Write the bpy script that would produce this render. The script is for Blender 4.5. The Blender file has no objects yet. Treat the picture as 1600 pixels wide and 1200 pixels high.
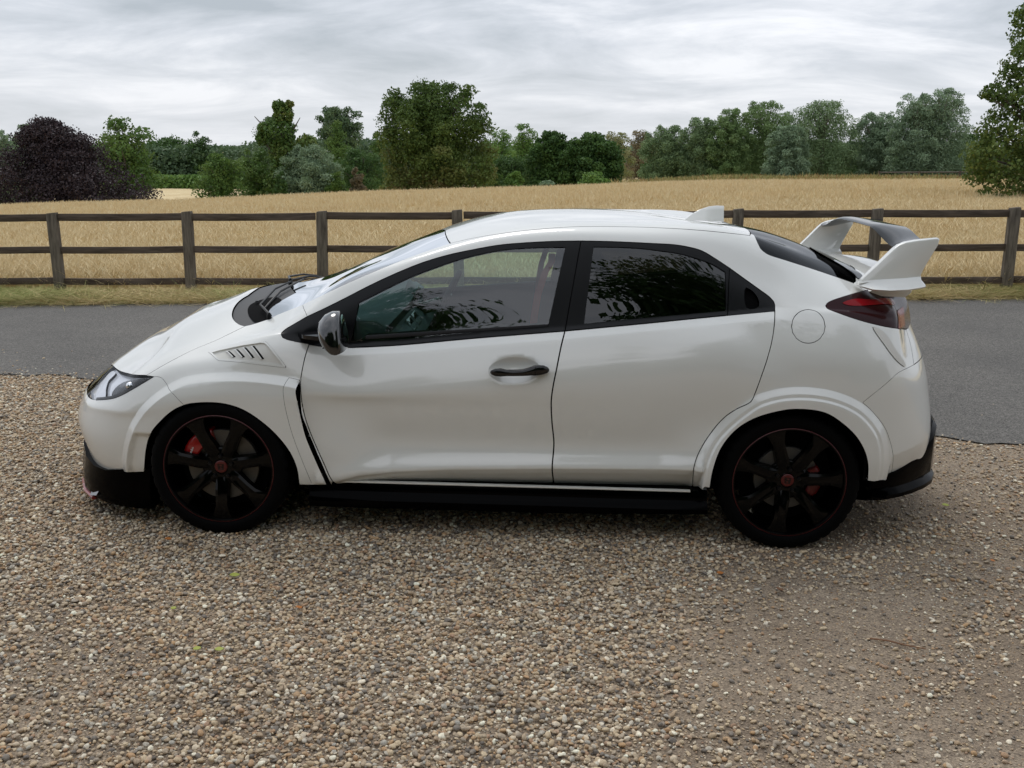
import bpy, bmesh, math, random
import numpy as np
from mathutils import Vector, Matrix
from mathutils.geometry import delaunay_2d_cdt
random.seed(7); rng=np.random.default_rng(11)
SC=bpy.context.scene; COL=SC.collection
# ------------------------------------------------------------------ camera, sky, sun, exposure
TILT=0.0128                      # the drive falls slightly towards the back of the car
RC=Matrix.Rotation(TILT,4,'Y')
def cam_matrix():
    yaw,pitch,roll=-0.03747,0.23107,0.01618
    cy,sy=math.cos(yaw),math.sin(yaw)
    fwd=Vector((sy*math.cos(pitch),cy*math.cos(pitch),-math.sin(pitch))); right=Vector((cy,-sy,0)); up=right.cross(fwd)
    c,s=math.cos(roll),math.sin(roll); r2=c*right+s*up; u2=-s*right+c*up
    M=Matrix.Identity(4)
    for i in range(3): M[i][0]=r2[i]; M[i][1]=u2[i]; M[i][2]=-fwd[i]
    M[0][3],M[1][3],M[2][3]=1.50037,-5.27153,1.7813
    return RC@M
cd=bpy.data.cameras.new('camera'); cam=bpy.data.objects.new('camera',cd); COL.objects.link(cam)
cd.sensor_width=36; cd.lens=1582.73/1600*36; cd.clip_start=.05; cd.clip_end=3000
cam.matrix_world=cam_matrix(); SC.camera=cam
CAMW=cam.matrix_world.translation.copy()
W=bpy.data.worlds.new('World'); SC.world=W; W.use_nodes=True
def build_world():
    nt=W.node_tree; nt.nodes.clear(); N=nt.nodes.new; L=nt.links.new
    out=N('ShaderNodeOutputWorld'); bg=N('ShaderNodeBackground'); L(bg.outputs[0],out.inputs[0])
    sky=N('ShaderNodeTexSky'); sky.sky_type='NISHITA'; sky.sun_disc=False; sky.sun_elevation=math.radians(52); sky.sun_rotation=math.radians(-20); sky.air_density=1; sky.dust_density=2
    tc=N('ShaderNodeTexCoord'); sep=N('ShaderNodeSeparateXYZ'); L(tc.outputs['Generated'],sep.inputs[0])
    zz=N('ShaderNodeMath'); zz.operation='MAXIMUM'; zz.inputs[1].default_value=0.0; L(sep.outputs[2],zz.inputs[0])
    za=N('ShaderNodeMath'); za.operation='ADD'; za.inputs[1].default_value=.17; L(zz.outputs[0],za.inputs[0])
    dx=N('ShaderNodeMath'); dx.operation='DIVIDE'; L(sep.outputs[0],dx.inputs[0]); L(za.outputs[0],dx.inputs[1])
    dy=N('ShaderNodeMath'); dy.operation='DIVIDE'; L(sep.outputs[1],dy.inputs[0]); L(za.outputs[0],dy.inputs[1])
    cb=N('ShaderNodeCombineXYZ'); L(dx.outputs[0],cb.inputs[0]); L(dy.outputs[0],cb.inputs[1])
    mp=N('ShaderNodeMapping'); mp.inputs['Scale'].default_value=(1.05,1.30,1); mp.inputs['Rotation'].default_value=(0,0,math.radians(10)); mp.inputs['Location'].default_value=(3.1,1.7,0); L(cb.outputs[0],mp.inputs[0])
    n1=N('ShaderNodeTexNoise'); n1.inputs['Scale'].default_value=1.15; n1.inputs['Detail'].default_value=9; n1.inputs['Roughness'].default_value=.60; n1.inputs['Distortion'].default_value=.5; L(mp.outputs[0],n1.inputs[0])
    n2=N('ShaderNodeTexNoise'); n2.inputs['Scale'].default_value=.42; n2.inputs['Detail'].default_value=4; L(mp.outputs[0],n2.inputs[0])
    mx=N('ShaderNodeMix'); mx.inputs[0].default_value=.45; L(n1.outputs[0],mx.inputs[2]); L(n2.outputs[0],mx.inputs[3])
    rp=N('ShaderNodeValToRGB'); e=rp.color_ramp.elements; e[0].position=.38; e[0].color=(.45,.50,.555,1); e[1].position=.60; e[1].color=(.93,.95,1.0,1)
    m_=rp.color_ramp.elements.new(.50); m_.color=(.66,.70,.765,1)
    L(mx.outputs[0],rp.inputs[0])
    # brighter towards the zenith, as any overcast sky, and a pale band above the horizon
    g=N('ShaderNodeMapRange'); g.inputs[1].default_value=0; g.inputs[2].default_value=1; g.inputs[3].default_value=1.0; g.inputs[4].default_value=SKY_ZENITH; L(zz.outputs[0],g.inputs[0])
    hb=N('ShaderNodeMapRange'); hb.inputs[1].default_value=0; hb.inputs[2].default_value=.10; hb.inputs[3].default_value=.60; hb.inputs[4].default_value=0; L(zz.outputs[0],hb.inputs[0])
    mh=N('ShaderNodeMix'); mh.data_type='RGBA'; L(hb.outputs[0],mh.inputs[0]); L(rp.outputs[0],mh.inputs[6]); mh.inputs[7].default_value=(.84,.865,.90,1)
    sc=N('ShaderNodeVectorMath'); sc.operation='SCALE'; L(mh.outputs[2],sc.inputs[0]); L(g.outputs[0],sc.inputs['Scale'])
    ss=N('ShaderNodeVectorMath'); ss.operation='SCALE'; ss.inputs['Scale'].default_value=.006; L(sky.outputs[0],ss.inputs[0])
    ad=N('ShaderNodeVectorMath'); ad.operation='ADD'; L(sc.outputs[0],ad.inputs[0]); L(ss.outputs[0],ad.inputs[1])
    L(ad.outputs[0],bg.inputs[0]); bg.inputs[1].default_value=SKY_GAIN
SKY_ZENITH=1.38; SKY_GAIN=.76
build_world()
sd=bpy.data.lights.new('sun','SUN'); sd.energy=.9; sd.angle=math.radians(25); sd.color=(1,.96,.90)
so=bpy.data.objects.new('sun',sd); COL.objects.link(so)
so.rotation_euler=Vector((.20,-.55,-.80)).normalized().to_track_quat('-Z','Y').to_euler(); so.location=(0,0,30)
vs=SC.view_settings; vs.view_transform='Standard'; vs.look='None'; vs.exposure=0.34; vs.gamma=1
SC.cycles.max_bounces=8; SC.cycles.transparent_max_bounces=16; SC.cycles.caustics_reflective=False; SC.cycles.caustics_refractive=False
# ------------------------------------------------------------------ materials
def mat(name,base=(.5,.5,.5),rough=.5,metal=0,coat=0,coat_rough=.03,spec=.5,trans=0,alpha=1,emit=None,noise=None,bump=None,ior=None,sheen=0):
    """noise=(scale,colour2,contrast,detail[,coords])  bump=(scale,strength,distance)"""
    m=bpy.data.materials.new(name); m.use_nodes=True; nt=m.node_tree; b=nt.nodes['Principled BSDF']; N=nt.nodes.new; L=nt.links.new
    b.inputs['Base Color'].default_value=(*base,1); b.inputs['Roughness'].default_value=rough; b.inputs['Metallic'].default_value=metal
    b.inputs['Coat Weight'].default_value=coat; b.inputs['Coat Roughness'].default_value=coat_rough; b.inputs['Specular IOR Level'].default_value=spec
    b.inputs['Transmission Weight'].default_value=trans; b.inputs['Alpha'].default_value=alpha
    if ior: b.inputs['IOR'].default_value=ior
    if emit: b.inputs['Emission Color'].default_value=(*emit[0],1); b.inputs['Emission Strength'].default_value=emit[1]
    tc=N('ShaderNodeTexCoord')
    if noise:
        sc,c2,con,det=noise[:4]; n=N('ShaderNodeTexNoise'); n.inputs['Scale'].default_value=sc; n.inputs['Detail'].default_value=det
        if len(noise)>4:
            mp=N('ShaderNodeMapping'); mp.inputs['Scale'].default_value=noise[4]; L(tc.outputs['Object'],mp.inputs[0]); L(mp.outputs[0],n.inputs[0])
        else: L(tc.outputs['Object'],n.inputs[0])
        r=N('ShaderNodeMapRange'); r.inputs[1].default_value=.5-con; r.inputs[2].default_value=.5+con; L(n.outputs[0],r.inputs[0])
        x=N('ShaderNodeMix'); x.data_type='RGBA'; L(r.outputs[0],x.inputs[0]); x.inputs[6].default_value=(*base,1); x.inputs[7].default_value=(*c2,1); L(x.outputs[2],b.inputs['Base Color'])
    if bump:
        n=N('ShaderNodeTexNoise'); n.inputs['Scale'].default_value=bump[0]; n.inputs['Detail'].default_value=4; L(tc.outputs['Object'],n.inputs[0])
        bp=N('ShaderNodeBump'); bp.inputs['Strength'].default_value=bump[1]; bp.inputs['Distance'].default_value=bump[2]; L(n.outputs[0],bp.inputs['Height']); L(bp.outputs[0],b.inputs['Normal'])
    return m
def glass_mat(name,tint,f0=1.5,gain=1.0):
    m=bpy.data.materials.new(name); m.use_nodes=True; nt=m.node_tree; nt.nodes.clear(); N=nt.nodes.new; L=nt.links.new
    o=N('ShaderNodeOutputMaterial'); t=N('ShaderNodeBsdfTransparent'); t.inputs[0].default_value=(*tint,1)
    g=N('ShaderNodeBsdfGlossy'); g.inputs['Roughness'].default_value=.0; g.inputs[0].default_value=(.95,.97,1,1)
    f=N('ShaderNodeFresnel'); f.inputs[0].default_value=f0; mm=N('ShaderNodeMath'); mm.operation='MULTIPLY'; mm.use_clamp=True; mm.inputs[1].default_value=gain; L(f.outputs[0],mm.inputs[0])
    x=N('ShaderNodeMixShader'); L(mm.outputs[0],x.inputs[0]); L(t.outputs[0],x.inputs[1]); L(g.outputs[0],x.inputs[2]); L(x.outputs[0],o.inputs[0]); return m
# ------------------------------------------------------------------ mesh helpers
def link(name,me,parent=None,m=None):
    o=bpy.data.objects.new(name,me); COL.objects.link(o)
    if parent is not None: o.parent=parent
    if m is not None: me.materials.append(m)
    return o
def mesh(name,V,Fc,m=None,parent=None,smooth=False,normals=None,auto=None):
    me=bpy.data.meshes.new(name); me.from_pydata([tuple(map(float,v)) for v in V],[],[tuple(map(int,f)) for f in Fc])
    if smooth or normals is not None: me.shade_smooth()
    if auto is not None: me.shade_smooth(); me.set_sharp_from_angle(angle=math.radians(auto))
    if normals is not None: me.normals_split_custom_set_from_vertices([tuple(map(float,n)) for n in normals])
    me.update(); return link(name,me,parent,m)
def tag(o,label=None,cat=None,group=None,kind=None):
    if label: o['label']=label
    if cat: o['category']=cat
    if group: o['group']=group
    if kind: o['kind']=kind
    return o
def empty(name,loc=(0,0,0)):
    o=bpy.data.objects.new(name,None); COL.objects.link(o); o.location=loc; o.empty_display_size=.2; return o
class MB:
    """mesh collector"""
    def __init__(s): s.V=[]; s.F=[]
    def add(s,V,Fc): k=len(s.V); s.V+= [tuple(v) for v in V]; s.F+=[tuple(i+k for i in f) for f in Fc]; return s
    def box(s,lo,hi,M=None):
        x0,y0,z0=lo; x1,y1,z1=hi; V=[Vector(v) for v in ((x0,y0,z0),(x1,y0,z0),(x1,y1,z0),(x0,y1,z0),(x0,y0,z1),(x1,y0,z1),(x1,y1,z1),(x0,y1,z1))]
        if M is not None: V=[M@v for v in V]
        return s.add(V,[(0,3,2,1),(4,5,6,7),(0,1,5,4),(1,2,6,5),(2,3,7,6),(3,0,4,7)])
    def prism(s,poly,y0,y1,scale1=None,swap=False):
        """poly in (x,z), extruded along y"""
        n=len(poly); A=[(x,y0,z) for x,z in poly]; B=[(x,y1,z) for x,z in (scale1 or poly)]
        f=[tuple(range(n)),tuple(range(2*n-1,n-1,-1))]+[(i,i+n,(i+1)%n+n,(i+1)%n) for i in range(n)]
        return s.add(A+B,f)
    def tube(s,P,r,k=8,cap=True):
        P=[Vector(p) for p in P]; R=r if hasattr(r,'__len__') else [r]*len(P); base=len(s.V); up=Vector((0,0,1)); prev=None
        for i,p in enumerate(P):
            d=(P[min(i+1,len(P)-1)]-P[max(i-1,0)]).normalized()
            if prev is None: a=d.cross(up); a=a if a.length>.05 else d.cross(Vector((1,0,0))); a.normalize()
            else: a=(prev-d*prev.dot(d)).normalized()
            prev=a; b=d.cross(a)
            for j in range(k):
                t=2*math.pi*j/k; s.V.append(tuple(p+R[i]*(a*math.cos(t)+b*math.sin(t))))
        for i in range(len(P)-1):
            for j in range(k): s.F.append((base+i*k+j,base+i*k+(j+1)%k,base+(i+1)*k+(j+1)%k,base+(i+1)*k+j))
        if cap: s.F.append(tuple(base+j for j in range(k-1,-1,-1))); s.F.append(tuple(base+(len(P)-1)*k+j for j in range(k)))
        return s
    def lathe(s,prof,k=64,axis='Y',c=(0,0,0),closed=False):
        """prof: (r,a) pairs, a along the axis"""
        base=len(s.V)
        for r,a in prof:
            for j in range(k):
                t=2*math.pi*j/k
                s.V.append((c[0]+r*math.cos(t),c[1]+a,c[2]+r*math.sin(t)) if axis=='Y' else ((c[0]+a,c[1]+r*math.cos(t),c[2]+r*math.sin(t)) if axis=='X' else (c[0]+r*math.cos(t),c[1]+r*math.sin(t),c[2]+a)))
        n=len(prof)
        for i in range(n if closed else n-1):
            i2=(i+1)%n
            for j in range(k): s.F.append((base+i*k+j,base+i*k+(j+1)%k,base+i2*k+(j+1)%k,base+i2*k+j))
        return s
    def build(s,name,m=None,parent=None,auto=30,bevel=None,fix=True,sub=0):
        me=bpy.data.meshes.new(name); me.from_pydata(s.V,[],s.F)
        bm=bmesh.new(); bm.from_mesh(me)
        if bevel: bmesh.ops.remove_doubles(bm,verts=bm.verts,dist=1e-5); bmesh.ops.bevel(bm,geom=[e for e in bm.edges if len(e.link_faces)==2 and e.calc_face_angle(0)>math.radians(28)],offset=bevel,segments=2,affect='EDGES',profile=.6)
        if fix: bmesh.ops.recalc_face_normals(bm,faces=bm.faces)
        bm.to_mesh(me); bm.free()
        if auto is not None: me.shade_smooth(); me.set_sharp_from_angle(angle=math.radians(auto))
        me.update(); o=link(name,me,parent,m)
        if sub: md=o.modifiers.new('s','SUBSURF'); md.levels=sub; md.render_levels=sub
        return o
def copy_part(o,parent,name=None):
    c=o.copy(); COL.objects.link(c); c.parent=parent
    return c

# ---- car body master surface: S(u,t) in car metres (x back, w half-width, z up) ----
def _card(k):
    k=np.asarray(k,float); n=len(k); h=np.diff(k); A=np.zeros((n,n)); R=np.zeros((n,n))
    A[0,0]=A[-1,-1]=1
    for i in range(1,n-1):
        A[i,i-1]=h[i-1]; A[i,i]=2*(h[i-1]+h[i]); A[i,i+1]=h[i]
        R[i,i-1]=6/h[i-1]; R[i,i]=-6/h[i-1]-6/h[i]; R[i,i+1]=6/h[i]
    return k,h,np.linalg.solve(A,R)
def _basis(card,x):
    k,h,M=card; n=len(k); x=np.clip(np.asarray(x,float),k[0],k[-1])
    i=np.clip(np.searchsorted(k,x,side='right')-1,0,n-2)
    a=(k[i+1]-x)/h[i]; b=1-a; N=len(x); B=np.zeros((N,n)); r=np.arange(N)
    B[r,i]+=a; B[r,i+1]+=b
    B+=((a**3-a)*h[i]**2/6)[:,None]*M[i]+((b**3-b)*h[i]**2/6)[:,None]*M[i+1]
    return B
# rows: bottom -> centre line.  each station: 14 (w,z) pairs (x common) or (x,w,z) triples
XS=[None,None,None,None,None,-.42,-.25,0.,.25,.5,.8,1.15,1.55,1.95,2.3,2.6,2.85,3.02,None,None,None,None]
F=[ # front wrap s0..s4, rows 0..13 (x,w,z)
 [(-.88,0,.20),(-.90,0,.28),(-.92,0,.34),(-.948,0,.43),(-.925,0,.52),(-.895,0,.565),(-.86,0,.60),(-.845,0,.612),(-.83,0,.622),(-.82,0,.63),(-.812,0,.636),(-.80,0,.643),(-.79,0,.65),(-.78,0,.657)],
 [(-.86,.28,.20),(-.87,.29,.28),(-.888,.30,.34),(-.912,.30,.43),(-.88,.30,.52),(-.845,.29,.57),(-.805,.28,.61),(-.785,.265,.63),(-.765,.24,.65),(-.75,.21,.665),(-.74,.185,.675),(-.73,.13,.685),(-.725,.07,.69),(-.72,0,.697)],
 [(-.79,.47,.20),(-.80,.49,.28),(-.812,.50,.34),(-.828,.51,.43),(-.80,.505,.52),(-.765,.495,.57),(-.72,.48,.62),(-.69,.465,.655),(-.66,.44,.688),(-.645,.40,.708),(-.632,.36,.722),(-.61,.24,.755),(-.60,.12,.775),(-.595,0,.785)],
 [(-.695,.62,.20),(-.705,.65,.28),(-.715,.665,.34),(-.722,.675,.43),(-.70,.67,.52),(-.67,.65,.58),(-.63,.615,.635),(-.60,.58,.667),(-.575,.545,.69),(-.55,.51,.712),(-.525,.475,.732),(-.49,.33,.802),(-.47,.17,.838),(-.465,0,.85)],
 [(-.57,.73,.20),(-.575,.765,.27),(-.58,.785,.34),(-.577,.795,.44),(-.56,.792,.53),(-.54,.775,.60),(-.51,.735,.66),(-.485,.695,.692),(-.46,.655,.718),(-.435,.61,.742),(-.405,.57,.763),(-.375,.40,.860),(-.35,.20,.908),(-.345,0,.924)],
]
XO={-.42:[0]*6+[.01,.02,.03,.045,.06,.11,.15,.165],-.25:[0]*7+[.005,.01,.02,.03,.06,.08,.09]}
SIDE={ # station x : rows 0..13 (w,z)
 -.42:[(.78,.20),(.83,.27),(.85,.34),(.862,.45),(.862,.54),(.848,.62),(.805,.695),(.765,.729),(.725,.754),(.685,.776),(.64,.796),(.44,.888),(.22,.940),(0,.957)],
 -.25:[(.80,.20),(.855,.27),(.872,.34),(.882,.45),(.884,.57),(.868,.685),(.822,.763),(.778,.795),(.735,.818),(.695,.838),(.65,.856),(.45,.930),(.22,.976),(0,.991)],
  0.0:[(.81,.19),(.86,.26),(.878,.34),(.886,.47),(.887,.61),(.872,.735),(.832,.812),(.79,.846),(.75,.868),(.712,.885),(.672,.902),(.46,.982),(.23,1.026),(0,1.040)],
  .25:[(.82,.18),(.86,.25),(.878,.33),(.885,.47),(.885,.63),(.872,.77),(.848,.865),(.815,.912),(.785,.932),(.755,.945),(.72,.955),(.49,1.03),(.245,1.068),(0,1.08)],
}
def build_grid(rows7,rows9,rows10,zc):
    """rows7/9/10: tables (x,w,z) of belt, window top, roof seam for x>=.5 ; zc: centre profile (x,z)"""
    T=lambda tab,x:(np.interp(x,tab[:,0],tab[:,1]),np.interp(x,tab[:,0],tab[:,2]))
    G=np.zeros((22,14,3))
    for s in range(5): G[s]=F[s]
    for s in range(5,18):
        x=XS[s]
        if x in SIDE and x<.4: L=list(SIDE[x])
        elif x<=2.3:
            w7,z7=T(rows7,x); w9,z9=T(rows9,x); w10,z10=T(rows10,x); c=np.interp(x,zc[:,0],zc[:,1])
            wide={.5:.885,.8:.886,1.15:.886,1.55:.886,1.95:.888,2.3:.895}[x]
            sh=w7+.016; zsh=z7-.036
            L=[(.82,.18),(.865,.25),(wide-.003,.34),(wide-.008,.5),(wide-.007,.64),(wide-.0195,zsh-.095),(sh,zsh),(w7,z7),
               ((w7+w9)/2+.016,(z7+z9)/2),(w9,z9),(w10,z10)]
            for k in (.66,.33): L.append((w10*k,c-(c-z10)*k**2.4))
            L.append((0,c))
        elif x==2.6: L=[(.82,.18),(.87,.26),(.89,.36),(.895,.5),(.897,.68),(.893,.83),(.872,.94),(.832,1.03),(.775,1.115),(.70,1.20),(.60,1.292),(.40,1.345),(.2,1.366),(0,1.372)]
        elif x==2.85: L=[(.80,.20),(.855,.28),(.878,.37),(.887,.5),(.888,.68),(.882,.83),(.858,.935),(.815,1.03),(.765,1.09),(.695,1.145),(.575,1.20),(.40,1.255),(.2,1.278),(0,1.285)]
        elif x==3.02: L=[(.76,.20),(.81,.28),(.838,.37),(.85,.5),(.85,.68),(.838,.83),(.812,.92),(.775,.995),(.728,1.06),(.665,1.11),(.54,1.15),(.38,1.195),(.2,1.212),(0,1.217)]
        G[s]=[(x+XO.get(x,[0]*14)[i],w,z) for i,(w,z) in enumerate(L)]
    G[18]=[(3.16,.66,.20),(3.19,.69,.28),(3.20,.715,.37),(3.21,.725,.5),(3.18,.73,.68),(3.135,.73,.83),(3.11,.705,.91),(3.095,.675,.98),(3.085,.63,1.055),(3.075,.57,1.105),(3.07,.49,1.133),(3.08,.34,1.168),(3.09,.17,1.186),(3.095,0,1.19)]
    G[19]=[(3.29,.48,.20),(3.32,.50,.28),(3.335,.50,.37),(3.335,.51,.5),(3.305,.51,.68),(3.262,.51,.83),(3.232,.49,.91),(3.205,.46,.98),(3.185,.43,1.055),(3.17,.39,1.112),(3.155,.34,1.135),(3.15,.24,1.152),(3.15,.12,1.162),(3.15,0,1.165)]
    G[20]=[(3.345,.25,.20),(3.38,.26,.28),(3.395,.26,.37),(3.395,.26,.5),(3.36,.26,.68),(3.312,.26,.83),(3.28,.25,.91),(3.25,.24,.98),(3.23,.22,1.05),(3.212,.20,1.10),(3.20,.17,1.12),(3.19,.12,1.135),(3.187,.06,1.145),(3.185,0,1.148)]
    G[21]=[(3.36,0,.20),(3.40,0,.28),(3.41,0,.37),(3.415,0,.5),(3.375,0,.68),(3.33,0,.83),(3.295,0,.91),(3.265,0,.98),(3.245,0,1.045),(3.23,0,1.09),(3.222,0,1.105),(3.214,0,1.118),(3.208,0,1.128),(3.2,0,1.135)]
    return G

R7=np.array([(0.4602,0.806,0.8835),(0.5914,0.806,0.8807),(0.8102,0.808,0.8966),(1.1574,0.81,0.9368),(1.5664,0.812,0.9808),(1.9538,0.812,1.0272),(2.2819,0.808,1.0664),(2.4884,0.805,1.0897)])
R9=np.array([(0.3959,0.765,1.013),(0.5693,0.745,1.0988),(0.6853,0.735,1.1611),(0.8008,0.725,1.216),(0.9159,0.715,1.262),(1.0308,0.705,1.2978),(1.146,0.7,1.3255),(1.261,0.695,1.3474),(1.3759,0.69,1.3578),(1.5052,0.685,1.3664),(1.6259,0.683,1.3706),(1.7636,0.683,1.3704),(1.9498,0.683,1.3655),(2.0472,0.683,1.3617),(2.1162,0.683,1.3517),(2.1706,0.683,1.347),(2.2259,0.68,1.3364),(2.2953,0.68,1.3206),(2.3628,0.675,1.3042)])
R10=np.array([(0.3621,0.705,1.0559),(0.5583,0.685,1.1518),(0.7529,0.66,1.2379),(0.9065,0.64,1.2974),(1.0343,0.625,1.3422),(1.1158,0.618,1.3612),(1.2266,0.61,1.3825),(1.3725,0.602,1.405),(1.5475,0.597,1.4224),(1.6788,0.594,1.4276),(1.9556,0.59,1.4276),(2.1682,0.588,1.419),(2.3545,0.588,1.4023),(2.4133,0.588,1.389)])
ZC=np.array([(0.5,1.175),(0.69,1.25),(0.815,1.312),(0.948,1.364),(1.044,1.394),(1.147,1.42),(1.23,1.437),(1.354,1.451),(1.5,1.459),(1.68,1.464),(1.98,1.45),(2.2,1.423),(2.38,1.405)])
GRID=build_grid(R7,R9,R10,ZC)
CU=_card(np.concatenate([[0],np.cumsum(np.linalg.norm(np.diff(GRID[:,4],axis=0),axis=1))]))
CT=_card([0,.083,.175,.335,.495,.69,.765,.815,.935,1.055,1.145,1.33,1.53,1.73])

# ---- body details pressed into the master surface (flares, creases, scoops), as change of half-width ----
def _sd(pts,x,z):
    """signed distance to open polyline (positive on its right-hand side)"""
    P=np.asarray(pts,float); best=np.full(len(x),1e9); sg=np.ones(len(x))
    for a,b in zip(P[:-1],P[1:]):
        d=b-a; L=d@d; s=np.clip(((x-a[0])*d[0]+(z-a[1])*d[1])/L,0,1)
        dx=x-a[0]-s*d[0]; dz=z-a[1]-s*d[1]; q=np.hypot(dx,dz); m=q<best
        best=np.where(m,q,best); sg=np.where(m,np.sign(d[0]*(z-a[1])-d[1]*(x-a[0])),sg)
    return -best*sg
def _ss(a,b,v):
    v=np.clip((v-a)/(b-a),0,1); return v*v*(3-2*v)
FFL=[(-.50,.10),(-.486,.291),(-.468,.374),(-.44,.455),(-.406,.525),(-.352,.597),(-.288,.658),(-.218,.706),(-.154,.737),(-.09,.752),(-.031,.760),(.05,.766),(.132,.768),(.233,.762),(.333,.750),(.373,.742),(.50,.72)]
RFL=[(2.155,.10),(2.158,.292),(2.168,.40),(2.195,.49),(2.235,.56),(2.30,.635),(2.36,.69),(2.42,.732),(2.515,.762),(2.623,.771),(2.732,.759),(2.829,.728),(2.912,.678),(2.984,.60),(3.019,.527),(3.034,.459),(3.041,.367),(3.041,.2)]
def _smooth(P):
    P=np.array(P,float); Q=np.vstack([2*P[0]-P[1],P,2*P[-1]-P[-2]]); o=[]
    for i in range(1,len(Q)-2):
        a,b,c,d=Q[i-1:i+3]
        for t in (0,.25,.5,.75): o.append(.5*(2*b+(c-a)*t+(2*a-5*b+4*c-d)*t*t+(3*b-a-3*c+d)*t**3))
    o.append(P[-1]); return np.array(o)
FFL=_smooth(FFL); RFL=_smooth(RFL)
def press(P):
    x,w,z=P[:,0],P[:,1],P[:,2]; side=_ss(.62,.74,w); d=np.zeros(len(x))
    # front flare
    s=_sd(FFL,x,z); m=(x<.52)&(x>-.55)&(z<.80); gx=np.interp(z,[.26,.40,.49,.62,.76],[.500,.453,.411,.381,.380])
    h=.026*np.clip(s/.034,0,1)+.004*_ss(.034,.10,s)
    low=_ss(.485,.455,z)*_ss(-.25,-.30,x)*_ss(.03,.06,s)      # recess ahead of the wheel
    d+=np.where(m,(h-.022*low)*_ss(-.003,.003,gx-x),0)
    # rear flare
    s=_sd(RFL,x,z); m=(x<3.1)&(x>2.1)&(z<.8)
    h=.019*np.clip(s/.030,0,1)+.009*np.clip((s-.044)/.010,0,1)
    d+=np.where(m,h,0)
    # turned-under door foot
    zc=np.interp(x,[.50,.56,.637,.80,1.05,1.525,2.152,2.3],[.262,.275,.300,.322,.340,.357,.372,.376])
    u=np.clip(zc-z,0,.2); m=(x>.45)&(x<2.2)
    d+=np.where(m,-.80*u+.012*np.exp(-((z-zc-.010)/.045)**2),0)
    # rear bumper foot crease
    zc=np.interp(x,[3.0,3.05,3.19],[.44,.447,.475]); m=_ss(3.045,3.06,x)
    d+=-.25*m*np.clip(zc-z,0,.2)
    # chamfer under the side windows
    zb=np.interp(x,R7[:,0],R7[:,2]); d+=-.55*np.clip(z-(zb-.034),0,.045)*_ss(.36,.47,x)*_ss(2.62,2.47,x)
    # soft waist hollow of the doors
    d+=-.025*np.exp(-((z-.445)/.11)**2)*_ss(.55,.8,x)*_ss(2.25,2.0,x)
    # cup behind the door handle
    q=((x-1.345)/.115)**2+((z-.806-.05*(x-1.3))/.056)**2
    d+=-.030*np.clip(1-q,0,1)**.9*(x>1.1)*(x<1.5)*(z<.9)
    return d*side
def feature_lines():
    L=[]
    def off(P,d):
        P=np.array(P,float); T=np.gradient(P,axis=0); T/=np.linalg.norm(T,axis=1)[:,None]; n=np.stack([T[:,1],-T[:,0]],1); return P+n*d
    def dense(P,h=.006):
        P=np.array(P,float); s=np.concatenate([[0],np.cumsum(np.linalg.norm(np.diff(P,axis=0),axis=1))]); k=np.arange(0,s[-1],h); return np.stack([np.interp(k,s,P[:,0]),np.interp(k,s,P[:,1])],1)
    F1=dense(FFL); F2=dense(RFL)
    for d in (-.002,.002,.032,.036): L.append(off(F1,d))
    for d in (-.002,.002,.028,.032,.042,.046,.052,.056): L.append(off(F2,d))
    D=dense([(.52,.268),(.56,.275),(.637,.300),(.80,.322),(1.05,.340),(1.525,.357),(2.152,.375)])
    for d in (-.002,.002): L.append(D+[0,d])
    b=dense(np.stack([R7[:,0],R7[:,2]-.034],1))
    for d in (-.002,.002): L.append(b+[0,d])
    for k in (.55,.80,.97,1.03):
        a=np.linspace(0,6.28,int(90*k)); L.append(np.stack([1.345+.115*k*np.cos(a),.806+.05*(1.345+.115*k*np.cos(a)-1.3)+.056*k*np.sin(a)],1))
    P=np.vstack(L); us=np.linspace(.8,4.7,700); ts=np.linspace(.05,.90,220); A,B=[q.ravel() for q in np.meshgrid(us,ts)]; Q=S(A,B)
    from mathutils.kdtree import KDTree
    kd=KDTree(len(Q)); [kd.insert((q[0],q[2],0),i) for i,q in enumerate(Q)]; kd.balance()
    i=np.array([kd.find((p[0],p[1],0))[1] for p in P]); u,t=A[i],B[i]
    for _ in range(5):
        q=S(u,t); e=1e-4; a=(S(u+e,t)-q)/e; b=(S(u,t+e)-q)/e; r=P-q[:,[0,2]]; det=a[:,0]*b[:,2]-b[:,0]*a[:,2]; det=np.where(abs(det)<1e-6,1e-6,det)
        du=(r[:,0]*b[:,2]-b[:,0]*r[:,1])/det; dt=(a[:,0]*r[:,1]-r[:,0]*a[:,2])/det; u=u+np.clip(du,-.01,.01); t=t+np.clip(dt,-.01,.01)
    q=S(u,t); ok=(np.hypot(*(P-q[:,[0,2]]).T)<.001)&(u>.8)&(t>.03)&(t<.95)
    return np.stack([u,t],1)[ok]
def S(u,t):
    u=np.asarray(u,float); t=np.asarray(t,float)
    P=np.einsum('ni,nj,ijk->nk',_basis(CU,u),_basis(CT,t),GRID); P[:,1]+=press(P); return P
def SN(u,t):
    e=.0035; a=S(np.minimum(u+e,CU[0][-1]),t)-S(np.maximum(u-e,0),t); b=S(u,np.minimum(t+e,CT[0][-1]))-S(u,np.maximum(t-e,0))
    n=np.cross(b,a); n/=np.maximum(np.linalg.norm(n,axis=1),1e-9)[:,None]
    return n   # outward in (x,w,z)

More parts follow.
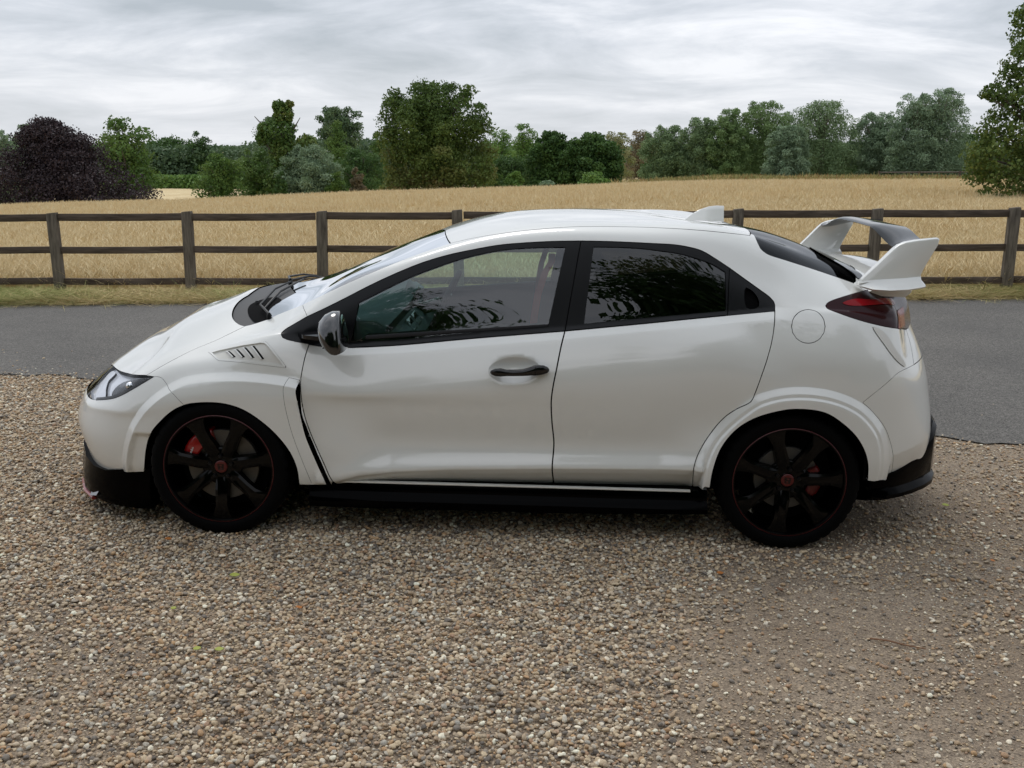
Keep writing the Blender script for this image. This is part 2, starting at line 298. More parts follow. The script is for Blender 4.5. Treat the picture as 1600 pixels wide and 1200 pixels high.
# panel seams and outlines as (u,t) positions on the body surface
UV={
'dlo_tip_top':[(1.7699,0.8548),(1.7696,0.9533),(1.7848,1.0101),(1.8018,1.0302),(1.8224,1.043),(1.8408,1.0516),(1.8604,1.0576),(1.8794,1.0612)],
'dlo_top_f':[(1.8794,1.0612),(1.8962,1.0591),(1.9129,1.057),(1.9298,1.0551),(1.9469,1.0536),(1.9646,1.0526),(1.9822,1.0519),(1.9995,1.0514),(2.0169,1.051),(2.0346,1.0508),(2.0529,1.0505),(2.0714,1.0505),(2.0906,1.0506),(2.1101,1.0508),(2.1299,1.0511),(2.1496,1.0513),(2.1692,1.0514),(2.1884,1.0514),(2.2077,1.0514),(2.227,1.0515),(2.2463,1.0516),(2.2656,1.0517),(2.285,1.0519),(2.3042,1.0521),(2.3234,1.0525),(2.3426,1.053),(2.3619,1.0535),(2.3812,1.0539),(2.4007,1.0542),(2.4198,1.0543),(2.4391,1.0543),(2.4584,1.0542),(2.4777,1.0541),(2.4971,1.0539),(2.5165,1.0538),(2.5357,1.0535),(2.555,1.0532),(2.5743,1.0528),(2.5936,1.0524),(2.6129,1.0522),(2.6322,1.0522),(2.6514,1.0523),(2.6706,1.0527),(2.6898,1.0532),(2.7091,1.0536),(2.7283,1.054),(2.7476,1.0543),(2.7667,1.0543),(2.7858,1.0541),(2.8048,1.0539),(2.824,1.0537),(2.8434,1.0534),(2.863,1.0534),(2.8842,1.0534),(2.9058,1.0534),(2.9276,1.0535),(2.9495,1.0536),(2.9712,1.0538),(2.9927,1.054),(3.0135,1.0541),(3.0341,1.0542),(3.0546,1.0542),(3.075,1.0543),(3.0955,1.0545),(3.116,1.0548)],
'dlo_top_r':[(3.116,1.0548),(3.1352,1.0546),(3.1542,1.0545),(3.1731,1.0545),(3.1921,1.0545),(3.2114,1.0546),(3.2312,1.0546),(3.2518,1.0546),(3.2715,1.0545),(3.2924,1.0544),(3.3141,1.0543),(3.336,1.0542),(3.358,1.0541),(3.3796,1.0541),(3.4005,1.054),(3.4203,1.054),(3.4386,1.0539),(3.4604,1.054),(3.4808,1.0543),(3.5001,1.0545),(3.5185,1.0545),(3.5364,1.0542),(3.5607,1.0533),(3.5836,1.0519),(3.6056,1.0501),(3.6244,1.0484),(3.6425,1.0462),(3.6603,1.043),(3.6785,1.0379),(3.6963,1.0316),(3.7148,1.0249),(3.7315,1.0191),(3.7487,1.0128),(3.7662,1.0066),(3.7835,1.0007)],
'dlo_top_q':[(3.7835,1.0007),(3.7999,0.9945),(3.8163,0.9885),(3.8327,0.9825),(3.8489,0.9767),(3.8647,0.9711),(3.8805,0.9653),(3.8961,0.9595),(3.9111,0.9536),(3.9297,0.9461),(3.9476,0.938),(3.9619,0.9293),(3.9769,0.9123),(3.983,0.8876),(3.9807,0.8586)],
'dlo_tip_bot':[(1.7699,0.8548),(1.7801,0.8253),(1.7983,0.8161),(1.822,0.8117),(1.8395,0.8097),(1.8586,0.8085),(1.8777,0.8071),(1.8962,0.8053)],
'belt_f':[(1.8962,0.8053),(1.912,0.8041),(1.9281,0.8032),(1.9449,0.8032),(1.9635,0.8044),(1.9828,0.806),(2.0027,0.8078),(2.0194,0.8092),(2.0361,0.8106),(2.0543,0.812),(2.0753,0.8132),(2.0907,0.814),(2.1075,0.8146),(2.1255,0.815),(2.1445,0.815),(2.1645,0.8148),(2.1853,0.8144),(2.2067,0.8137),(2.2285,0.813),(2.2507,0.8122),(2.2729,0.8113),(2.2952,0.8106),(2.3137,0.8102),(2.3326,0.81),(2.3518,0.8098),(2.3714,0.8098),(2.3913,0.8098),(2.4115,0.8099),(2.432,0.81),(2.4526,0.8102),(2.4735,0.8104),(2.4945,0.8106),(2.5156,0.8108),(2.5369,0.811),(2.5582,0.8112),(2.5796,0.8114),(2.6009,0.8115),(2.6223,0.8116),(2.6436,0.8116),(2.6634,0.8115),(2.6833,0.8114),(2.7034,0.8114),(2.7236,0.8113),(2.744,0.8112),(2.7644,0.8111),(2.7849,0.8109),(2.8055,0.8108),(2.8262,0.8107),(2.8468,0.8106),(2.8676,0.8106),(2.8883,0.8105),(2.9091,0.8105),(2.9298,0.8104),(2.9505,0.8104),(2.9712,0.8105),(2.9918,0.8105),(3.0124,0.8106),(3.0329,0.8107),(3.0533,0.8109)],
'belt_r':[(3.0533,0.8109),(3.0725,0.8114),(3.0916,0.8119),(3.1108,0.8123),(3.1299,0.8128),(3.1489,0.8132),(3.1681,0.8135),(3.1872,0.8139),(3.2063,0.8142),(3.2255,0.8144),(3.2448,0.8146),(3.2645,0.8147),(3.2845,0.8147),(3.3045,0.8146),(3.3246,0.8144),(3.3447,0.8141),(3.3647,0.8136),(3.3845,0.813),(3.4043,0.8122),(3.4237,0.8113),(3.4429,0.8101),(3.4623,0.8086),(3.4815,0.807),(3.5005,0.8051),(3.5193,0.8032),(3.538,0.8011),(3.5566,0.799),(3.5752,0.797),(3.5937,0.7951),(3.6122,0.7936),(3.6325,0.7924),(3.6526,0.792),(3.6727,0.7924),(3.6926,0.7938),(3.7126,0.7961),(3.7325,0.7992),(3.7524,0.8031),(3.7723,0.8076)],
'belt_q':[(3.7723,0.8076),(3.7931,0.8124),(3.8138,0.8174),(3.8345,0.8225),(3.8552,0.8275),(3.876,0.8325),(3.8968,0.8375),(3.9177,0.8426),(3.9387,0.8477),(3.9597,0.853),(3.9807,0.8586)],
'bgap_top':[(3.0533,0.8109),(3.0566,0.8292),(3.0597,0.8446),(3.0627,0.858),(3.0658,0.8702),(3.0689,0.8815),(3.072,0.8924),(3.0751,0.9029),(3.0782,0.9132),(3.0813,0.9233),(3.0844,0.9335),(3.0875,0.9437),(3.0906,0.954),(3.0938,0.9645),(3.0969,0.9753),(3.1001,0.9864),(3.1032,0.998),(3.1064,1.0103),(3.1096,1.0235),(3.1128,1.0381),(3.116,1.0548)],
'qgap':[(3.7723,0.8076),(3.7743,0.8322),(3.775,0.8534),(3.7757,0.8723),(3.7765,0.8902),(3.7773,0.9075),(3.7783,0.9249),(3.7794,0.9429),(3.7806,0.9616),(3.7821,0.9809),(3.7835,1.0007)],
'gf_left':[(2.0853,0.8449),(2.0896,0.8646),(2.0944,0.8851),(2.0975,0.8983),(2.1009,0.9132),(2.1045,0.9291),(2.108,0.9458),(2.1114,0.9628),(2.1146,0.9797),(2.1174,0.9962)],
'gf_top':[(2.1174,0.9962),(2.1363,0.9975),(2.1552,0.9987),(2.1741,0.9999),(2.1929,1.001),(2.2118,1.0021),(2.2307,1.0033),(2.2498,1.0045),(2.2689,1.006),(2.288,1.0075),(2.3072,1.009),(2.3264,1.0105),(2.3457,1.0118),(2.3649,1.0129),(2.3842,1.0139),(2.4036,1.0148),(2.4229,1.0157),(2.4421,1.0166),(2.4609,1.0177),(2.4814,1.019),(2.5015,1.0204),(2.5215,1.0218),(2.5414,1.0232),(2.5615,1.0244),(2.5816,1.0255),(2.6017,1.0265),(2.6219,1.0275),(2.642,1.0284),(2.6623,1.0292),(2.6823,1.0301),(2.7024,1.031),(2.7226,1.0318),(2.7428,1.0324),(2.763,1.0329),(2.7832,1.0331),(2.8036,1.0331),(2.824,1.033),(2.8441,1.0329),(2.8638,1.0327),(2.8858,1.0325),(2.9072,1.0322),(2.9286,1.0319),(2.9503,1.0316),(2.9687,1.0314),(2.9874,1.0311),(3.0062,1.0309),(3.0251,1.0307),(3.0438,1.0306)],
'gf_right':[(3.0438,1.0306),(3.0399,1.0172),(3.036,1.0049),(3.032,0.9933),(3.0281,0.9823),(3.0242,0.9718),(3.0203,0.9615),(3.0164,0.9515),(3.0125,0.9416),(3.0086,0.9318),(3.0047,0.9221),(3.0008,0.9123),(2.9969,0.9024),(2.993,0.8923),(2.9892,0.8819),(2.9853,0.8709),(2.9814,0.8593),(2.9775,0.8465),(2.9736,0.8319)],
'gf_bot':[(2.9736,0.8319),(2.953,0.8319),(2.9327,0.8319),(2.9125,0.8318),(2.8923,0.8318),(2.872,0.8318),(2.8514,0.8319),(2.8304,0.8319),(2.8089,0.832),(2.7868,0.8322),(2.7682,0.8323),(2.749,0.8326),(2.7294,0.8328),(2.7095,0.8331),(2.6892,0.8335),(2.6688,0.8338),(2.6482,0.8342),(2.6276,0.8345),(2.607,0.8348),(2.5865,0.8351),(2.5662,0.8354),(2.5461,0.8356),(2.5264,0.8358),(2.5047,0.8358),(2.4832,0.8358),(2.4617,0.8357),(2.4403,0.8355),(2.419,0.8352),(2.3979,0.835),(2.3768,0.8349),(2.3558,0.8349),(2.3349,0.835),(2.3142,0.8353),(2.2934,0.8359),(2.2722,0.8367),(2.2511,0.8378),(2.2302,0.839),(2.2094,0.8403),(2.1887,0.8416),(2.168,0.8428),(2.1474,0.8438),(2.1268,0.8446),(2.1061,0.845),(2.0853,0.8449)],
'gr_left':[(3.1402,0.8341),(3.1423,0.8489),(3.1443,0.862),(3.1463,0.8741),(3.1483,0.8855),(3.1504,0.8965),(3.1524,0.9071),(3.1544,0.9176),(3.1565,0.9279),(3.1585,0.9383),(3.1606,0.9488),(3.1627,0.9594),(3.1647,0.9702),(3.1669,0.9814),(3.169,0.993),(3.1711,1.0051),(3.1732,1.0181),(3.1754,1.0322)],
'gr_top':[(3.1754,1.0322),(3.1934,1.0324),(3.2113,1.0326),(3.2292,1.0328),(3.2475,1.033),(3.2664,1.0331),(3.2849,1.0331),(3.3043,1.0331),(3.324,1.033),(3.3436,1.0328),(3.3628,1.0325),(3.3812,1.032),(3.4035,1.0311),(3.4249,1.0299),(3.4459,1.0285),(3.4673,1.027),(3.4896,1.0256),(3.5121,1.0243),(3.5344,1.0228),(3.5563,1.0208),(3.5768,1.0185),(3.597,1.0158),(3.6168,1.0128),(3.6362,1.0098),(3.6542,1.007),(3.6719,1.0042),(3.6891,1.0011),(3.7056,0.9975),(3.7253,0.9917),(3.7441,0.985),(3.7627,0.9785)],
'gr_right':[(3.7627,0.9785),(3.7624,0.9594),(3.7623,0.9408),(3.7623,0.923),(3.7624,0.9056),(3.7627,0.8881),(3.7629,0.87),(3.7633,0.8504),(3.7636,0.828)],
'gr_bot':[(3.7636,0.828),(3.7437,0.8258),(3.7236,0.8242),(3.7033,0.8231),(3.6831,0.8226),(3.6629,0.8226),(3.6429,0.8229),(3.6231,0.8237),(3.6037,0.8246),(3.5847,0.8256),(3.5638,0.8269),(3.5435,0.8281),(3.5236,0.8294),(3.504,0.8305),(3.4842,0.8316),(3.464,0.8327),(3.4433,0.8336),(3.425,0.8344),(3.4061,0.835),(3.387,0.8356),(3.3676,0.8361),(3.3482,0.8364),(3.3289,0.8367),(3.3098,0.8369),(3.2912,0.8369),(3.2731,0.8369),(3.2533,0.8367),(3.2339,0.8364),(3.215,0.836),(3.1963,0.8356),(3.1777,0.8351),(3.1591,0.8346),(3.1402,0.8341)],
'door_front':[(1.8962,0.8053),(1.8933,0.7861),(1.8901,0.7702),(1.8869,0.756),(1.8836,0.7428),(1.8804,0.7293),(1.8774,0.716),(1.8749,0.7033),(1.8717,0.6834),(1.8701,0.6591),(1.8703,0.6381),(1.8711,0.6099),(1.8721,0.573),(1.8731,0.5331),(1.8745,0.4993),(1.8767,0.4725),(1.8794,0.4498),(1.8828,0.4296),(1.8877,0.4072),(1.8934,0.3862),(1.9004,0.3642),(1.9066,0.346),(1.9137,0.3264),(1.9213,0.3058),(1.9291,0.2852),(1.9367,0.2652),(1.9454,0.2427),(1.9542,0.2206),(1.9628,0.1995),(1.9708,0.1799),(1.9788,0.16),(1.9865,0.1417),(1.994,0.126),(2.0072,0.1009),(2.0226,0.0744),(2.0368,0.0658),(2.0528,0.0597)],
'door_bot_f':[(2.0528,0.0597),(2.0716,0.0562),(2.0906,0.0528),(2.1097,0.0496),(2.1292,0.047),(2.1496,0.0462),(2.17,0.0455),(2.1904,0.0447),(2.2108,0.044),(2.2313,0.0433),(2.2518,0.0426),(2.2723,0.0419),(2.2929,0.0414),(2.3139,0.0416),(2.3348,0.0419),(2.3557,0.0421),(2.3767,0.0423),(2.3977,0.0426),(2.4187,0.0429),(2.4397,0.0432),(2.4608,0.0435),(2.4819,0.0439),(2.503,0.0443),(2.5242,0.0447),(2.5449,0.0454),(2.5657,0.0463),(2.5865,0.0473),(2.6074,0.0484),(2.6282,0.0494),(2.6491,0.0505),(2.6699,0.0515),(2.6908,0.0526),(2.7117,0.0537),(2.7326,0.0548),(2.7534,0.0559),(2.7743,0.057),(2.7951,0.0582),(2.816,0.0593),(2.8368,0.0604),(2.8576,0.0615),(2.8784,0.0626),(2.8992,0.0637),(2.92,0.0648),(2.9408,0.0658),(2.9615,0.0669),(2.9822,0.0679),(3.0029,0.0689),(3.0236,0.07)],
'door_mid':[(3.0533,0.8109),(3.0482,0.7851),(3.0432,0.7612),(3.0383,0.7419),(3.0347,0.7283),(3.0312,0.7147),(3.0276,0.701),(3.0242,0.6871),(3.0208,0.673),(3.0168,0.6563),(3.0127,0.6387),(3.009,0.6202),(3.0059,0.6009),(3.003,0.5786),(3.0009,0.5555),(2.9999,0.5295),(3.0001,0.5086),(3.001,0.4861),(3.0023,0.4628),(3.004,0.4392),(3.0057,0.4157),(3.0078,0.3927),(3.0105,0.3701),(3.0132,0.3479),(3.0155,0.326),(3.0169,0.3044),(3.0169,0.2841),(3.0159,0.2639),(3.0143,0.2445),(3.0128,0.2261),(3.0118,0.2082),(3.012,0.1902),(3.0139,0.1619),(3.0168,0.134),(3.0202,0.105),(3.0236,0.07)],
'door_bot_r':[(3.0236,0.07),(3.0449,0.0709),(3.0663,0.0717),(3.0878,0.0726),(3.1093,0.0734),(3.1307,0.0743),(3.1522,0.0751),(3.1736,0.076),(3.195,0.0768),(3.2164,0.0776),(3.2377,0.0784),(3.2589,0.0792),(3.28,0.0799),(3.301,0.0806),(3.3219,0.0813),(3.3427,0.0819),(3.3634,0.0825),(3.3841,0.0831),(3.4047,0.0836),(3.4251,0.0841),(3.4455,0.0845),(3.4657,0.085),(3.4859,0.0854),(3.506,0.0858),(3.526,0.0862),(3.546,0.0867),(3.566,0.0871),(3.5859,0.0876),(3.6059,0.0881),(3.6259,0.0886),(3.6457,0.0898),(3.6629,0.0974)],
'door_rear':[(3.9807,0.8586),(3.9784,0.8402),(3.9756,0.8227),(3.9739,0.809),(3.9715,0.7949),(3.9686,0.7807),(3.9651,0.7664),(3.9614,0.7534),(3.9572,0.7397),(3.9526,0.7255),(3.9478,0.7112),(3.9429,0.6969),(3.9372,0.6802),(3.9312,0.6635),(3.9253,0.6468),(3.9194,0.63),(3.9137,0.613),(3.9079,0.5957),(3.9023,0.5793),(3.8969,0.5648),(3.8907,0.5488),(3.881,0.5358),(3.8688,0.5284),(3.8532,0.5221),(3.8365,0.5162),(3.8209,0.5096),(3.8034,0.5001),(3.7865,0.4895),(3.7701,0.4764),(3.7567,0.4618),(3.7435,0.4439),(3.7308,0.4227),(3.7186,0.3991),(3.7065,0.373),(3.6948,0.3465),(3.6841,0.3222),(3.6749,0.3009),(3.6663,0.2803),(3.6589,0.2617),(3.653,0.2442),(3.6493,0.2285),(3.6474,0.2122),(3.6493,0.1893),(3.653,0.1614),(3.6576,0.1314),(3.6629,0.0974)],
'flare_in_r':[(3.6629,0.0974),(3.6855,0.1044),(3.6964,0.136),(3.7213,0.1356)],
'arch_r':[(3.7213,0.1356),(3.7219,0.1556),(3.7225,0.1743),(3.7238,0.1924),(3.7264,0.2108),(3.7297,0.2271),(3.7337,0.2444),(3.7384,0.2623),(3.7439,0.2806),(3.7503,0.2989),(3.7577,0.3169),(3.7675,0.3378),(3.7785,0.3596),(3.7904,0.3811),(3.8032,0.4008),(3.8165,0.418),(3.83,0.4319),(3.8441,0.4436),(3.859,0.4533),(3.8748,0.4615),(3.8916,0.4685),(3.9092,0.4742),(3.9284,0.4789),(3.9484,0.4827),(3.9686,0.4859),(3.9882,0.4885),(4.0066,0.4906),(4.0265,0.4925),(4.0451,0.4937),(4.0639,0.4938),(4.0842,0.4928),(4.1028,0.4913),(4.1228,0.4895),(4.1435,0.4872),(4.1642,0.4842),(4.1842,0.4803),(4.2027,0.4754),(4.2207,0.4689),(4.2377,0.4612),(4.254,0.4528),(4.2699,0.4438),(4.2854,0.4346),(4.3007,0.4251),(4.3158,0.4149),(4.3305,0.4041),(4.3444,0.3928),(4.3571,0.3811),(4.37,0.367),(4.3817,0.3517),(4.3922,0.3351),(4.4012,0.3172),(4.4099,0.2947),(4.4167,0.2703),(4.422,0.2431),(4.4253,0.2181),(4.4274,0.1929),(4.4292,0.169),(4.4316,0.1469)],
'flare_bot_r':[(4.4316,0.1469),(4.4644,0.1415),(4.4834,0.1415),(4.5086,0.1402),(4.5574,0.1199),(4.5836,0.1198)],
'rbump_bot':[(4.5836,0.1198),(4.6096,0.1202),(4.6383,0.1194),(4.6695,0.1178),(4.6984,0.119),(4.7299,0.1239),(4.7626,0.1297),(4.8055,0.1326)],
'rbump_seam':[(4.5836,0.1198),(4.5768,0.146),(4.5718,0.173),(4.5671,0.2019),(4.5622,0.2319),(4.5566,0.2606),(4.549,0.2941),(4.5412,0.3213),(4.532,0.3454),(4.5238,0.3634),(4.5148,0.3806),(4.5042,0.3971),(4.4915,0.4133),(4.4769,0.4286),(4.4599,0.4447),(4.4421,0.4606),(4.4253,0.4758),(4.4106,0.4893),(4.3915,0.5065),(4.3739,0.5225)],
'rbump_seam2':[(4.3739,0.5225),(4.3877,0.5379),(4.4019,0.5543),(4.4163,0.5713),(4.4309,0.5884),(4.4454,0.6049),(4.4597,0.6204),(4.4737,0.6345),(4.4926,0.6525),(4.512,0.6687),(4.5332,0.682),(4.5571,0.6914),(4.5929,0.6975),(4.6379,0.7),(4.7009,0.7009),(4.7653,0.7003)],
'fend_cut':[(1.8247,1.2427),(1.8587,1.1432),(1.8794,1.0612)],
'hood_seam':[(1.1832,0.7492),(1.1536,0.7609),(1.131,0.7739),(1.1317,0.7794),(1.1403,0.7845),(1.1548,0.7893),(1.1731,0.7941),(1.1936,0.7996),(1.2147,0.8063),(1.2354,0.8149),(1.2547,0.8259),(1.2717,0.8392),(1.2882,0.8559),(1.3059,0.8789),(1.3244,0.912),(1.343,0.9459),(1.3617,0.9726),(1.38,0.9961),(1.3976,1.0181),(1.4142,1.0398),(1.4293,1.062),(1.4491,1.0949),(1.4667,1.1223),(1.4829,1.1441),(1.499,1.1622),(1.5185,1.1814),(1.537,1.1982),(1.5553,1.2135)],
'hood_seam_a':[(1.1361,0.7705),(1.1556,0.7745),(1.1738,0.7792),(1.1918,0.7846),(1.2109,0.791),(1.2262,0.7971),(1.2422,0.805),(1.2586,0.8151),(1.2755,0.8282),(1.2926,0.8455),(1.3097,0.8696),(1.3265,0.9049),(1.3436,0.9435),(1.3611,0.9715),(1.3787,0.995),(1.3961,1.0167),(1.4131,1.0385),(1.4293,1.062),(1.4481,1.0932),(1.4657,1.1211),(1.4826,1.1437),(1.499,1.1622),(1.5185,1.1814),(1.537,1.1982),(1.5553,1.2135)],
'cowl_out':[(1.5553,1.2135),(1.5282,1.222),(1.4889,1.2478),(1.4548,1.2821),(1.4359,1.3145),(1.4214,1.3573),(1.4153,1.3934),(1.4119,1.4336),(1.4138,1.4704),(1.4192,1.504),(1.4351,1.5489)],
'cowl_side':[(1.5553,1.2135),(1.5702,1.2171),(1.5867,1.2215),(1.6016,1.2266),(1.6188,1.2326),(1.6373,1.2385),(1.6563,1.2437),(1.6748,1.2474)],
'ws_side':[(1.6748,1.2474),(1.684,1.2561),(1.6943,1.2603),(1.7096,1.264),(1.7288,1.2664),(1.751,1.2661),(1.7752,1.2623),(1.8003,1.2544),(1.8247,1.2427)],
'roof_a':[(1.8247,1.2427),(1.846,1.2324),(1.8681,1.2185),(1.8904,1.202),(1.9117,1.1855),(1.9318,1.1713),(1.9512,1.1599),(1.9704,1.1512),(1.9892,1.1446),(2.0077,1.1397),(2.0261,1.1361),(2.0444,1.1333),(2.0643,1.1309),(2.0844,1.1293),(2.1045,1.1282),(2.1245,1.1277),(2.1445,1.1277),(2.1643,1.1282),(2.1838,1.1293),(2.203,1.1309),(2.2219,1.1331),(2.2403,1.1358),(2.2602,1.1394),(2.2797,1.1435),(2.2988,1.1478),(2.3178,1.152),(2.3364,1.1559),(2.3549,1.1594),(2.3733,1.1624),(2.3915,1.1648),(2.4101,1.1664),(2.4285,1.1673),(2.4467,1.1676),(2.4647,1.1677),(2.4827,1.168),(2.5006,1.1687),(2.5186,1.1702)],
'roof_b':[(2.5186,1.1702),(2.5398,1.1657),(2.5606,1.1623),(2.5818,1.1592),(2.6039,1.1553),(2.6249,1.1513),(2.6465,1.1474),(2.6686,1.1439),(2.6913,1.1408),(2.7145,1.1383),(2.7342,1.1367),(2.7544,1.1355),(2.7749,1.1347),(2.7959,1.1343),(2.8172,1.1341),(2.8387,1.1341),(2.8604,1.1344),(2.8792,1.1347),(2.8985,1.1353),(2.9183,1.136),(2.9382,1.1369),(2.9582,1.1379),(2.978,1.1391),(2.9975,1.1404),(3.0166,1.1416),(3.035,1.1429),(3.0574,1.1443),(3.0784,1.1456),(3.0988,1.1467),(3.1197,1.1475),(3.1419,1.1482),(3.1664,1.1488),(3.1831,1.1492),(3.201,1.1495),(3.2197,1.1498),(3.2392,1.1501),(3.2594,1.1502),(3.28,1.1503),(3.3009,1.1502),(3.322,1.15),(3.3431,1.1496),(3.364,1.1491),(3.3846,1.1483),(3.4048,1.1473),(3.4243,1.1462),(3.4431,1.1448),(3.4654,1.143),(3.4873,1.1411),(3.5088,1.1393),(3.5301,1.1376),(3.5511,1.1361),(3.5719,1.1349),(3.5926,1.1341),(3.6132,1.1335),(3.6337,1.1334),(3.6543,1.1336),(3.6764,1.1343),(3.6991,1.1355),(3.7223,1.1374),(3.7453,1.14),(3.768,1.1435),(3.7899,1.1477),(3.8106,1.1529),(3.8297,1.1586),(3.8468,1.1647),(3.8701,1.1746),(3.8899,1.1847),(3.9228,1.3293)],
'cglass':[(3.9228,1.3293),(3.9183,1.1769),(3.9223,1.1496),(3.9308,1.1291),(3.9414,1.1221),(3.9573,1.1182),(3.9725,1.1181),(3.9916,1.12),(4.013,1.123),(4.0352,1.1264),(4.0565,1.1294),(4.0768,1.1319),(4.0972,1.1345),(4.1178,1.137),(4.1389,1.1395),(4.1603,1.1418),(4.18,1.1437),(4.2,1.1455),(4.2202,1.1472),(4.2402,1.1487),(4.26,1.1499),(4.2794,1.1508),(4.2983,1.1513),(4.3168,1.1514),(4.3349,1.151),(4.3525,1.1503),(4.3699,1.1492),(4.3872,1.1478)],
'fbump_seam':[(1.1832,0.7492),(1.2153,0.7373),(1.2346,0.7214),(1.2518,0.6998),(1.2676,0.6795),(1.2815,0.6664),(1.2945,0.6484),(1.3101,0.6225),(1.3275,0.5881),(1.3437,0.5501)],
'arch_f1':[(1.3437,0.5501),(1.3254,0.5417),(1.307,0.5315),(1.2864,0.5148),(1.2663,0.4954),(1.2475,0.475),(1.2293,0.4535),(1.2095,0.4299),(1.1911,0.4039),(1.1764,0.3763),(1.1554,0.3366),(1.1472,0.3071),(1.1398,0.2744),(1.1333,0.2426),(1.1271,0.2065),(1.1221,0.1718),(1.1164,0.1333),(1.1085,0.0936)],
'arch_f2':[(1.3437,0.5501),(1.371,0.5556),(1.3887,0.5555),(1.41,0.5539),(1.4327,0.5511),(1.4546,0.5472),(1.4753,0.5423),(1.4958,0.5365),(1.5162,0.5294),(1.5363,0.5207),(1.5567,0.5105),(1.577,0.4996),(1.597,0.4881),(1.6166,0.4762),(1.633,0.4653),(1.6492,0.4538),(1.6652,0.442),(1.6807,0.4301),(1.6958,0.4182),(1.7104,0.4063),(1.7245,0.394),(1.7382,0.3812),(1.7515,0.3676),(1.7643,0.3532),(1.7771,0.3374),(1.7897,0.3201),(1.8017,0.3016),(1.8128,0.2825),(1.8224,0.2632),(1.8314,0.2419),(1.839,0.2206),(1.8452,0.1992),(1.8501,0.1776),(1.8532,0.156),(1.8546,0.1339),(1.855,0.1107),(1.855,0.0861)],
'fbump_bot':[(1.1085,0.0936),(1.08,0.0888),(1.0471,0.0813),(1.026,0.0848),(0.9777,0.0616),(0.9505,0.0559),(0.9336,0.0552),(0.9289,0.0644),(0.8908,0.0489),(0.8169,0.0161)],
'fend_bot':[(1.855,0.0861),(1.8849,0.0864),(1.9147,0.0866)],
'trim_seam':[(1.9147,0.0866),(1.9095,0.1089),(1.9035,0.1299),(1.8973,0.15),(1.8908,0.1699),(1.8844,0.1898),(1.878,0.2097),(1.8708,0.2327),(1.8635,0.2556),(1.8564,0.2781),(1.8496,0.3002),(1.8433,0.3217),(1.8374,0.342),(1.8319,0.3617),(1.8267,0.381),(1.8219,0.4002),(1.8176,0.4196),(1.8136,0.4395),(1.8099,0.461),(1.8066,0.4843),(1.804,0.5104),(1.8022,0.5388),(1.8003,0.5736),(1.7992,0.6039),(1.8007,0.6281),(1.8064,0.6492),(1.8132,0.6635),(1.8197,0.674)],
'trim_bot':[(1.9147,0.0866),(1.9386,0.091),(1.9611,0.0933),(1.9835,0.0956)],
'trim_back':[(1.9835,0.0956),(1.9769,0.118),(1.9686,0.1377),(1.96,0.1569),(1.9516,0.1762),(1.9436,0.1959),(1.936,0.2155),(1.9289,0.2347),(1.9207,0.2566),(1.9129,0.2774),(1.9055,0.2978),(1.8986,0.3183),(1.8923,0.3394),(1.887,0.3602),(1.8823,0.3819),(1.878,0.4044),(1.8741,0.4274),(1.8703,0.4507),(1.8666,0.474),(1.8636,0.5068),(1.8593,0.5449),(1.8562,0.5832),(1.8559,0.6138),(1.8612,0.643),(1.8662,0.6598),(1.8663,0.668)],
'trim_top':[(1.8663,0.668),(1.843,0.6709),(1.8197,0.674)],
'vent_gap':[(1.8663,0.668),(1.8685,0.647),(1.8694,0.618),(1.8697,0.579),(1.8698,0.5354),(1.8699,0.499),(1.8703,0.4718),(1.8731,0.4519),(1.8761,0.435),(1.8814,0.4105),(1.887,0.3891),(1.8932,0.3666),(1.8984,0.3488),(1.9048,0.3305),(1.9117,0.3114),(1.9192,0.2925),(1.9268,0.2738),(1.9345,0.255),(1.9422,0.2358),(1.949,0.2156),(1.9557,0.196),(1.9622,0.1775),(1.9721,0.1526),(1.9821,0.1297),(1.9902,0.1095),(1.9938,0.0738)],
'hl_top':[(0.5103,0.9215),(0.6473,0.9102),(0.7366,0.8882),(0.7995,0.8671),(0.8837,0.8465),(1.0117,0.8174),(1.0721,0.7958),(1.1085,0.7817),(1.1361,0.7705),(1.1615,0.759),(1.1832,0.7492)],
'hl_bot':[(1.1832,0.7492),(1.1641,0.7458),(1.1441,0.7425),(1.1234,0.7394),(1.1023,0.7364),(1.0811,0.7334),(1.0526,0.7289),(1.0232,0.7229),(0.9937,0.7162),(0.9626,0.7084),(0.9318,0.7004),(0.8997,0.6929),(0.8651,0.686),(0.8175,0.6783),(0.7622,0.6689)],
'tl_top_a':[(4.2111,0.9642),(4.2197,0.9864),(4.2376,1.0055),(4.2546,1.0176),(4.2778,1.032),(4.304,1.0475),(4.3302,1.0631),(4.3531,1.0774),(4.3751,1.0916),(4.3958,1.105),(4.4182,1.1199)],
'tl_top_b':[(4.4182,1.1199),(4.4477,1.1319),(4.4827,1.1462),(4.5317,1.1646),(4.7207,1.1963),(4.8307,1.1766),(4.9069,1.15)],
'tl_bot':[(4.2111,0.9642),(4.2158,0.9377),(4.2269,0.9105),(4.2439,0.8845),(4.2636,0.8678),(4.2787,0.8586),(4.2954,0.851),(4.3132,0.8449),(4.3314,0.8402),(4.3497,0.8368),(4.3675,0.8345),(4.3851,0.8331),(4.4035,0.8323),(4.4227,0.8322),(4.4428,0.8326),(4.464,0.8336),(4.4869,0.8351),(4.5209,0.8377),(4.5748,0.8401),(4.7412,0.8289),(4.8367,0.8164)],
'spoil_base':[(4.3872,1.1478),(4.4015,1.1273),(4.4182,1.1199)],
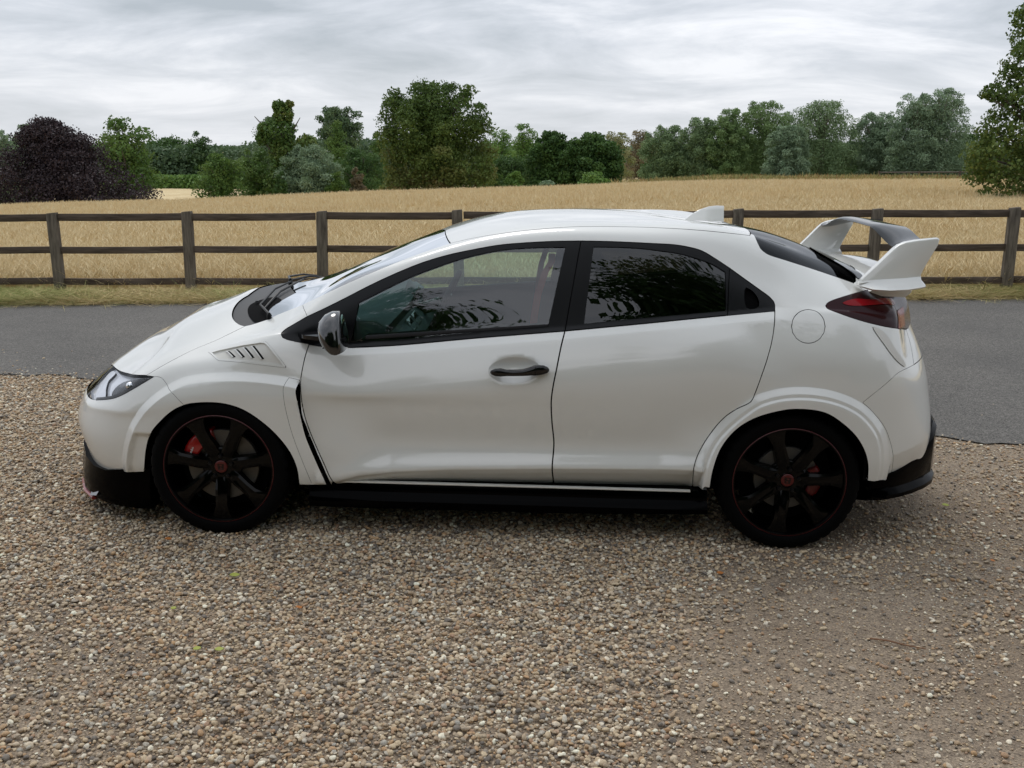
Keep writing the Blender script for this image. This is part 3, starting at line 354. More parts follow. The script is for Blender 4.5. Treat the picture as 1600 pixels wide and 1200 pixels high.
'fuel':[(4.1997,0.8144),(4.1926,0.7999),(4.1753,0.7887),(4.1503,0.7811),(4.1212,0.7773),(4.0924,0.7781),(4.0682,0.7839),(4.0525,0.795),(4.0476,0.8111),(4.0543,0.8319),(4.0724,0.8562),(4.0983,0.8822),(4.1287,0.8993),(4.1577,0.889),(4.1807,0.8591),(4.1954,0.8335)],
'vent':[(1.4217,0.826),(1.4506,0.8342),(1.48,0.8409),(1.5027,0.8394),(1.5255,0.8363),(1.5483,0.8323),(1.5709,0.8282),(1.5934,0.8246),(1.6158,0.8198),(1.6379,0.8163),(1.6597,0.814),(1.681,0.8128),(1.6999,0.8074),(1.7341,0.7777),(1.7492,0.7635),(1.7635,0.7504),(1.7774,0.7381),(1.791,0.7262),(1.8045,0.7144),(1.8017,0.71),(1.7795,0.711),(1.7573,0.7125),(1.7349,0.7145),(1.7124,0.7172),(1.692,0.7204),(1.6714,0.724),(1.6506,0.7281),(1.6296,0.7326),(1.6083,0.7375),(1.5843,0.7426),(1.5599,0.7481),(1.5352,0.7539),(1.5102,0.7598),(1.4849,0.7657),(1.4551,0.7904)],
'qrecess':[(3.8562,0.9395),(3.8754,0.9365),(3.8957,0.9224),(3.9094,0.8986),(3.9103,0.8685),(3.8889,0.8536),(3.8724,0.8506),(3.8578,0.8549),(3.8514,0.8719),(3.8489,0.8983),(3.8505,0.9242)],
'scoop':[(4.4064,0.8212),(4.4312,0.821),(4.4511,0.8149),(4.4722,0.8056),(4.4841,0.7989),(4.4959,0.791),(4.5085,0.7826),(4.5236,0.7737),(4.5498,0.7615),(4.5875,0.7453),(4.6219,0.7275),(4.6323,0.7149),(4.616,0.7109),(4.5746,0.7224),(4.5311,0.7395),(4.5122,0.7485),(4.4949,0.7578),(4.4794,0.7669),(4.4654,0.7754),(4.453,0.7831),(4.4369,0.7931),(4.4206,0.8041),(4.4089,0.8143)],
'tg_side':[(4.8367,0.8164),(4.8339,0.8035),(4.8313,0.7918),(4.8273,0.7805),(4.8206,0.7687),(4.8095,0.7548),(4.7954,0.7389),(4.78,0.7208),(4.7653,0.7003)],
'ws_top':[(2.5186,1.1702),(2.4935,1.263),(2.4702,1.3819),(2.4485,1.562)],
'rg_top':[(3.9228,1.3293),(3.9517,1.4867),(3.9523,1.6329)],
'ws_bot':[(1.6748,1.2474),(1.644,1.2851),(1.637,1.3168),(1.6432,1.3362),(1.6548,1.3555),(1.6665,1.3734),(1.6801,1.3921),(1.693,1.4114),(1.7077,1.4363),(1.7214,1.4631)],
'mould_f_top':[(2.0912,0.8447),(2.1114,0.8447),(2.1314,0.8443),(2.1514,0.8435),(2.1714,0.8425),(2.1915,0.8414),(2.2116,0.8401),(2.2318,0.8389),(2.2521,0.8377),(2.2727,0.8367),(2.2934,0.8359),(2.3144,0.8353),(2.336,0.835),(2.3581,0.8348),(2.3805,0.8348),(2.4029,0.8349),(2.4252,0.8351),(2.4471,0.8353),(2.4683,0.8355),(2.4888,0.8357),(2.5082,0.8358),(2.5264,0.8358),(2.5479,0.8357),(2.5676,0.8356),(2.5861,0.8355),(2.6042,0.8354),(2.6227,0.8352),(2.6423,0.8349),(2.662,0.8346),(2.6819,0.8342),(2.7022,0.8338),(2.7228,0.8333),(2.7437,0.8329),(2.765,0.8325),(2.7868,0.8322),(2.807,0.832),(2.8283,0.8318),(2.8504,0.8317),(2.8728,0.8316),(2.8951,0.8316),(2.9167,0.8316),(2.9373,0.8317),(2.9564,0.8318),(2.9736,0.8319),(2.9948,0.8322),(3.0133,0.8325),(3.0308,0.8329),(3.0488,0.8333)],
'mould_f_bot':[(2.0869,0.815),(2.1075,0.8164),(2.1277,0.817),(2.1477,0.8171),(2.1676,0.8169),(2.1877,0.8163),(2.208,0.8156),(2.2288,0.8148),(2.2501,0.8139),(2.2721,0.813),(2.2951,0.8123),(2.3133,0.812),(2.332,0.8117),(2.3511,0.8116),(2.3706,0.8115),(2.3905,0.8116),(2.4107,0.8116),(2.4312,0.8118),(2.4519,0.8119),(2.4728,0.8121),(2.4939,0.8123),(2.5152,0.8125),(2.5365,0.8127),(2.5579,0.8128),(2.5794,0.813),(2.6008,0.8131),(2.6222,0.8131),(2.6435,0.8131),(2.6632,0.813),(2.6831,0.8129),(2.7032,0.8129),(2.7233,0.8127),(2.7436,0.8126),(2.764,0.8125),(2.7844,0.8124),(2.8049,0.8122),(2.8255,0.8121),(2.8461,0.812),(2.8668,0.8119),(2.8875,0.8118),(2.9081,0.8117),(2.9288,0.8117),(2.9494,0.8116),(2.9701,0.8116),(2.9906,0.8116),(3.0111,0.8117),(3.0315,0.8118),(3.0519,0.8119)],
'mould_r_top':[(3.0623,0.8334),(3.0813,0.8336),(3.1,0.8337),(3.1193,0.8338),(3.1402,0.8341),(3.1572,0.8344),(3.1752,0.8347),(3.1939,0.8352),(3.2132,0.8356),(3.2329,0.8359),(3.253,0.8362),(3.2731,0.8364),(3.2912,0.8365),(3.3098,0.8364),(3.3289,0.8362),(3.3482,0.836),(3.3676,0.8356),(3.387,0.8352),(3.4062,0.8347),(3.425,0.834),(3.4433,0.8334),(3.464,0.8325),(3.4841,0.8316),(3.5039,0.8307),(3.5236,0.8297),(3.5434,0.8287),(3.5637,0.8276),(3.5847,0.8266),(3.6039,0.8257),(3.6236,0.8249),(3.6437,0.8244),(3.664,0.8241),(3.6845,0.8243),(3.7051,0.825),(3.7257,0.8262),(3.7462,0.828),(3.7664,0.8303)],
'mould_r_bot':[(3.0579,0.8127),(3.0787,0.8131),(3.0994,0.8136),(3.1201,0.814),(3.1407,0.8144),(3.1614,0.8147),(3.1822,0.815),(3.2029,0.8153),(3.2238,0.8155),(3.2448,0.8157),(3.2645,0.8158),(3.2843,0.8158),(3.3043,0.8157),(3.3244,0.8155),(3.3445,0.8152),(3.3646,0.8148),(3.3845,0.8142),(3.4042,0.8134),(3.4238,0.8125),(3.4429,0.8114),(3.4624,0.81),(3.4816,0.8084),(3.5006,0.8066),(3.5195,0.8047),(3.5382,0.8027),(3.5568,0.8006),(3.5754,0.7987),(3.5938,0.7969),(3.6123,0.7955),(3.6321,0.7944),(3.6518,0.794),(3.6713,0.7945),(3.6907,0.7958),(3.7101,0.7979),(3.7295,0.8009),(3.7489,0.8045),(3.7683,0.8087)],
'tl_stripe':[(4.2896,1.0015),(4.3006,1.0139),(4.3239,1.0296),(4.3479,1.0427),(4.3646,1.0488),(4.3815,1.0524),(4.3996,1.0556),(4.4205,1.0609),(4.4422,1.0688),(4.4724,1.0805),(4.5163,1.0949),(4.6949,1.1032),(4.8112,1.0768),(4.8694,1.0581),(4.9033,1.0423),(4.8887,1.0084),(4.8327,1.0115),(4.7257,1.0342),(4.5229,1.0535),(4.475,1.0438),(4.4433,1.034),(4.4211,1.0251),(4.3995,1.0158),(4.3788,1.0069),(4.3595,0.9993),(4.342,0.9938),(4.327,0.9914),(4.302,0.9935)],
'tl_rear':[(4.6777,1.0444),(4.8257,1.0093),(4.8273,0.9755),(4.8136,0.9271),(4.8293,0.8777),(4.8387,0.8444),(4.8175,0.8314),(4.7255,0.8356),(4.5745,0.8467),(4.5521,0.8639),(4.5438,0.9183),(4.544,0.987),(4.5646,1.0325)],
'hl_drl':[(0.7019,0.6892),(0.641,0.7122),(0.5811,0.7396),(0.553,0.7562),(0.5406,0.7741),(0.5375,0.7924),(0.5336,0.824),(0.5583,0.8571),(0.6506,0.8504),(0.6626,0.8182),(0.666,0.7909),(0.7063,0.769),(0.7495,0.7466),(0.7993,0.72),(0.8194,0.6966),(0.7729,0.6873)],
'hl_dark':[(0.8622,0.7202),(0.8476,0.7369),(0.8432,0.758),(0.8488,0.7762),(0.872,0.7918),(0.916,0.7999),(0.995,0.7982),(1.0567,0.7874),(1.0977,0.7759),(1.1301,0.7647),(1.1451,0.7569),(1.1391,0.7529),(1.1195,0.7505),(1.0928,0.7488),(1.0667,0.7468),(1.0372,0.7425),(1.0047,0.7369),(0.9687,0.7311),(0.9088,0.7219)],
'hl_bot_in':[(1.1669,0.7506),(1.1458,0.7492),(1.1235,0.748),(1.1002,0.7468),(1.0761,0.7451),(1.0462,0.7417),(1.0144,0.7365),(0.9826,0.7302),(0.9495,0.7228),(0.9174,0.7154),(0.8842,0.7084),(0.8489,0.7022),(0.8053,0.6961),(0.7556,0.6891)],
'tg_lo':[(4.5571,0.2649),(4.5801,0.267),(4.6042,0.2682),(4.6299,0.2688),(4.6581,0.2685),(4.6902,0.2668),(4.7275,0.264)],
'rg_band':[(4.3098,1.73),(4.3345,1.73),(4.3445,1.73),(4.3522,1.671),(4.365,1.6435),(4.3768,1.6138),(4.3851,1.5705),(4.392,1.521),(4.3993,1.474),(4.4074,1.4277),(4.4199,1.392),(4.4365,1.3576),(4.4493,1.3196),(4.4501,1.2776),(4.4206,1.2069),(4.4081,1.2101),(4.3968,1.2378),(4.3866,1.2821),(4.3773,1.3251),(4.3649,1.3571),(4.3517,1.3835),(4.3385,1.4091),(4.3246,1.4337),(4.3101,1.4569),(4.2975,1.4853),(4.2874,1.5282),(4.2847,1.6011)],
'cowl_in':[(1.5372,1.4115),(1.5165,1.3802),(1.5176,1.3409),(1.5367,1.2993),(1.5714,1.2599),(1.5992,1.2386),(1.6158,1.2391),(1.6323,1.2443),(1.6539,1.2464),(1.6666,1.2531),(1.6457,1.2847),(1.6404,1.3161),(1.6475,1.3357),(1.6583,1.3545),(1.6711,1.369),(1.6762,1.3856),(1.6555,1.4163),(1.6264,1.4456),(1.5998,1.45),(1.5762,1.4389),(1.5553,1.4271)],
}
VE={'vl_top':[(1.5102,0.8085),(1.6734,0.7962)],'vl_bot':[(1.5508,0.7682),(1.7353,0.7304)],'proj':[(1.0157,0.7599)]}

BEHIND=[(-8.0,-17.0,6.0,9.8,'deep','broad oak standing behind the drive to the left'),(0.5,-40,8.5,8.5,'dark','low spreading oak standing farther back behind the drive'),(9.2,-15.8,6.7,12.8,'deep','tall broad oak standing behind the drive to the right'),(-25,-24,7,9,'dark','large unseen oak added for shade far behind the drive at the left'),(27,-24,7,9,'dark','large unseen oak added for shade far behind the drive at the right')]  # the two far flank oaks are unseen, added to shade the car side
LEAVES=[('a',.21,-1.39,.045,.4,'y','curled yellow green leaf on the gravel below the front wheel'),('a',.07,-1.71,.030,1.2,'y','pale green leaf lying left on the gravel'),('a',.27,-2.02,.034,.9,'y','left of two slim green leaves side by side on the gravel'),('a',.35,-2.02,.036,.5,'y','right of two slim green leaves side by side on the gravel'),('a',.55,-1.67,.040,2.2,'o','curled orange leaf on the gravel left of centre'),('a',3.55,-.26,.042,.1,'y','yellow green leaf behind the car at the right'),('a',2.25,-1.21,.035,.3,'o','orange leaf on the bare dirt under the rear wheel'),('a',2.47,-1.36,.045,1.9,'b','brown leaf on the bare dirt right of the orange one'),('a',-.21,-1.02,.035,.2,'o','small ochre leaf on the gravel just ahead of the front wheel'),('a',3.49,-.98,.034,1.,'o','orange leaf among small stones near the right edge')]
TWIGS=[([(2.72,-1.755),(2.78,-1.78),(2.84,-1.80),(2.90,-1.835)],.0035,'thin brown twig lying on the bare dirt at the lower right'),([(1.55,-.69),(1.552,-.72),(1.56,-.745)],.004,'short pale stick standing in the gravel below the sill')]

# ------------------------------------------------------------------ body panels cut from the master surface
def crom(P,closed=False,h=.012,ends=None):
    """resample an open node list to spacing h along a centripetal Catmull-Rom curve"""
    P=[np.array(p,float) for p in P]
    if len(P)==2:
        n=max(1,int(np.linalg.norm(P[1]-P[0])/h)); return [P[0]+(P[1]-P[0])*i/n for i in range(n+1)]
    if closed: Q=[P[-1]]+P+[P[0],P[1]]
    else: Q=[2*P[0]-P[1]]+P+[2*P[-1]-P[-2]]
    out=[]
    for i in range(1,len(Q)-2):
        a,b,c,d=Q[i-1],Q[i],Q[i+1],Q[i+2]; e=lambda p,q:max(np.linalg.norm(q-p),1e-6)**.5
        t0=0;t1=t0+e(a,b);t2=t1+e(b,c);t3=t2+e(c,d); n=max(1,int(np.linalg.norm(c-b)/h))
        for k in range(n):
            t=t1+(t2-t1)*k/n
            A1=(t1-t)/(t1-t0)*a+(t-t0)/(t1-t0)*b; A2=(t2-t)/(t2-t1)*b+(t-t1)/(t2-t1)*c; A3=(t3-t)/(t3-t2)*c+(t-t2)/(t3-t2)*d
            B1=(t2-t)/(t2-t0)*A1+(t-t0)/(t2-t0)*A2; B2=(t3-t)/(t3-t1)*A2+(t-t1)/(t3-t1)*A3
            out.append((t2-t)/(t2-t1)*B1+(t-t1)/(t2-t1)*B2)
    if not closed: out.append(Q[-2])
    return out
def loop(*edges,h=.012):
    """edges: names of traces ('-name' reversed) or lists of (u,t); joined end to end, corners at the joints"""
    out=[]
    for e in edges:
        if isinstance(e,str): L=UV[e.lstrip('-')]; L=L[::-1] if e[0]=='-' else L
        else: L=e
        c=crom(L,h=h)
        if out and np.linalg.norm(out[-1]-c[0])<.006: c=c[1:]
        out+=c
    while np.linalg.norm(out[0]-out[-1])<.004: out.pop()
    return np.array(out)
def ccw(P):
    a=(P[:,0]*np.roll(P[:,1],-1)-np.roll(P[:,0],-1)*P[:,1]).sum(); return P if a>0 else P[::-1]
def inset(P,d,fixed=None):
    """move a ccw loop inwards by d"""
    if d==0: return P
    a=P-np.roll(P,1,0); b=np.roll(P,-1,0)-P
    a/=np.maximum(np.linalg.norm(a,axis=1),1e-9)[:,None]; b/=np.maximum(np.linalg.norm(b,axis=1),1e-9)[:,None]
    n=np.stack([-(a+b)[:,1],(a+b)[:,0]],1); n/=np.maximum(np.linalg.norm(n,axis=1),.3)[:,None]
    cs=np.clip((a*b).sum(1),-1,1); k=1/np.maximum(np.sqrt((1+cs)/2),.55)
    e=.004; st=np.linalg.norm(S(*(P+n*e).T)-S(*P.T),axis=1)/e; k=k/np.clip(st,.12,3)
    Q=P+n*(d*k)[:,None]
    if fixed is not None: Q=np.where(fixed(P)[:,None],P,Q)
    return Q
def inside(P,X):
    r=np.zeros(len(X),bool)
    for (x0,y0),(x1,y1) in zip(P,np.roll(P,-1,0)):
        if y0==y1: continue
        m=((y0>X[:,1])!=(y1>X[:,1])); r^=m&(X[:,0]<(x1-x0)*(X[:,1]-y0)/(y1-y0)+x0)
    return r
def dist_to(P,X):
    d=np.full(len(X),1e9)
    for a,b in zip(P,np.roll(P,-1,0)):
        e=b-a; L=max(e@e,1e-12); s=np.clip(((X-a)@e)/L,0,1); d=np.minimum(d,np.hypot(*(X-a-s[:,None]*e).T))
    return d
def tri_region(outer,holes,h,feat=None):
    lo,hi=outer.min(0),outer.max(0); ys=np.arange(lo[1],hi[1],h*.866); X=[]
    for i,y in enumerate(ys): xs=np.arange(lo[0]+(h/2 if i%2 else 0),hi[0],h); X.append(np.stack([xs,np.full(len(xs),y)],1))
    X=np.vstack(X); m=inside(outer,X)
    for H in holes: m&=~inside(H,X)
    X=X[m]
    if feat is not None:
        k=inside(outer,feat)
        for H in holes: k&=~inside(H,feat)
        ft=feat[k]
        if len(ft):
            key=set(); g=h*.45
            for p in ft:
                a,b=int(p[0]/g),int(p[1]/g)
                for i in (-1,0,1):
                    for j in (-1,0,1): key.add((a+i,b+j))
            X=X[[ (int(p[0]/g),int(p[1]/g)) not in key for p in X]]; X=X[dist_to(outer,X)>h*.55]; X=np.vstack([X,ft[dist_to(outer,ft)>.002]])
    for Lp in ([outer] if feat is None else [])+holes: X=X[dist_to(Lp,X)>(h*.55 if feat is None else .002)]
    pts=[tuple(p) for p in outer]; edges=[(i,(i+1)%len(outer)) for i in range(len(outer))]
    for H in holes:
        k=len(pts); pts+=[tuple(p) for p in H]; edges+=[(k+i,k+(i+1)%len(H)) for i in range(len(H))]
    nb=len(pts); pts+=[tuple(p) for p in X]
    v,e,f,ov,oe,of=delaunay_2d_cdt([Vector(p) for p in pts],edges,[],0,1e-7)
    v=np.array([tuple(p) for p in v]); f=np.array([t for t in f if len(t)==3])
    c=v[f].mean(1); m=inside(outer,c)
    for H in holes: m&=~inside(H,c)
    f=f[m]
    # orient ccw
    a=v[f]; ar=np.cross(a[:,1]-a[:,0],a[:,2]-a[:,0]); f[ar<0]=f[ar<0][:,::-1]
    return v,f
def panel_geo(outer,holes=(),h=.012,gap=.0028,lift=0.,flange=.018,feat=None):
    """-> V,F,N on the near (-y) side"""
    eps=1e-4; UL,TL=CU[0][-1],CT[0][-1]
    fixed=lambda P:(P[:,0]<eps)|(P[:,0]>UL-eps)|(P[:,1]>TL-eps)
    outer=inset(ccw(np.asarray(outer)),gap,fixed); holes=[ccw(np.asarray(H)) for H in holes]; holes=[inset(H,-gap) for H in holes]
    v,f=tri_region(outer,holes,h,feat)
    P=S(v[:,0],v[:,1]); N=SN(v[:,0],v[:,1]); P=P+N*(lift(v,P)[:,None] if callable(lift) else lift)
    V=[P]; NN=[N]; FF=[f]; k=len(P)
    if flange:
        for Lp,sg in [(outer,1)]+[(H,-1) for H in holes]:
            Q=S(Lp[:,0],Lp[:,1]); n=SN(Lp[:,0],Lp[:,1]); lf=(lift(Lp,Q)[:,None] if callable(lift) else lift); Q=Q+n*lf
            keep=~(fixed(Lp)&fixed(np.roll(Lp,-1,0)))
            tg=np.roll(Q,-1,0)-np.roll(Q,1,0); sn=np.cross(n,tg); sn/=np.maximum(np.linalg.norm(sn,axis=1),1e-9)[:,None]; m=len(Lp)
            # a small rolled edge, then the return
            V+=[Q,Q-n*flange]; 
            c=Q.mean(0); 
            out=sn if ((sn*(Q-c)).sum()*sg)>0 else -sn
            NN+=[out,out]; i=np.arange(m); j=(i+1)%m
            q=np.stack([k+i,k+j,k+m+j,k+m+i],1)[keep]; FF.append(q if sg*1>0 else q[:,::-1]); k+=2*m
    return np.vstack(V),FF,np.vstack(NN)
def emit(name,V,FF,N,m,parent,side):
    """side -1: near side (y=-w) ; +1 far side ; 0: both halves joined"""
    def half(sg,off=0):
        Q=V.copy(); n=N.copy(); Q[:,1]*=sg; n[:,1]*=sg
        # (x,w,z): u->+x, t->+z ccw seen from +w
        F_=[tuple(int(i)+off for i in (t[::-1] if sg<0 else t)) for A in FF for t in A]; return Q,F_,n
    # orientation: check the first triangle
    T=np.array(FF[0]); nn=np.cross(V[T[:,1]]-V[T[:,0]],V[T[:,2]]-V[T[:,0]]); flip=(nn*N[T[:,0]]).sum()<0
    res=[]
    for sg in ((-1,1) if side==0 else (side,)):
        Q,F_,n=half(sg)
        if flip: F_=[t[::-1] for t in F_]
        res.append((Q,F_,n))
    if side==0:
        k=len(V); Q=np.vstack([res[0][0],res[1][0]]); F_=res[0][1]+[tuple(i+k for i in t) for t in res[1][1]]; n=np.vstack([res[0][2],res[1][2]])
    else: Q,F_,n=res[0]
    return mesh(name,Q,F_,m,parent,normals=n)
def panel(name,outer,m,parent,holes=(),side='both',**k):
    V,FF,N=panel_geo(outer,holes,**k)
    ps=parent if isinstance(parent,(list,tuple)) else [parent,parent]
    if side=='both': return [emit(name,V,FF,N,m,ps[0],-1),emit(name,V,FF,N,m,ps[1],1)]
    return [emit(name,V,FF,N,m,ps[0],0 if side=='join' else side)]

# ------------------------------------------------------------------ the car
PAINT=mat('pearl_white_paint',(.768,.768,.735),rough=.38,coat=1,coat_rough=.03,spec=.5)
PAINT.node_tree.nodes['Principled BSDF'].inputs['Coat IOR'].default_value=1.75
BLK=mat('gloss_black',(.002,.002,.0025),rough=.05,spec=.5)
MIRB=mat('polished_black_cap',(.004,.004,.005),rough=.1,coat=1,coat_rough=.02); MIRB.node_tree.nodes['Principled BSDF'].inputs['Coat IOR'].default_value=1.6
WINGB=mat('gloss_black_wing',(.002,.002,.0025),rough=.08,spec=.22)
BLK2=mat('black_skirt_gloss',(.0006,.0006,.0008),rough=.12,spec=.035)
RIM=mat('black_wheel_lacquer',(.0008,.0008,.001),rough=.09,spec=.17)
DISCR=mat('dull_disc',(.10,.095,.085),rough=.5,metal=.3)
SATIN=mat('satin_black_trim',(.0035,.004,.0052),rough=.33,spec=.24)
PLAS=mat('grained_black_plastic',(.020,.0225,.027),rough=.55,bump=(900,.25,.0004))
RUB=mat('rubber',(.0018,.0018,.002),rough=.7,spec=.07,bump=(260,.3,.0006))
SEAL=mat('rubber_seal',(.010,.010,.011),rough=.5)
DARK=mat('dark_lining',(.003,.003,.0035),rough=.9,spec=.1)
REDP=mat('red_paint',(.30,.006,.005),rough=.3,coat=.6)
REDL=mat('dark_red_line',(.065,.002,.004),rough=.4)
WHITE=mat('white_print',(.75,.75,.75),rough=.5)
DISC=mat('brake_disc_steel',(.15,.14,.12),rough=.5,metal=.4,noise=(30,(.11,.10,.09),.3,3))
CHROME=mat('bright_reflector',(.85,.86,.88),rough=.09,metal=1)
SILVER=mat('satin_silver',(.55,.56,.58),rough=.28,metal=.9)
FAB=mat('black_seat_suede',(.018,.018,.02),rough=.9)
REDF=mat('red_seat_fabric',(.28,.015,.018),rough=.85)
BELT=mat('red_belt_webbing',(.40,.045,.035),rough=.7)
DASH=mat('lit_black_dash',(.14,.18,.185),rough=.62,bump=(500,.2,.0006))  # black dash lightened: strong light and glass tint are in the colour
GLF=glass_mat('door_glass',(.66,.84,.80),1.5,2.3)
GLR=glass_mat('privacy_glass',(.12,.13,.14),1.5,1.5)
GLW=glass_mat('windscreen_glass',(.55,.72,.73),1.6,4.0)
GLB=glass_mat('tinted_rear_glass',(.07,.07,.085),1.5,.62)
LENS=glass_mat('clear_lens',(.98,.985,1.0),1.45,.30)
REDLENS=mat('red_lens',(.22,.004,.008),rough=.16,spec=.2); SMOKE=mat('smoked_red_lens',(.022,.0015,.003),rough=.2,spec=.20)
car=tag(empty('hatchback_car'),'pearl white five door sports hatchback with red lined black wheels and tall rear wing','car')
car.matrix_world=RC
UK,TK=CU[0],CT[0]; ULm,TLm=float(UK[-1]),float(TK[-1])
TQ=lambda t:float(np.interp(t,[0,.083,.175,.335,.495,.703,.786,.831,1.031,1.241,1.344,1.549,1.746,1.943],TK))   # section position -> t
q_=lambda u,t:(u,TQ(t))
uv_last=lambda n:tuple(UV[n][-1]); uv0=lambda n:tuple(UV[n][0])
sst_=lambda a,b,v:(lambda w:w*w*(3-2*w))(np.clip((v-a)/(b-a),0,1))
HLR=UV['hl_top'][::-1]; kh=min(range(len(HLR)),key=lambda i:abs(HLR[i][0]-uv0('hood_seam_a')[0])); HLR_A=HLR[:kh]+[uv0('hood_seam_a')]; HLR_B=[uv0('hood_seam_a')]+HLR[kh+1:]
def uc(x):  # u on the centre line for a given x
    us=np.linspace(0,ULm,1200); return float(us[np.argmin(abs(S(us,np.full(1200,TLm))[:,0]-x))])
FT=feature_lines()
# nose
hc=q_(0.0,1.13); bl=(0.,.60); cu_=uc(-.045); hb=uv_last('hl_bot'); hfront=q_(.40,.655); fbe=uv_last('fbump_bot'); lip=q_(.27,.36)
panel('bonnet',loop([uv0('hl_top'),q_(.26,1.05),hc],[hc,q_(0,1.5),(0.,TLm)],[(0.,TLm),(cu_,TLm)],[(cu_,TLm),uv_last('cowl_out')],'-cowl_out','-hood_seam_a',HLR_B),PAINT,car,side='join',h=.016,gap=.0016)
fb=panel('front_bumper',loop('hl_bot',[hb,hfront],[hfront,q_(.2,.63),bl],[bl,q_(0,.42)],[q_(0,.42),q_(.22,.415),lip],[lip,q_(.29,.22),q_(.38,.11),fbe],'-fbump_bot','-arch_f1','-fbump_seam'),PAINT,car,side='join',h=.012,gap=.0008,feat=FT)[0]
panel('lower_grille',loop([q_(0,.03),q_(0,.42)],[q_(0,.42),q_(.22,.415),lip],[lip,q_(.29,.22),q_(.38,.11),fbe],[fbe,q_(0,.03)]),PLAS,car,side='join',h=.03,lift=-.03,flange=0)
hin=[hfront,q_(.42,.76),q_(.46,.86),uv0('hl_top')]
panel('front_grille',loop([bl,q_(.2,.63),hfront],hin,[uv0('hl_top'),q_(.26,1.05),hc],[hc,bl]),BLK,car,side='join',h=.02,lift=-.006)
# fenders
kd=min(range(len(UV['door_front'])),key=lambda i:abs(UV['door_front'][i][1]-uv0('vent_gap')[1])); DFa=UV['door_front'][:kd+1]; DFb=UV['door_front'][kd:]
vent=loop(UV['vent']+[UV['vent'][0]])
fender=panel('front_fender',loop('-fbump_seam',HLR_A,'hood_seam_a','cowl_side','ws_side','fend_cut','-dlo_tip_top','dlo_tip_bot',DFa,[DFa[-1],uv0('vent_gap')],'trim_top','-trim_seam','-fend_bot','-arch_f2'),PAINT,car,holes=[vent],h=.010,gap=.0010,feat=FT)
panel('fender_trim',loop('trim_seam','-trim_top','-trim_back','-trim_bot'),PAINT,fender,h=.012,gap=.0006,flange=.03,feat=FT)
panel('vent_shadow_gap',loop('-trim_back',[uv0('trim_back'),uv_last('vent_gap')],'-vent_gap'),DARK,fender,h=.02,gap=-.02,flange=0,lift=-.028)
kb=min(range(len(DFb)),key=lambda i:abs(DFb[i][0]-uv_last('vent_gap')[0]-.018)+abs(DFb[i][1]-.085)*.5)
panel('sill_edge',loop('vent_gap',[uv_last('vent_gap'),DFb[kb]],DFb[:kb+1][::-1],[DFb[0],uv0('vent_gap')]),PAINT,fender,h=.01,gap=.0012,flange=.03)
# louvred vent: recessed tray, raised lip, four louvres
def uvmap(P): # px-free helper: point on surface from (u,t)
    P=np.atleast_2d(np.array(P,float)); return S(P[:,0],P[:,1]),SN(P[:,0],P[:,1])
VT=mat('unpainted_white_plastic',(.66,.645,.60),rough=.5)
tray=panel('vent_tray',vent,VT,fender,h=.012,gap=-.001,flange=0,lift=-.0062)
def strip_on(name,lp,wd,hgt,m,parent,sink=0.):
    """a small raised bead along a closed loop"""
    P=ccw(lp); Q,n=uvmap(P); Pi=inset(P,wd); Qi,ni=uvmap(Pi); out=[]
    for sg,par in ((-1,parent[0]),(1,parent[1])):
        m_=len(P); V=np.vstack([Q-n*.004,Q+n*hgt,Qi+ni*hgt,Qi-ni*.012]); V=V*np.array([1,sg,1]); Fc=[]
        for r in range(3):
            for i in range(m_):
                j=(i+1)%m_; f=(r*m_+i,r*m_+j,(r+1)*m_+j,(r+1)*m_+i); Fc.append(f if sg>0 else f[::-1])
        o=MB().add(V,Fc).build(name,m,par,auto=35); out.append(o)
    return out
strip_on('vent_surround',vent,.0085,.0012,PAINT,fender)
# louvres: four bright blades, each with a black slot behind it
A0,B0=[np.array(q) for q in (VE['vl_top'][0],VE['vl_top'][1])]; A1,B1=[np.array(q) for q in (VE['vl_bot'][0],VE['vl_bot'][1])]
for k in range(4):
    a=A0+(B0-A0)*k/4.; b=A1+(B1-A1)*k/4.; w_=np.array([.0062,0]); s_=np.array([.0150,0])
    qd=lambda p,q,r,s:loop([tuple(p),tuple(q)],[tuple(q),tuple(r)],[tuple(r),tuple(s)],[tuple(s),tuple(p)],h=.006)
    panel('louvre',qd(a,b,b+w_,a+w_),PAINT,fender,h=.02,gap=0,lift=-.0008,flange=.006)
    panel('vent_slot',qd(a+w_,b+w_,b+s_,a+s_),DARK,fender,h=.02,gap=0,lift=-.0050,flange=.002)
# body frame and rear quarter
fuel=loop(UV['fuel']+[UV['fuel'][0]])
side=panel('body_side',loop('roof_a','roof_b','cglass','spoil_base','-tl_top_a','tl_bot','tg_side','-rbump_seam2','-rbump_seam','-flare_bot_r','-arch_r','-flare_in_r','-door_rear','-dlo_top_q','-dlo_top_r','-dlo_top_f','-fend_cut'),PAINT,car,holes=[fuel],h=.010,gap=.0010,feat=FT)
panel('fuel_flap',fuel,PAINT,side,h=.01,gap=.0022)
panel('flap_recess',fuel,DARK,side,h=.03,gap=-.004,flange=0,lift=-.008)
panel('roof',loop('roof_b','rg_top',[uv_last('rg_top'),(uc(2.335),TLm)],[(uc(2.335),TLm),(uc(.925),TLm)],[(uc(.925),TLm),uv_last('ws_top')],'-ws_top'),PAINT,car,side='join',h=.018,gap=.003)
panel('windscreen',loop('ws_side','roof_a','ws_top',[uv_last('ws_top'),(uc(.925),TLm)],[(uc(.925),TLm),(uc(.115),TLm)],[(uc(.115),TLm),uv_last('ws_bot')],'-ws_bot'),GLW,car,side='join',h=.02,gap=.002,lift=-.003,flange=.005)
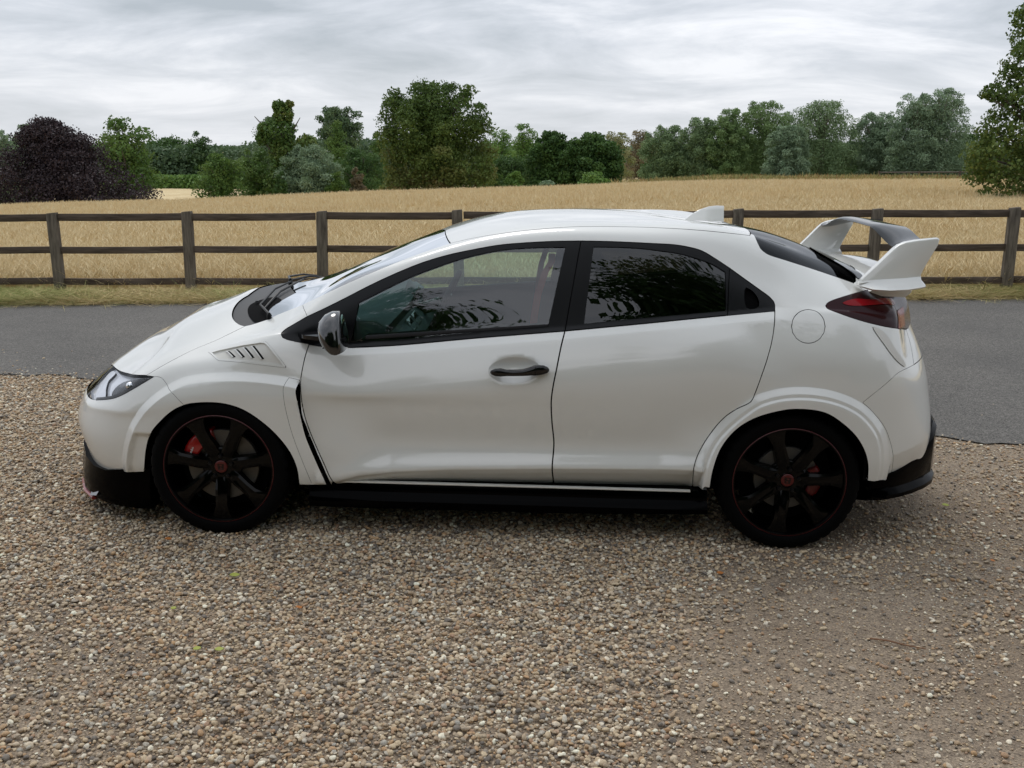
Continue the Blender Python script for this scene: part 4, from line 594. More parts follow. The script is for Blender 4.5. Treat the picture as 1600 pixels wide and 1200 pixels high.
panel('cowl_panel',loop('cowl_side','ws_bot',[uv_last('ws_bot'),(uc(.115),TLm)],[(uc(.115),TLm),(cu_,TLm)],[(cu_,TLm),uv_last('cowl_out')],'-cowl_out'),PLAS,car,side='join',h=.014,gap=.003,lift=-.006)
panel('cowl_dark_sheet',loop(UV['cowl_in']+[UV['cowl_in'][0]]),DARK,car,h=.012,gap=0,lift=-.002,flange=0)  # dark sheet laid over the cowl, painting the shade of its deep part
panel('rear_glass',loop('cglass',[uv_last('cglass'),q_(4.44,1.60),(uc(3.02),TLm)],[(uc(3.02),TLm),(uc(2.335),TLm)],[(uc(2.335),TLm),uv_last('rg_top')],'-rg_top'),GLB,car,side='join',h=.02,gap=.003,lift=-.002,flange=.008)
TLI=[uv_last('tl_top_b'),q_(4.94,1.27),q_(4.95,1.07),q_(4.92,.88),uv_last('tl_bot')]
tg=panel('tailgate',loop([(uc(3.02),TLm),q_(4.44,1.60),uv_last('cglass')],'spoil_base','tl_top_b',TLI,'tg_side',[uv_last('tg_side'),q_(5.0,.72),q_(ULm,.72)],[q_(ULm,.72),(ULm,TLm)],[(ULm,TLm),(uc(3.02),TLm)]),PAINT,car,side='join',h=.016)[0]
rb=panel('rear_bumper',loop('rbump_bot',[uv_last('rbump_bot'),q_(4.95,.14),q_(ULm,.14)],[q_(ULm,.14),q_(ULm,.72)],[q_(ULm,.72),q_(5.0,.72),uv_last('rbump_seam2')],'-rbump_seam2','-rbump_seam'),PAINT,car,side='join',h=.012,gap=.0008,feat=FT)[0]
tlt=panel('tail_light',loop('tl_top_a','tl_top_b',TLI,'-tl_bot'),SMOKE,car,h=.01,gap=.0015,lift=lambda v,P:.001+.016*sst_(4.70,4.95,v[:,0]))
panel('red_lens',loop(UV['tl_stripe']+[UV['tl_stripe'][0]]),REDLENS,tlt,h=.01,gap=0,lift=.003,flange=.003)
LF=lambda v,P:.0035+.016*sst_(4.70,4.95,v[:,0])
panel('red_lens',loop([q_(4.58,.875),q_(4.66,1.10)],[q_(4.66,1.10),q_(4.84,1.10)],[q_(4.84,1.10),q_(4.80,.865)],[q_(4.80,.865),q_(4.58,.875)]),REDLENS,tlt,h=.01,gap=0,lift=LF,flange=.003)
panel('rear_fin',loop(UV['scoop']+[UV['scoop'][0]]),VT,side,h=.008,gap=0,lift=.0035,flange=.006)
# headlights
hl=panel('headlight',loop('hl_top','hl_bot',[hb,hfront],hin),mat('headlight_reflector',(.80,.82,.86),rough=.25,metal=0,coat=1),car,h=.012,gap=.001,lift=lambda v,P:np.full(len(P),-.022),flange=.01)
panel('headlight_lens',loop('hl_top','hl_bot',[hb,hfront],hin),LENS,hl,h=.014,gap=.002,lift=.0,flange=.006)
panel('black_surround',loop('hl_bot',[hb,uv_last('hl_bot_in')],'-hl_bot_in',[uv0('hl_bot_in'),uv0('hl_bot')]),BLK,hl,h=.012,gap=.0005,lift=.0025,flange=.008)
panel('daylight_strip',loop(UV['hl_drl']+[UV['hl_drl'][0]]),mat('frosted_light_guide',(.80,.82,.86),rough=.25,coat=1),hl,h=.01,gap=0,lift=-.010,flange=.01)
panel('dark_bezel',loop(UV['hl_dark']+[UV['hl_dark'][0]]),BLK,hl,h=.01,gap=0,lift=-.012,flange=.008)
for sg,par in ((-1,hl[0]),(1,hl[1])):
    q,n=uvmap(VE['proj'][0]); c=q[0]-n[0]*.012; c[1]*=sg
    bm=MB(); 
    for i in range(7):
        a=i/6*math.pi/2; 
    prof=[(.020*math.cos(a),-.020*math.sin(a)*.8) for a in [i/6*math.pi/2 for i in range(7)]]
    MB().lathe(prof,k=20,axis='Y',c=tuple(c)).build('projector_lens',CHROME,par,auto=60)
# doors
fd=panel('front_door',loop('door_front','door_bot_f','-door_mid','-belt_f'),PAINT,car,h=.011,gap=.0032,flange=.025,feat=FT)
rd=panel('rear_door',loop('door_mid','door_bot_r','-door_rear','-belt_q','-belt_r'),PAINT,car,h=.011,gap=.0032,flange=.025,feat=FT)
gf=loop('gf_left','gf_top','gf_right','gf_bot'); gr=loop('gr_left','gr_top','gr_right','gr_bot')
panel('window_frame',loop('dlo_tip_top','dlo_top_f','-bgap_top','-belt_f','-dlo_tip_bot'),SATIN,fd,holes=[gf],h=.012,gap=.002,lift=-.002,flange=.02)
panel('window_frame',loop('bgap_top','dlo_top_r','-qgap','-belt_r'),SATIN,rd,holes=[gr],h=.012,gap=.002,lift=-.002,flange=.02)
qr=loop(UV['qrecess']+[UV['qrecess'][0]])
panel('quarter_trim',loop('qgap','dlo_top_q','-belt_q'),SATIN,rd,holes=[qr],h=.01,gap=.0015,lift=-.003,flange=.012)
panel('hidden_handle',qr,DARK,rd,h=.01,gap=-.002,lift=-.022,flange=0)
panel('window_glass',gf,GLF,fd,h=.008,gap=-.004,lift=-.008,flange=0)
panel('window_glass',gr,GLR,rd,h=.008,gap=-.004,lift=-.008,flange=0)
panel('belt_moulding',loop('mould_f_top',[uv_last('mould_f_top'),uv_last('mould_f_bot')],'-mould_f_bot',[uv0('mould_f_bot'),uv0('mould_f_top')]),SATIN,fd,h=.01,gap=0,lift=.003,flange=.008)
panel('belt_moulding',loop('mould_r_top',[uv_last('mould_r_top'),uv_last('mould_r_bot')],'-mould_r_bot',[uv0('mould_r_bot'),uv0('mould_r_top')]),SATIN,rd,h=.01,gap=0,lift=.003,flange=.008)
# dark inner skin so that no gap shows daylight
BACK=loop([q_(1.95,.10),q_(1.95,.80)],[q_(1.95,.80),q_(1.99,1.25)],[q_(1.99,1.25),q_(2.02,1.36)],'-roof_a'[:0] or [q_(2.02,1.36),q_(2.3,1.40),q_(2.6,1.40)],[q_(2.6,1.40),(2.6,TLm)],[(2.6,TLm),(3.72,TLm)],[(3.72,TLm),q_(3.85,1.42)],[q_(3.85,1.42),q_(4.35,1.33)],[q_(4.35,1.33),q_(4.35,.70)],[q_(4.35,.70),q_(3.72,.70)],[q_(3.72,.70),q_(3.58,.09)],[q_(3.58,.09),q_(1.95,.10)],h=.03)
panel('inner_lining',BACK,DARK,car,holes=[inset(ccw(gf),-.012),inset(ccw(gr),-.012)],h=.03,gap=0,lift=-.030,flange=0)
panel('inner_lining',loop([q_(1.05,.10),q_(1.0,.72)],[q_(1.0,.72),q_(1.95,.72)],[q_(1.95,.72),q_(1.95,.10)],[q_(1.95,.10),q_(1.05,.10)],h=.03),DARK,car,holes=[ccw(loop([q_(1.08,.08),q_(1.12,.30),q_(1.25,.50),q_(1.45,.58),q_(1.65,.52),q_(1.82,.32),q_(1.88,.08)],[q_(1.88,.08),q_(1.08,.08)]))],h=.03,gap=0,lift=-.034,flange=0)
panel('inner_lining',loop([q_(3.6,.10),q_(3.72,.70)],[q_(3.72,.70),q_(4.5,.70)],[q_(4.5,.70),q_(4.58,.13)],[q_(4.58,.13),q_(3.6,.10)],h=.03),DARK,car,holes=[ccw(loop([q_(3.70,.08),q_(3.76,.35),q_(3.90,.54),q_(4.08,.60),q_(4.26,.54),q_(4.40,.35),q_(4.43,.10)],[q_(4.43,.10),q_(3.70,.08)]))],h=.03,gap=0,lift=-.034,flange=0)

REDC=mat('dim_red_cap',(.085,.003,.003),rough=.35)
# ------------------------------------------------------------------ wheels
def loft(secs,closed=True,caps=True):
    """secs: list of equally long rings of points"""
    m=MB(); n=len(secs[0])
    for r in secs: m.V+=[tuple(p) for p in r]
    for i in range(len(secs)-1):
        for j in range(n if closed else n-1): m.F.append((i*n+j,i*n+(j+1)%n,(i+1)*n+(j+1)%n,(i+1)*n+j))
    if caps: m.F.append(tuple(range(n-1,-1,-1))); m.F.append(tuple((len(secs)-1)*n+j for j in range(n)))
    return m
def text_mesh(txt,size,name,m,parent,M,ext=.0008):
    cu=bpy.data.curves.new(name,'FONT'); cu.body=txt; cu.size=size; cu.extrude=ext; cu.align_x='CENTER'; cu.align_y='CENTER'; cu.space_character=1.05
    o=bpy.data.objects.new(name,cu); dg=bpy.context.evaluated_depsgraph_get(); COL.objects.link(o); dg.update()
    me=bpy.data.meshes.new_from_object(o.evaluated_get(dg)); bpy.data.objects.remove(o); bpy.data.curves.remove(cu)
    me.transform(M); me.name=name; me.materials.clear(); return link(name,me,parent,m)
TYPROF=[(.243,-.098),(.250,-.107),(.262,-.1145),(.275,-.1175),(.290,-.1172),(.303,-.1125),(.3125,-.105),(.3185,-.095),(.3215,-.082),(.3228,-.066),(.3165,-.0645),(.3165,-.0575),(.3232,-.056),(.3235,-.030),(.3165,-.0285),(.3165,-.0215),(.3235,-.020),(.3235,.020),(.3165,.0215),(.3165,.0285),(.3235,.030),(.3232,.056),(.3165,.0575),(.3165,.0645),(.3228,.066),(.3215,.082),(.3185,.095),(.3125,.105),(.303,.1125),(.290,.1172),(.262,.1145),(.250,.107),(.243,.098)]
def make_wheel(front):
    hub=bpy.data.objects.new('wheel',None); COL.objects.link(hub); hub.parent=car
    k=180; t=MB().lathe(TYPROF,k=k,closed=False)
    for i,(r,a) in enumerate(TYPROF):
        if r>.3115 and abs(a)>.066:
            for j in range(k):
                if j%5==0: x,y,z=t.V[i*k+j]; s=(r-.0055)/r; t.V[i*k+j]=(x*s,y,z*s)
    t.build('tyre',RUB,hub,auto=28)
    MB().lathe([(.2565,-.1005),(.2555,-.1085),(.2515,-.1120),(.2465,-.1115),(.2435,-.1065),(.2415,-.094),(.236,-.060),(.231,-.03),(.226,.09),(.245,.104)],k=96).build('rim',RIM,hub,auto=25)
    MB().lathe([(.2512,-.1105),(.2518,-.1128),(.2550,-.1118),(.2562,-.1090)],k=96,closed=False).build('rim_line',REDL,hub,auto=60)
    sm=MB()
    spokes=[]
    for s in range(7):
        a=math.radians(-90+s*360/7); ca,sa=math.cos(a),math.sin(a); secs=[]
        for r,hw,fy,dp,rd in ((.030,.030,-.066,.040,.000),(.060,.0250,-.076,.040,.002),(.095,.0290,-.088,.038,.004),(.140,.0270,-.0965,.036,.005),(.185,.0275,-.1005,.032,.005),(.222,.0370,-.1010,.026,.003),(.2445,.0520,-.0985,.018,.000)):
            pr=[(-hw*1.15,fy+dp),(-hw,fy+.006),(-hw*.55,fy+.0005),(0,fy+rd*.6),(hw*.55,fy+.0005),(hw,fy+.006),(hw*1.15,fy+dp)]
            secs.append([(ca*r-sa*w,y,sa*r+ca*w) for w,y in pr])
        spokes.append(loft(secs).build('spoke',RIM,hub,auto=24))
    MB().lathe([(.0,-.070),(.030,-.071),(.034,-.069),(.050,-.072),(.078,-.070),(.090,-.062),(.092,.0)],k=48).build('hub',RIM,hub,auto=30)
    cap=MB().lathe([(.0,-.0765),(.026,-.0765),(.029,-.0745),(.030,-.070)],k=40).build('centre_cap',REDC,hub,auto=30)
    # emblem: a letter H in a rounded frame, black on the red cap
    em=MB(); y0,y1=-.0785,-.0762
    fr=[(-.015,.013),(.015,.013),(.0125,-.0135),(-.0125,-.0135)]; fi=[(-.0125,.0108),(.0125,.0108),(.0103,-.0113),(-.0103,-.0113)]
    for i in range(4):
        j=(i+1)%4; em.prism([fr[i],fr[j],fi[j],fi[i]],y0,y1)
    em.prism([(-.0100,.0095),(-.0060,.0095),(-.0048,-.0100),(-.0088,-.0100)],y0,y1); em.prism([(.0060,.0095),(.0100,.0095),(.0088,-.0100),(.0048,-.0100)],y0,y1); em.prism([(-.0056,.0015),(.0056,.0015),(.0052,-.0025),(-.0052,-.0025)],y0,y1)
    em.build('emblem',BLK,cap,auto=30)
    for s in range(5):
        a=math.radians(18+72*s); MB().lathe([(0,-.083),(.0075,-.083),(.0092,-.080),(.0095,-.06)],k=6,c=(.052*math.cos(a),0,.052*math.sin(a))).build('wheel_nut',SATIN,hub,auto=30)
    R=.166 if front else .146
    MB().lathe([(.082,-.036),(.086,-.0365),(R-.002,-.0365),(R,-.035),(R,-.012),(.086,-.010)],k=72).build('brake_disc',DISC if front else DISCR,hub,auto=30)
    MB().lathe([(0,-.052),(.072,-.052),(.080,-.048),(.082,-.030)],k=48).build('disc_hat',PLAS,hub,auto=30)
    MB().lathe([(0,.02),(.215,.02),(.218,.03)],k=48).build('back_plate',DARK,hub,auto=30)
    # caliper, an arc over the disc
    a0,a1,r0,r1=((104,178,.118,.192) if front else (-24,34,.098,.162)); secs=[]
    for i in range(9):
        a=math.radians(a0+(a1-a0)*i/8); b=math.sin(math.pi*(i+.6)/9.2)**.45; ra,rb=r0+.010*(1-b),r1-.022*(1-b); f=-.061-.010*b+(.004 if i in (2,6) else 0)
        secs.append([(math.cos(a)*r,y,math.sin(a)*r) for r,y in ((ra,.0),(ra,f+.006),(ra+.006,f),(rb-.016,f),(rb-.004,f+.010),(rb,-.03),(rb,.0))])
    cal=loft(secs).build('caliper',REDP if front else REDC,hub,auto=40)
    if front:
        for sgn in (1,):
            M=Matrix.Translation((-.137,-.0725,.066))@Matrix.Rotation(math.radians(-66),4,'Y')@Matrix.Rotation(math.pi/2,4,'X')
            text_mesh('brembo',.0165,'lettering',WHITE,cal,M)
    return hub
wf=make_wheel(True); wr=make_wheel(False)
def copy_tree(o,parent):
    c=o.copy(); COL.objects.link(c); c.parent=parent
    for ch in list(o.children): copy_tree(ch,c)
    return c
wf.location=(0,-.80,.3205); wr.location=(2.594,-.768,.3205); wr.rotation_euler=(0,math.radians(8),0)
c=copy_tree(wf,car); c.location=(0,.80,.3205); c.rotation_euler=(0,0,math.pi)
c=copy_tree(wr,car); c.location=(2.594,.768,.3205); c.rotation_euler=(0,0,math.pi)
# wheel arch liners
for cx in (0,2.594):
    for sg in (-1,1):
        m=MB(); secs=[]
        for i in range(25):
            a=math.radians(-4+188*i/24); r=.372
            secs.append([(cx+r*math.cos(a),sg*.915,.318+r*math.sin(a)),(cx+(r+.006)*math.cos(a),sg*.60,.318+(r+.006)*math.sin(a)),(cx,sg*.595,.30)])
        for i,s in enumerate(secs): m.V+=s
        for i in range(24): b=3*i; m.F+=[(b,b+1,b+4,b+3),(b+1,b+2,b+5,b+4)]
        # butt: lip ring sits inside the body edge
        m.V=[(x,(min(abs(y),.83 if cx==0 else .862))*sg,z) for x,y,z in m.V]
        m.build('arch_liner',DARK,car,auto=40,fix=False)
# ------------------------------------------------------------------ skirts, splitter, diffuser, floor
u=MB(); u.box((.42,-.80,.155),(2.18,.80,.235)); u.box((-.62,-.57,.17),(.42,.57,.25)); u.box((2.18,-.57,.19),(3.05,.57,.27)); u.build('floor_pan',DARK,car)
for sg in (-1,1):
    secs=[]
    for x,k in ((.405,0),(.46,1),(.9,1),(1.5,1),(2.05,1),(2.19,.8),(2.235,.3)):
        o=.012*k; zb=.145+.014*max(0,(x-1.6)/.6)
        secs.append([(x,sg*w,z) for w,z in ((.76,.262),(.848,.2585),(.853,.250),(.856,.215),(.868+o*.6,.196),(.876+o*.8,.180),(.874+o*.8,zb),(.84,zb-.010),(.76,zb))])
    loft(secs).build('side_skirt',BLK2,car,auto=35)
for sg in (-1,1):
    loft([[(x,sg*y,z) for y,z in ((.845,.2655),(.8655,.2655),(.8665,.262),(.8645,.258),(.845,.2575))] for x in (.545,1.0,1.6,2.155)]).build('sill_strip',PAINT,car,auto=50)
path=[(-.925,0,.30),(-.905,.28,.30),(-.848,.45,.285),(-.768,.60,.262),(-.685,.70,.245),(-.60,.765,.245),(-.50,.815,.268),(-.40,.835,.285),(-.352,.838,.285)]
def around(path,sec,name,m,parent,auto=35):
    """sweep a section (out,z) list along a half plan path and its mirror image"""
    P=[(x,-w,t) for x,w,t in path[::-1]]+[(x,w,t) for x,w,t in path[1:]]; secs=[]
    for i,(x,y,t) in enumerate(P):
        a=P[max(i-1,0)]; b=P[min(i+1,len(P)-1)]; d=Vector((b[0]-a[0],b[1]-a[1],0)).normalized(); n=Vector((-d.y,d.x,0))
        if n.dot(Vector((x-sec['c'],y,0)))<0: n=-n
        secs.append([(x+n.x*o,y+n.y*o,z) for o,z in sec['f'](abs(y),t)])
    return loft(secs).build(name,m,parent,auto=auto)
around(path,dict(c=0,f=lambda y,t:[(-.05,t+.005),(-.006,t+.004),(-.004,t-.03),(.006,.175),(.010,.110),(.004,.092),(-.02,.086),(-.09,.095),(-.09,t-.02)]),'front_splitter',BLK2,car)
around([p for p in path if p[1]<.73],dict(c=0,f=lambda y,t:[(.0,.100),(.011,.098),(.017,.091),(.015,.083),(.004,.080),(-.01,.083)]),'splitter_line',REDP,car)
path=[(2.945,.832,.335),(3.03,.815,.345),(3.10,.775,.36),(3.17,.72,.385),(3.245,.65,.43),(3.305,.575,.49),(3.35,.48,.525),(3.385,.33,.53),(3.41,.15,.53),(3.415,0,.53)]
around(path,dict(c=2.5,f=lambda y,t:[(-.08,t),(.004,t-.002),(.022 if y<.62 else .008,t-.022),(.024 if y<.62 else .006,.30),(.006,.285),(.034,.262),(.036,.245),(.010,.232),(-.08,.236)]),'rear_diffuser',BLK2,car)
for sg in (-1,1):
    q4=[Vector(v) for v in ((-.712,.700,.100),(-.655,.752,.118),(-.640,.728,.152),(-.700,.682,.128))]; nn=Vector((-.64,.50,.58)); q8=q4+[v-nn*.006 for v in q4]
    MB().add([(v.x,sg*v.y,v.z) for v in q8],[(0,1,2,3),(7,6,5,4),(0,4,5,1),(1,5,6,2),(2,6,7,3),(3,7,4,0)]).build('splitter_glint',MIRB,car)  # added facet tilted skywards, stands in for a glint on the splitter
for y in (-.12,.12):
    MB().lathe([(.048,0),(.052,-.002),(.052,.12),(.046,.12),(.046,.002)],k=32,axis='X',c=(3.36,y+(-.04 if y<0 else .04),.30)).build('exhaust_tip',CHROME,car,auto=40)
# ------------------------------------------------------------------ rear wing
wing=bpy.data.objects.new('rear_wing',None); COL.objects.link(wing); wing.parent=car
for sg in (-1,1):
    up=[(2.880,1.196),(2.886,1.214),(2.955,1.288),(3.020,1.360),(3.040,1.378),(3.069,1.391),(3.118,1.401),(3.209,1.413),(3.217,1.408),(3.213,1.382),(3.190,1.335),(3.166,1.285),(3.151,1.247),(3.146,1.226),(3.12,1.205),(3.0,1.190),(2.92,1.186)]
    m=MB(); cx,cz=3.06,1.28
    ins=lambda k:[(cx+(x-cx)*k,cz+(z-cz)*k) for x,z in up]
    rings=[]
    for y,k in ((.640,.955),(.637,.985),(.643,1.0),(.668,1.0),(.677,.985),(.679,.955)):
        rings.append([(x,sg*(y+.035*(1.30-z)*0),z) for x,z in ins(k)])
    loft(rings).build('end_plate',PAINT,wing,auto=60)
    # foot flaring outwards over the tail light
    fo=[]
    for x,zt,w0,w1 in ((2.882,1.200,.672,.684),(2.93,1.208,.672,.725),(3.0,1.214,.672,.744),(3.08,1.220,.672,.750),(3.143,1.228,.672,.752),(3.152,1.222,.672,.748)):
        zb={2.882:1.188,2.93:1.177,3.0:1.176,3.08:1.183,3.143:1.196,3.152:1.199}[x]
        fo.append([(x,sg*a,b) for a,b in ((.60,zt-.004),(w0,zt+.022),(w0+.012,zt+.004),(w1-.012,zb+.014),(w1,zb+.007),(w1-.006,zb),(.60,zb))])
    loft(fo).build('plate_foot',PAINT,wing,auto=60)
secs=[]
for y in np.linspace(-.64,.64,33):
    a=abs(y)/.64; s=max(0,(a-.38)/.62); s2=s*s*(3-2*s)
    le=(3.020+.015*(1-a)+.008*s2,1.430-.064*s2); te=(3.198-.024*s2,1.430-.040*s2); th=.020+.008*s2
    r=[]
    for f,o in ((0,0),(.04,.45),(.15,.85),(.35,1),(.6,.75),(.85,.35),(1,.08),(1,-.08),(.8,-.2),(.5,-.55),(.25,-.7),(.08,-.5)):
        x=le[0]+(te[0]-le[0])*f; z=le[1]+(te[1]-le[1])*f+o*th*.6; r.append((x,float(y),z))
    secs.append(r)
loft(secs).build('wing_blade',WINGB,wing,auto=50)
MB().lathe([(0,.002),(.030,.002),(.032,0)],k=24,axis='Z').build('wing_recess',DARK,wing).location=(3.145,0,1.4445)
bpy.data.objects['wing_recess'].rotation_euler=(0,math.radians(3),0)
secs=[]
for y in np.linspace(-.60,.60,25):
    d=-.10*y*y; e=1-max(0,(abs(y)-.5)/.1)*.5
    secs.append([(x-.12*y*y,float(y),(z-1.18)*e+1.18+d) for x,z in ((2.99,1.17),(2.995,1.208),(3.03,1.228),(3.085,1.243),(3.14,1.243),(3.175,1.234),(3.188,1.218),(3.185,1.20),(3.16,1.16))])
loft(secs).build('lid_spoiler',PAINT,tg,auto=50)
panel('glass_band',loop(UV['rg_band']+[UV['rg_band'][0]]),BLK,car,h=.01,gap=0,lift=.004,flange=.006,side=-1)
# aerial fin
secs=[]
for k,(z0,hw) in enumerate(((0,.030),(.12,.026),(.45,.016),(.8,.009),(.97,.005),(1.0,.001))):
    o=[(2.176,1.424),(2.20,1.452),(2.235,1.472),(2.268,1.487),(2.30,1.496),(2.330,1.500),(2.366,1.500),(2.372,1.492),(2.366,1.47),(2.366,1.424)]
    secs.append(hw)
m=MB(); lo=[(2.176,1.424),(2.21,1.424),(2.25,1.424),(2.29,1.424),(2.33,1.423),(2.368,1.421)]; hi=[(2.178,1.430),(2.214,1.461),(2.255,1.483),(2.293,1.496),(2.33,1.501),(2.368,1.500)]
rings=[]
for (a,b),(c_,d) in zip(lo,hi):
    w=.028*math.sin(math.pi*min(1,(a-2.17)/.32))**.6 if a<2.33 else .026; r=[]
    for f,g in ((0,1),(.35,.72),(.75,.34),(.95,.18),(1,0),(.95,-.18),(.75,-.34),(.35,-.72),(0,-1)): r.append((a+(c_-a)*f,w*g,b+(d-b)*f))
    rings.append(r)
loft(rings).build('aerial_fin',PAINT,car,auto=50)
# ------------------------------------------------------------------ mirrors and handles
out=[(.482,.985),(.492,1.022),(.515,1.050),(.548,1.066),(.580,1.068),(.592,1.052),(.601,1.020),(.609,.980),(.614,.935),(.613,.906),(.596,.897),(.560,.892),(.530,.897),(.505,.920),(.490,.950)]
for sg,par in ((-1,fd[0]),(1,fd[1])):
    cx,cz=.560,.980; rings=[]
    for y,k,s in ((.885,.45,.012),(.890,.72,.008),(.905,.90,.004),(.930,1.0,0),(.958,.985,.0),(.988,.93,.004),(1.014,.82,.008),(1.034,.66,.012),(1.046,.46,.016),(1.052,.22,.02)):
        rings.append([(cx+(x-cx)*k+s,sg*y,cz+(z-cz)*k-(.085*(1-k) if y>.95 else 0)) for x,z in out])
    mr=loft(rings).build('door_mirror',MIRB,par,auto=60)
    sl=[(cx+(x-cx)*1.004,z) for x,z in out]
    MB().box((.522,min(sg*.95,sg*1.03),.9175),(.608,max(sg*.95,sg*1.03),.9200)).build('mirror_seam',SATIN,mr)
    MB().prism([(.604,.935),(.596,.99),(.586,1.03),(.592,1.03),(.602,.99),(.6125,.935)],sg*.925,sg*.985).build('mirror_glass',CHROME,mr)
    loft([[(x,sg*y,z) for x,z in q] for y,q in ((.80,[(.36,.940),(.47,.957),(.50,.950),(.50,.925),(.45,.915),(.36,.925)]),(.86,[(.40,.943),(.48,.957),(.515,.952),(.52,.925),(.47,.915),(.40,.926)]),(.895,[(.47,.945),(.50,.957),(.53,.952),(.53,.925),(.50,.915),(.47,.926)]))]).build('mirror_arm',BLK,mr,auto=40)
def handle(sg,par):
    secs=[]
    for x,zt,zb,o in ((1.238,.803,.797,.000),(1.245,.812,.790,.010),(1.262,.819,.785,.020),(1.285,.822,.784,.026),(1.312,.817,.7885,.031),(1.345,.818,.7895,.033),(1.385,.822,.791,.033),(1.412,.830,.7925,.031),(1.432,.839,.792,.029),(1.452,.8415,.7935,.027),(1.476,.8395,.798,.022),(1.492,.832,.804,.013),(1.500,.822,.813,.000)):
        zm=(zt+zb)/2; b=.889; h=(zt-zb)/2
        secs.append([(x,sg*w,z) for w,z in ((b+o*.35-.006*0,zb),(b+o*.85,zb+h*.15),(b+o,zb+h*.6),(b+o,zt-h*.6),(b+o*.85,zt-h*.15),(b+o*.35,zt),(b-.012 if (x<1.29 or x>1.41) else b+o*.3,zm+h*.4),(b-.012 if (x<1.29 or x>1.41) else b+o*.3,zm-h*.4))])
    hd=loft(secs).build('handle',BLK,par,auto=55)
    MB().box((1.4395,min(sg*.885,sg*.9195),.797),(1.4415,max(sg*.885,sg*.9195),.838)).build('lock_seam',SATIN,hd)
for sg,par in ((-1,fd[0]),(1,fd[1])): handle(sg,par)
# ------------------------------------------------------------------ wipers
def on_surf(x,w,h):     # lift a plan position onto the glass
    us=np.linspace(1.3,2.6,140); ts=np.linspace(1.06,TLm,60); A,B=np.meshgrid(us,ts); P=S(A.ravel(),B.ravel()); k=np.argmin((P[:,0]-x)**2+(P[:,1]-abs(w))**2); return (x,w,float(P[k,2])+h)
for pts,bl_ in ((((.175,-.60,.018),(.105,-.50,.030),(.125,-.30,.030),(.160,-.12,.026)),((.125,-.53,.012),(.15,-.3,.014),(.20,-.02,.014))),(((.13,-.02,.02),(.085,.12,.03),(.12,.30,.03),(.16,.45,.026)),((.10,.06,.012),(.15,.3,.014),(.21,.52,.014)))):
    wp=MB().tube([on_surf(*p) for p in pts],[.008,.006,.005,.004],k=8).build('wiper_arm',SATIN,car,auto=50)
    MB().tube([on_surf(*p) for p in bl_],[.004,.007,.004],k=6).build('wiper_blade',SEAL,wp,auto=50)
    MB().lathe([(0,.026),(.009,.026),(.012,.018),(.012,0)],k=20,axis='Z',c=on_surf(pts[0][0],pts[0][1],-.005)).build('wiper_pivot',SATIN,wp,auto=40)
q=on_surf(.06,-.40,.004); MB().lathe([(0,.008),(.007,.007),(.010,0)],k=12,axis='Z',c=q).build('washer_jet',SATIN,car,auto=40)
# ------------------------------------------------------------------ cabin
dash=[]
for y in np.linspace(-.70,.70,29):
    b=math.exp(-((y-.37)/.17)**2)*.055; e=min(1,(.70-abs(y))/.06+.5)
    dash.append([(x,float(y),z) for x,z in ((.36,.60),(.34,.925),(.46,.962+.3*b),(.60,.985+.9*b),(.70,.985+b),(.745,.955+.6*b),(.735,.90),(.785,.865),(.825,.80),(.815,.74),(.76,.70),(.72,.50))])
dsh=loft(dash).build('dashboard',DASH,car,auto=40)
MB().box((.715,.24,.90),(.742,.50,.985)).build('instrument_cluster',BLK,dsh,bevel=.004)
for y in (-.60,-.08,.10,.62):
    M=Matrix.Translation((.772,y,.868))@Matrix.Rotation(math.radians(-38),4,'Y')
    MB().box((-.006,-.065,-.028),(.006,.065,.028),M).build('air_vent',BLK,dsh,bevel=.003)
    f=MB()
    for a,b,c_,d in ((-.070,-.064,-.033,.033),(.064,.070,-.033,.033),(-.064,.064,.028,.033),(-.064,.064,-.033,-.028)): f.box((-.004,a,c_),(.009,b,d),M)
    f.build('vent_bezel',SILVER,dsh)
MB().box((.70,-.10,.45),(1.35,.10,.60)).build('centre_console',DASH,car,bevel=.02)
g=MB().tube([(.98,0,.60),(.985,0,.68)],[.010,.010],k=10).build('gear_lever',SATIN,car); MB().lathe([(0,.035),(.018,.030),(.024,.012),(.020,-.010),(.008,-.020)],k=20,axis='Z',c=(.986,0,.70)).build('knob',CHROME,g,auto=50)
sw=bpy.data.objects.new('steering_wheel',None); COL.objects.link(sw); sw.parent=car; sw.location=(.905,.36,.925); sw.rotation_euler=(0,math.radians(-64),0)
t=MB(); k=48; r=12
for i in range(k):
    a=2*math.pi*i/k
    for j in range(r): b=2*math.pi*j/r; R=.178+.015*math.cos(b); t.V.append((R*math.cos(a),R*math.sin(a),.015*math.sin(b)))
for i in range(k):
    for j in range(r): t.F.append((i*r+j,i*r+(j+1)%r,((i+1)%k)*r+(j+1)%r,((i+1)%k)*r+j))
t.build('rim',FAB,sw,auto=60)
MB().lathe([(0,.018),(.05,.016),(.062,.004),(.05,-.02)],k=28,axis='Z').build('hub',SATIN,sw,auto=50)
for a in (90,-90,180):
    M=Matrix.Rotation(math.radians(a),4,'Z'); MB().box((.045,-.018,-.008),(.175,.018,.006),M).build('spoke',SILVER,sw,bevel=.003)
MB().tube([(.72,.36,.86),(.88,.36,.915)],.035,k=14).build('steering_column',SATIN,car,auto=50)
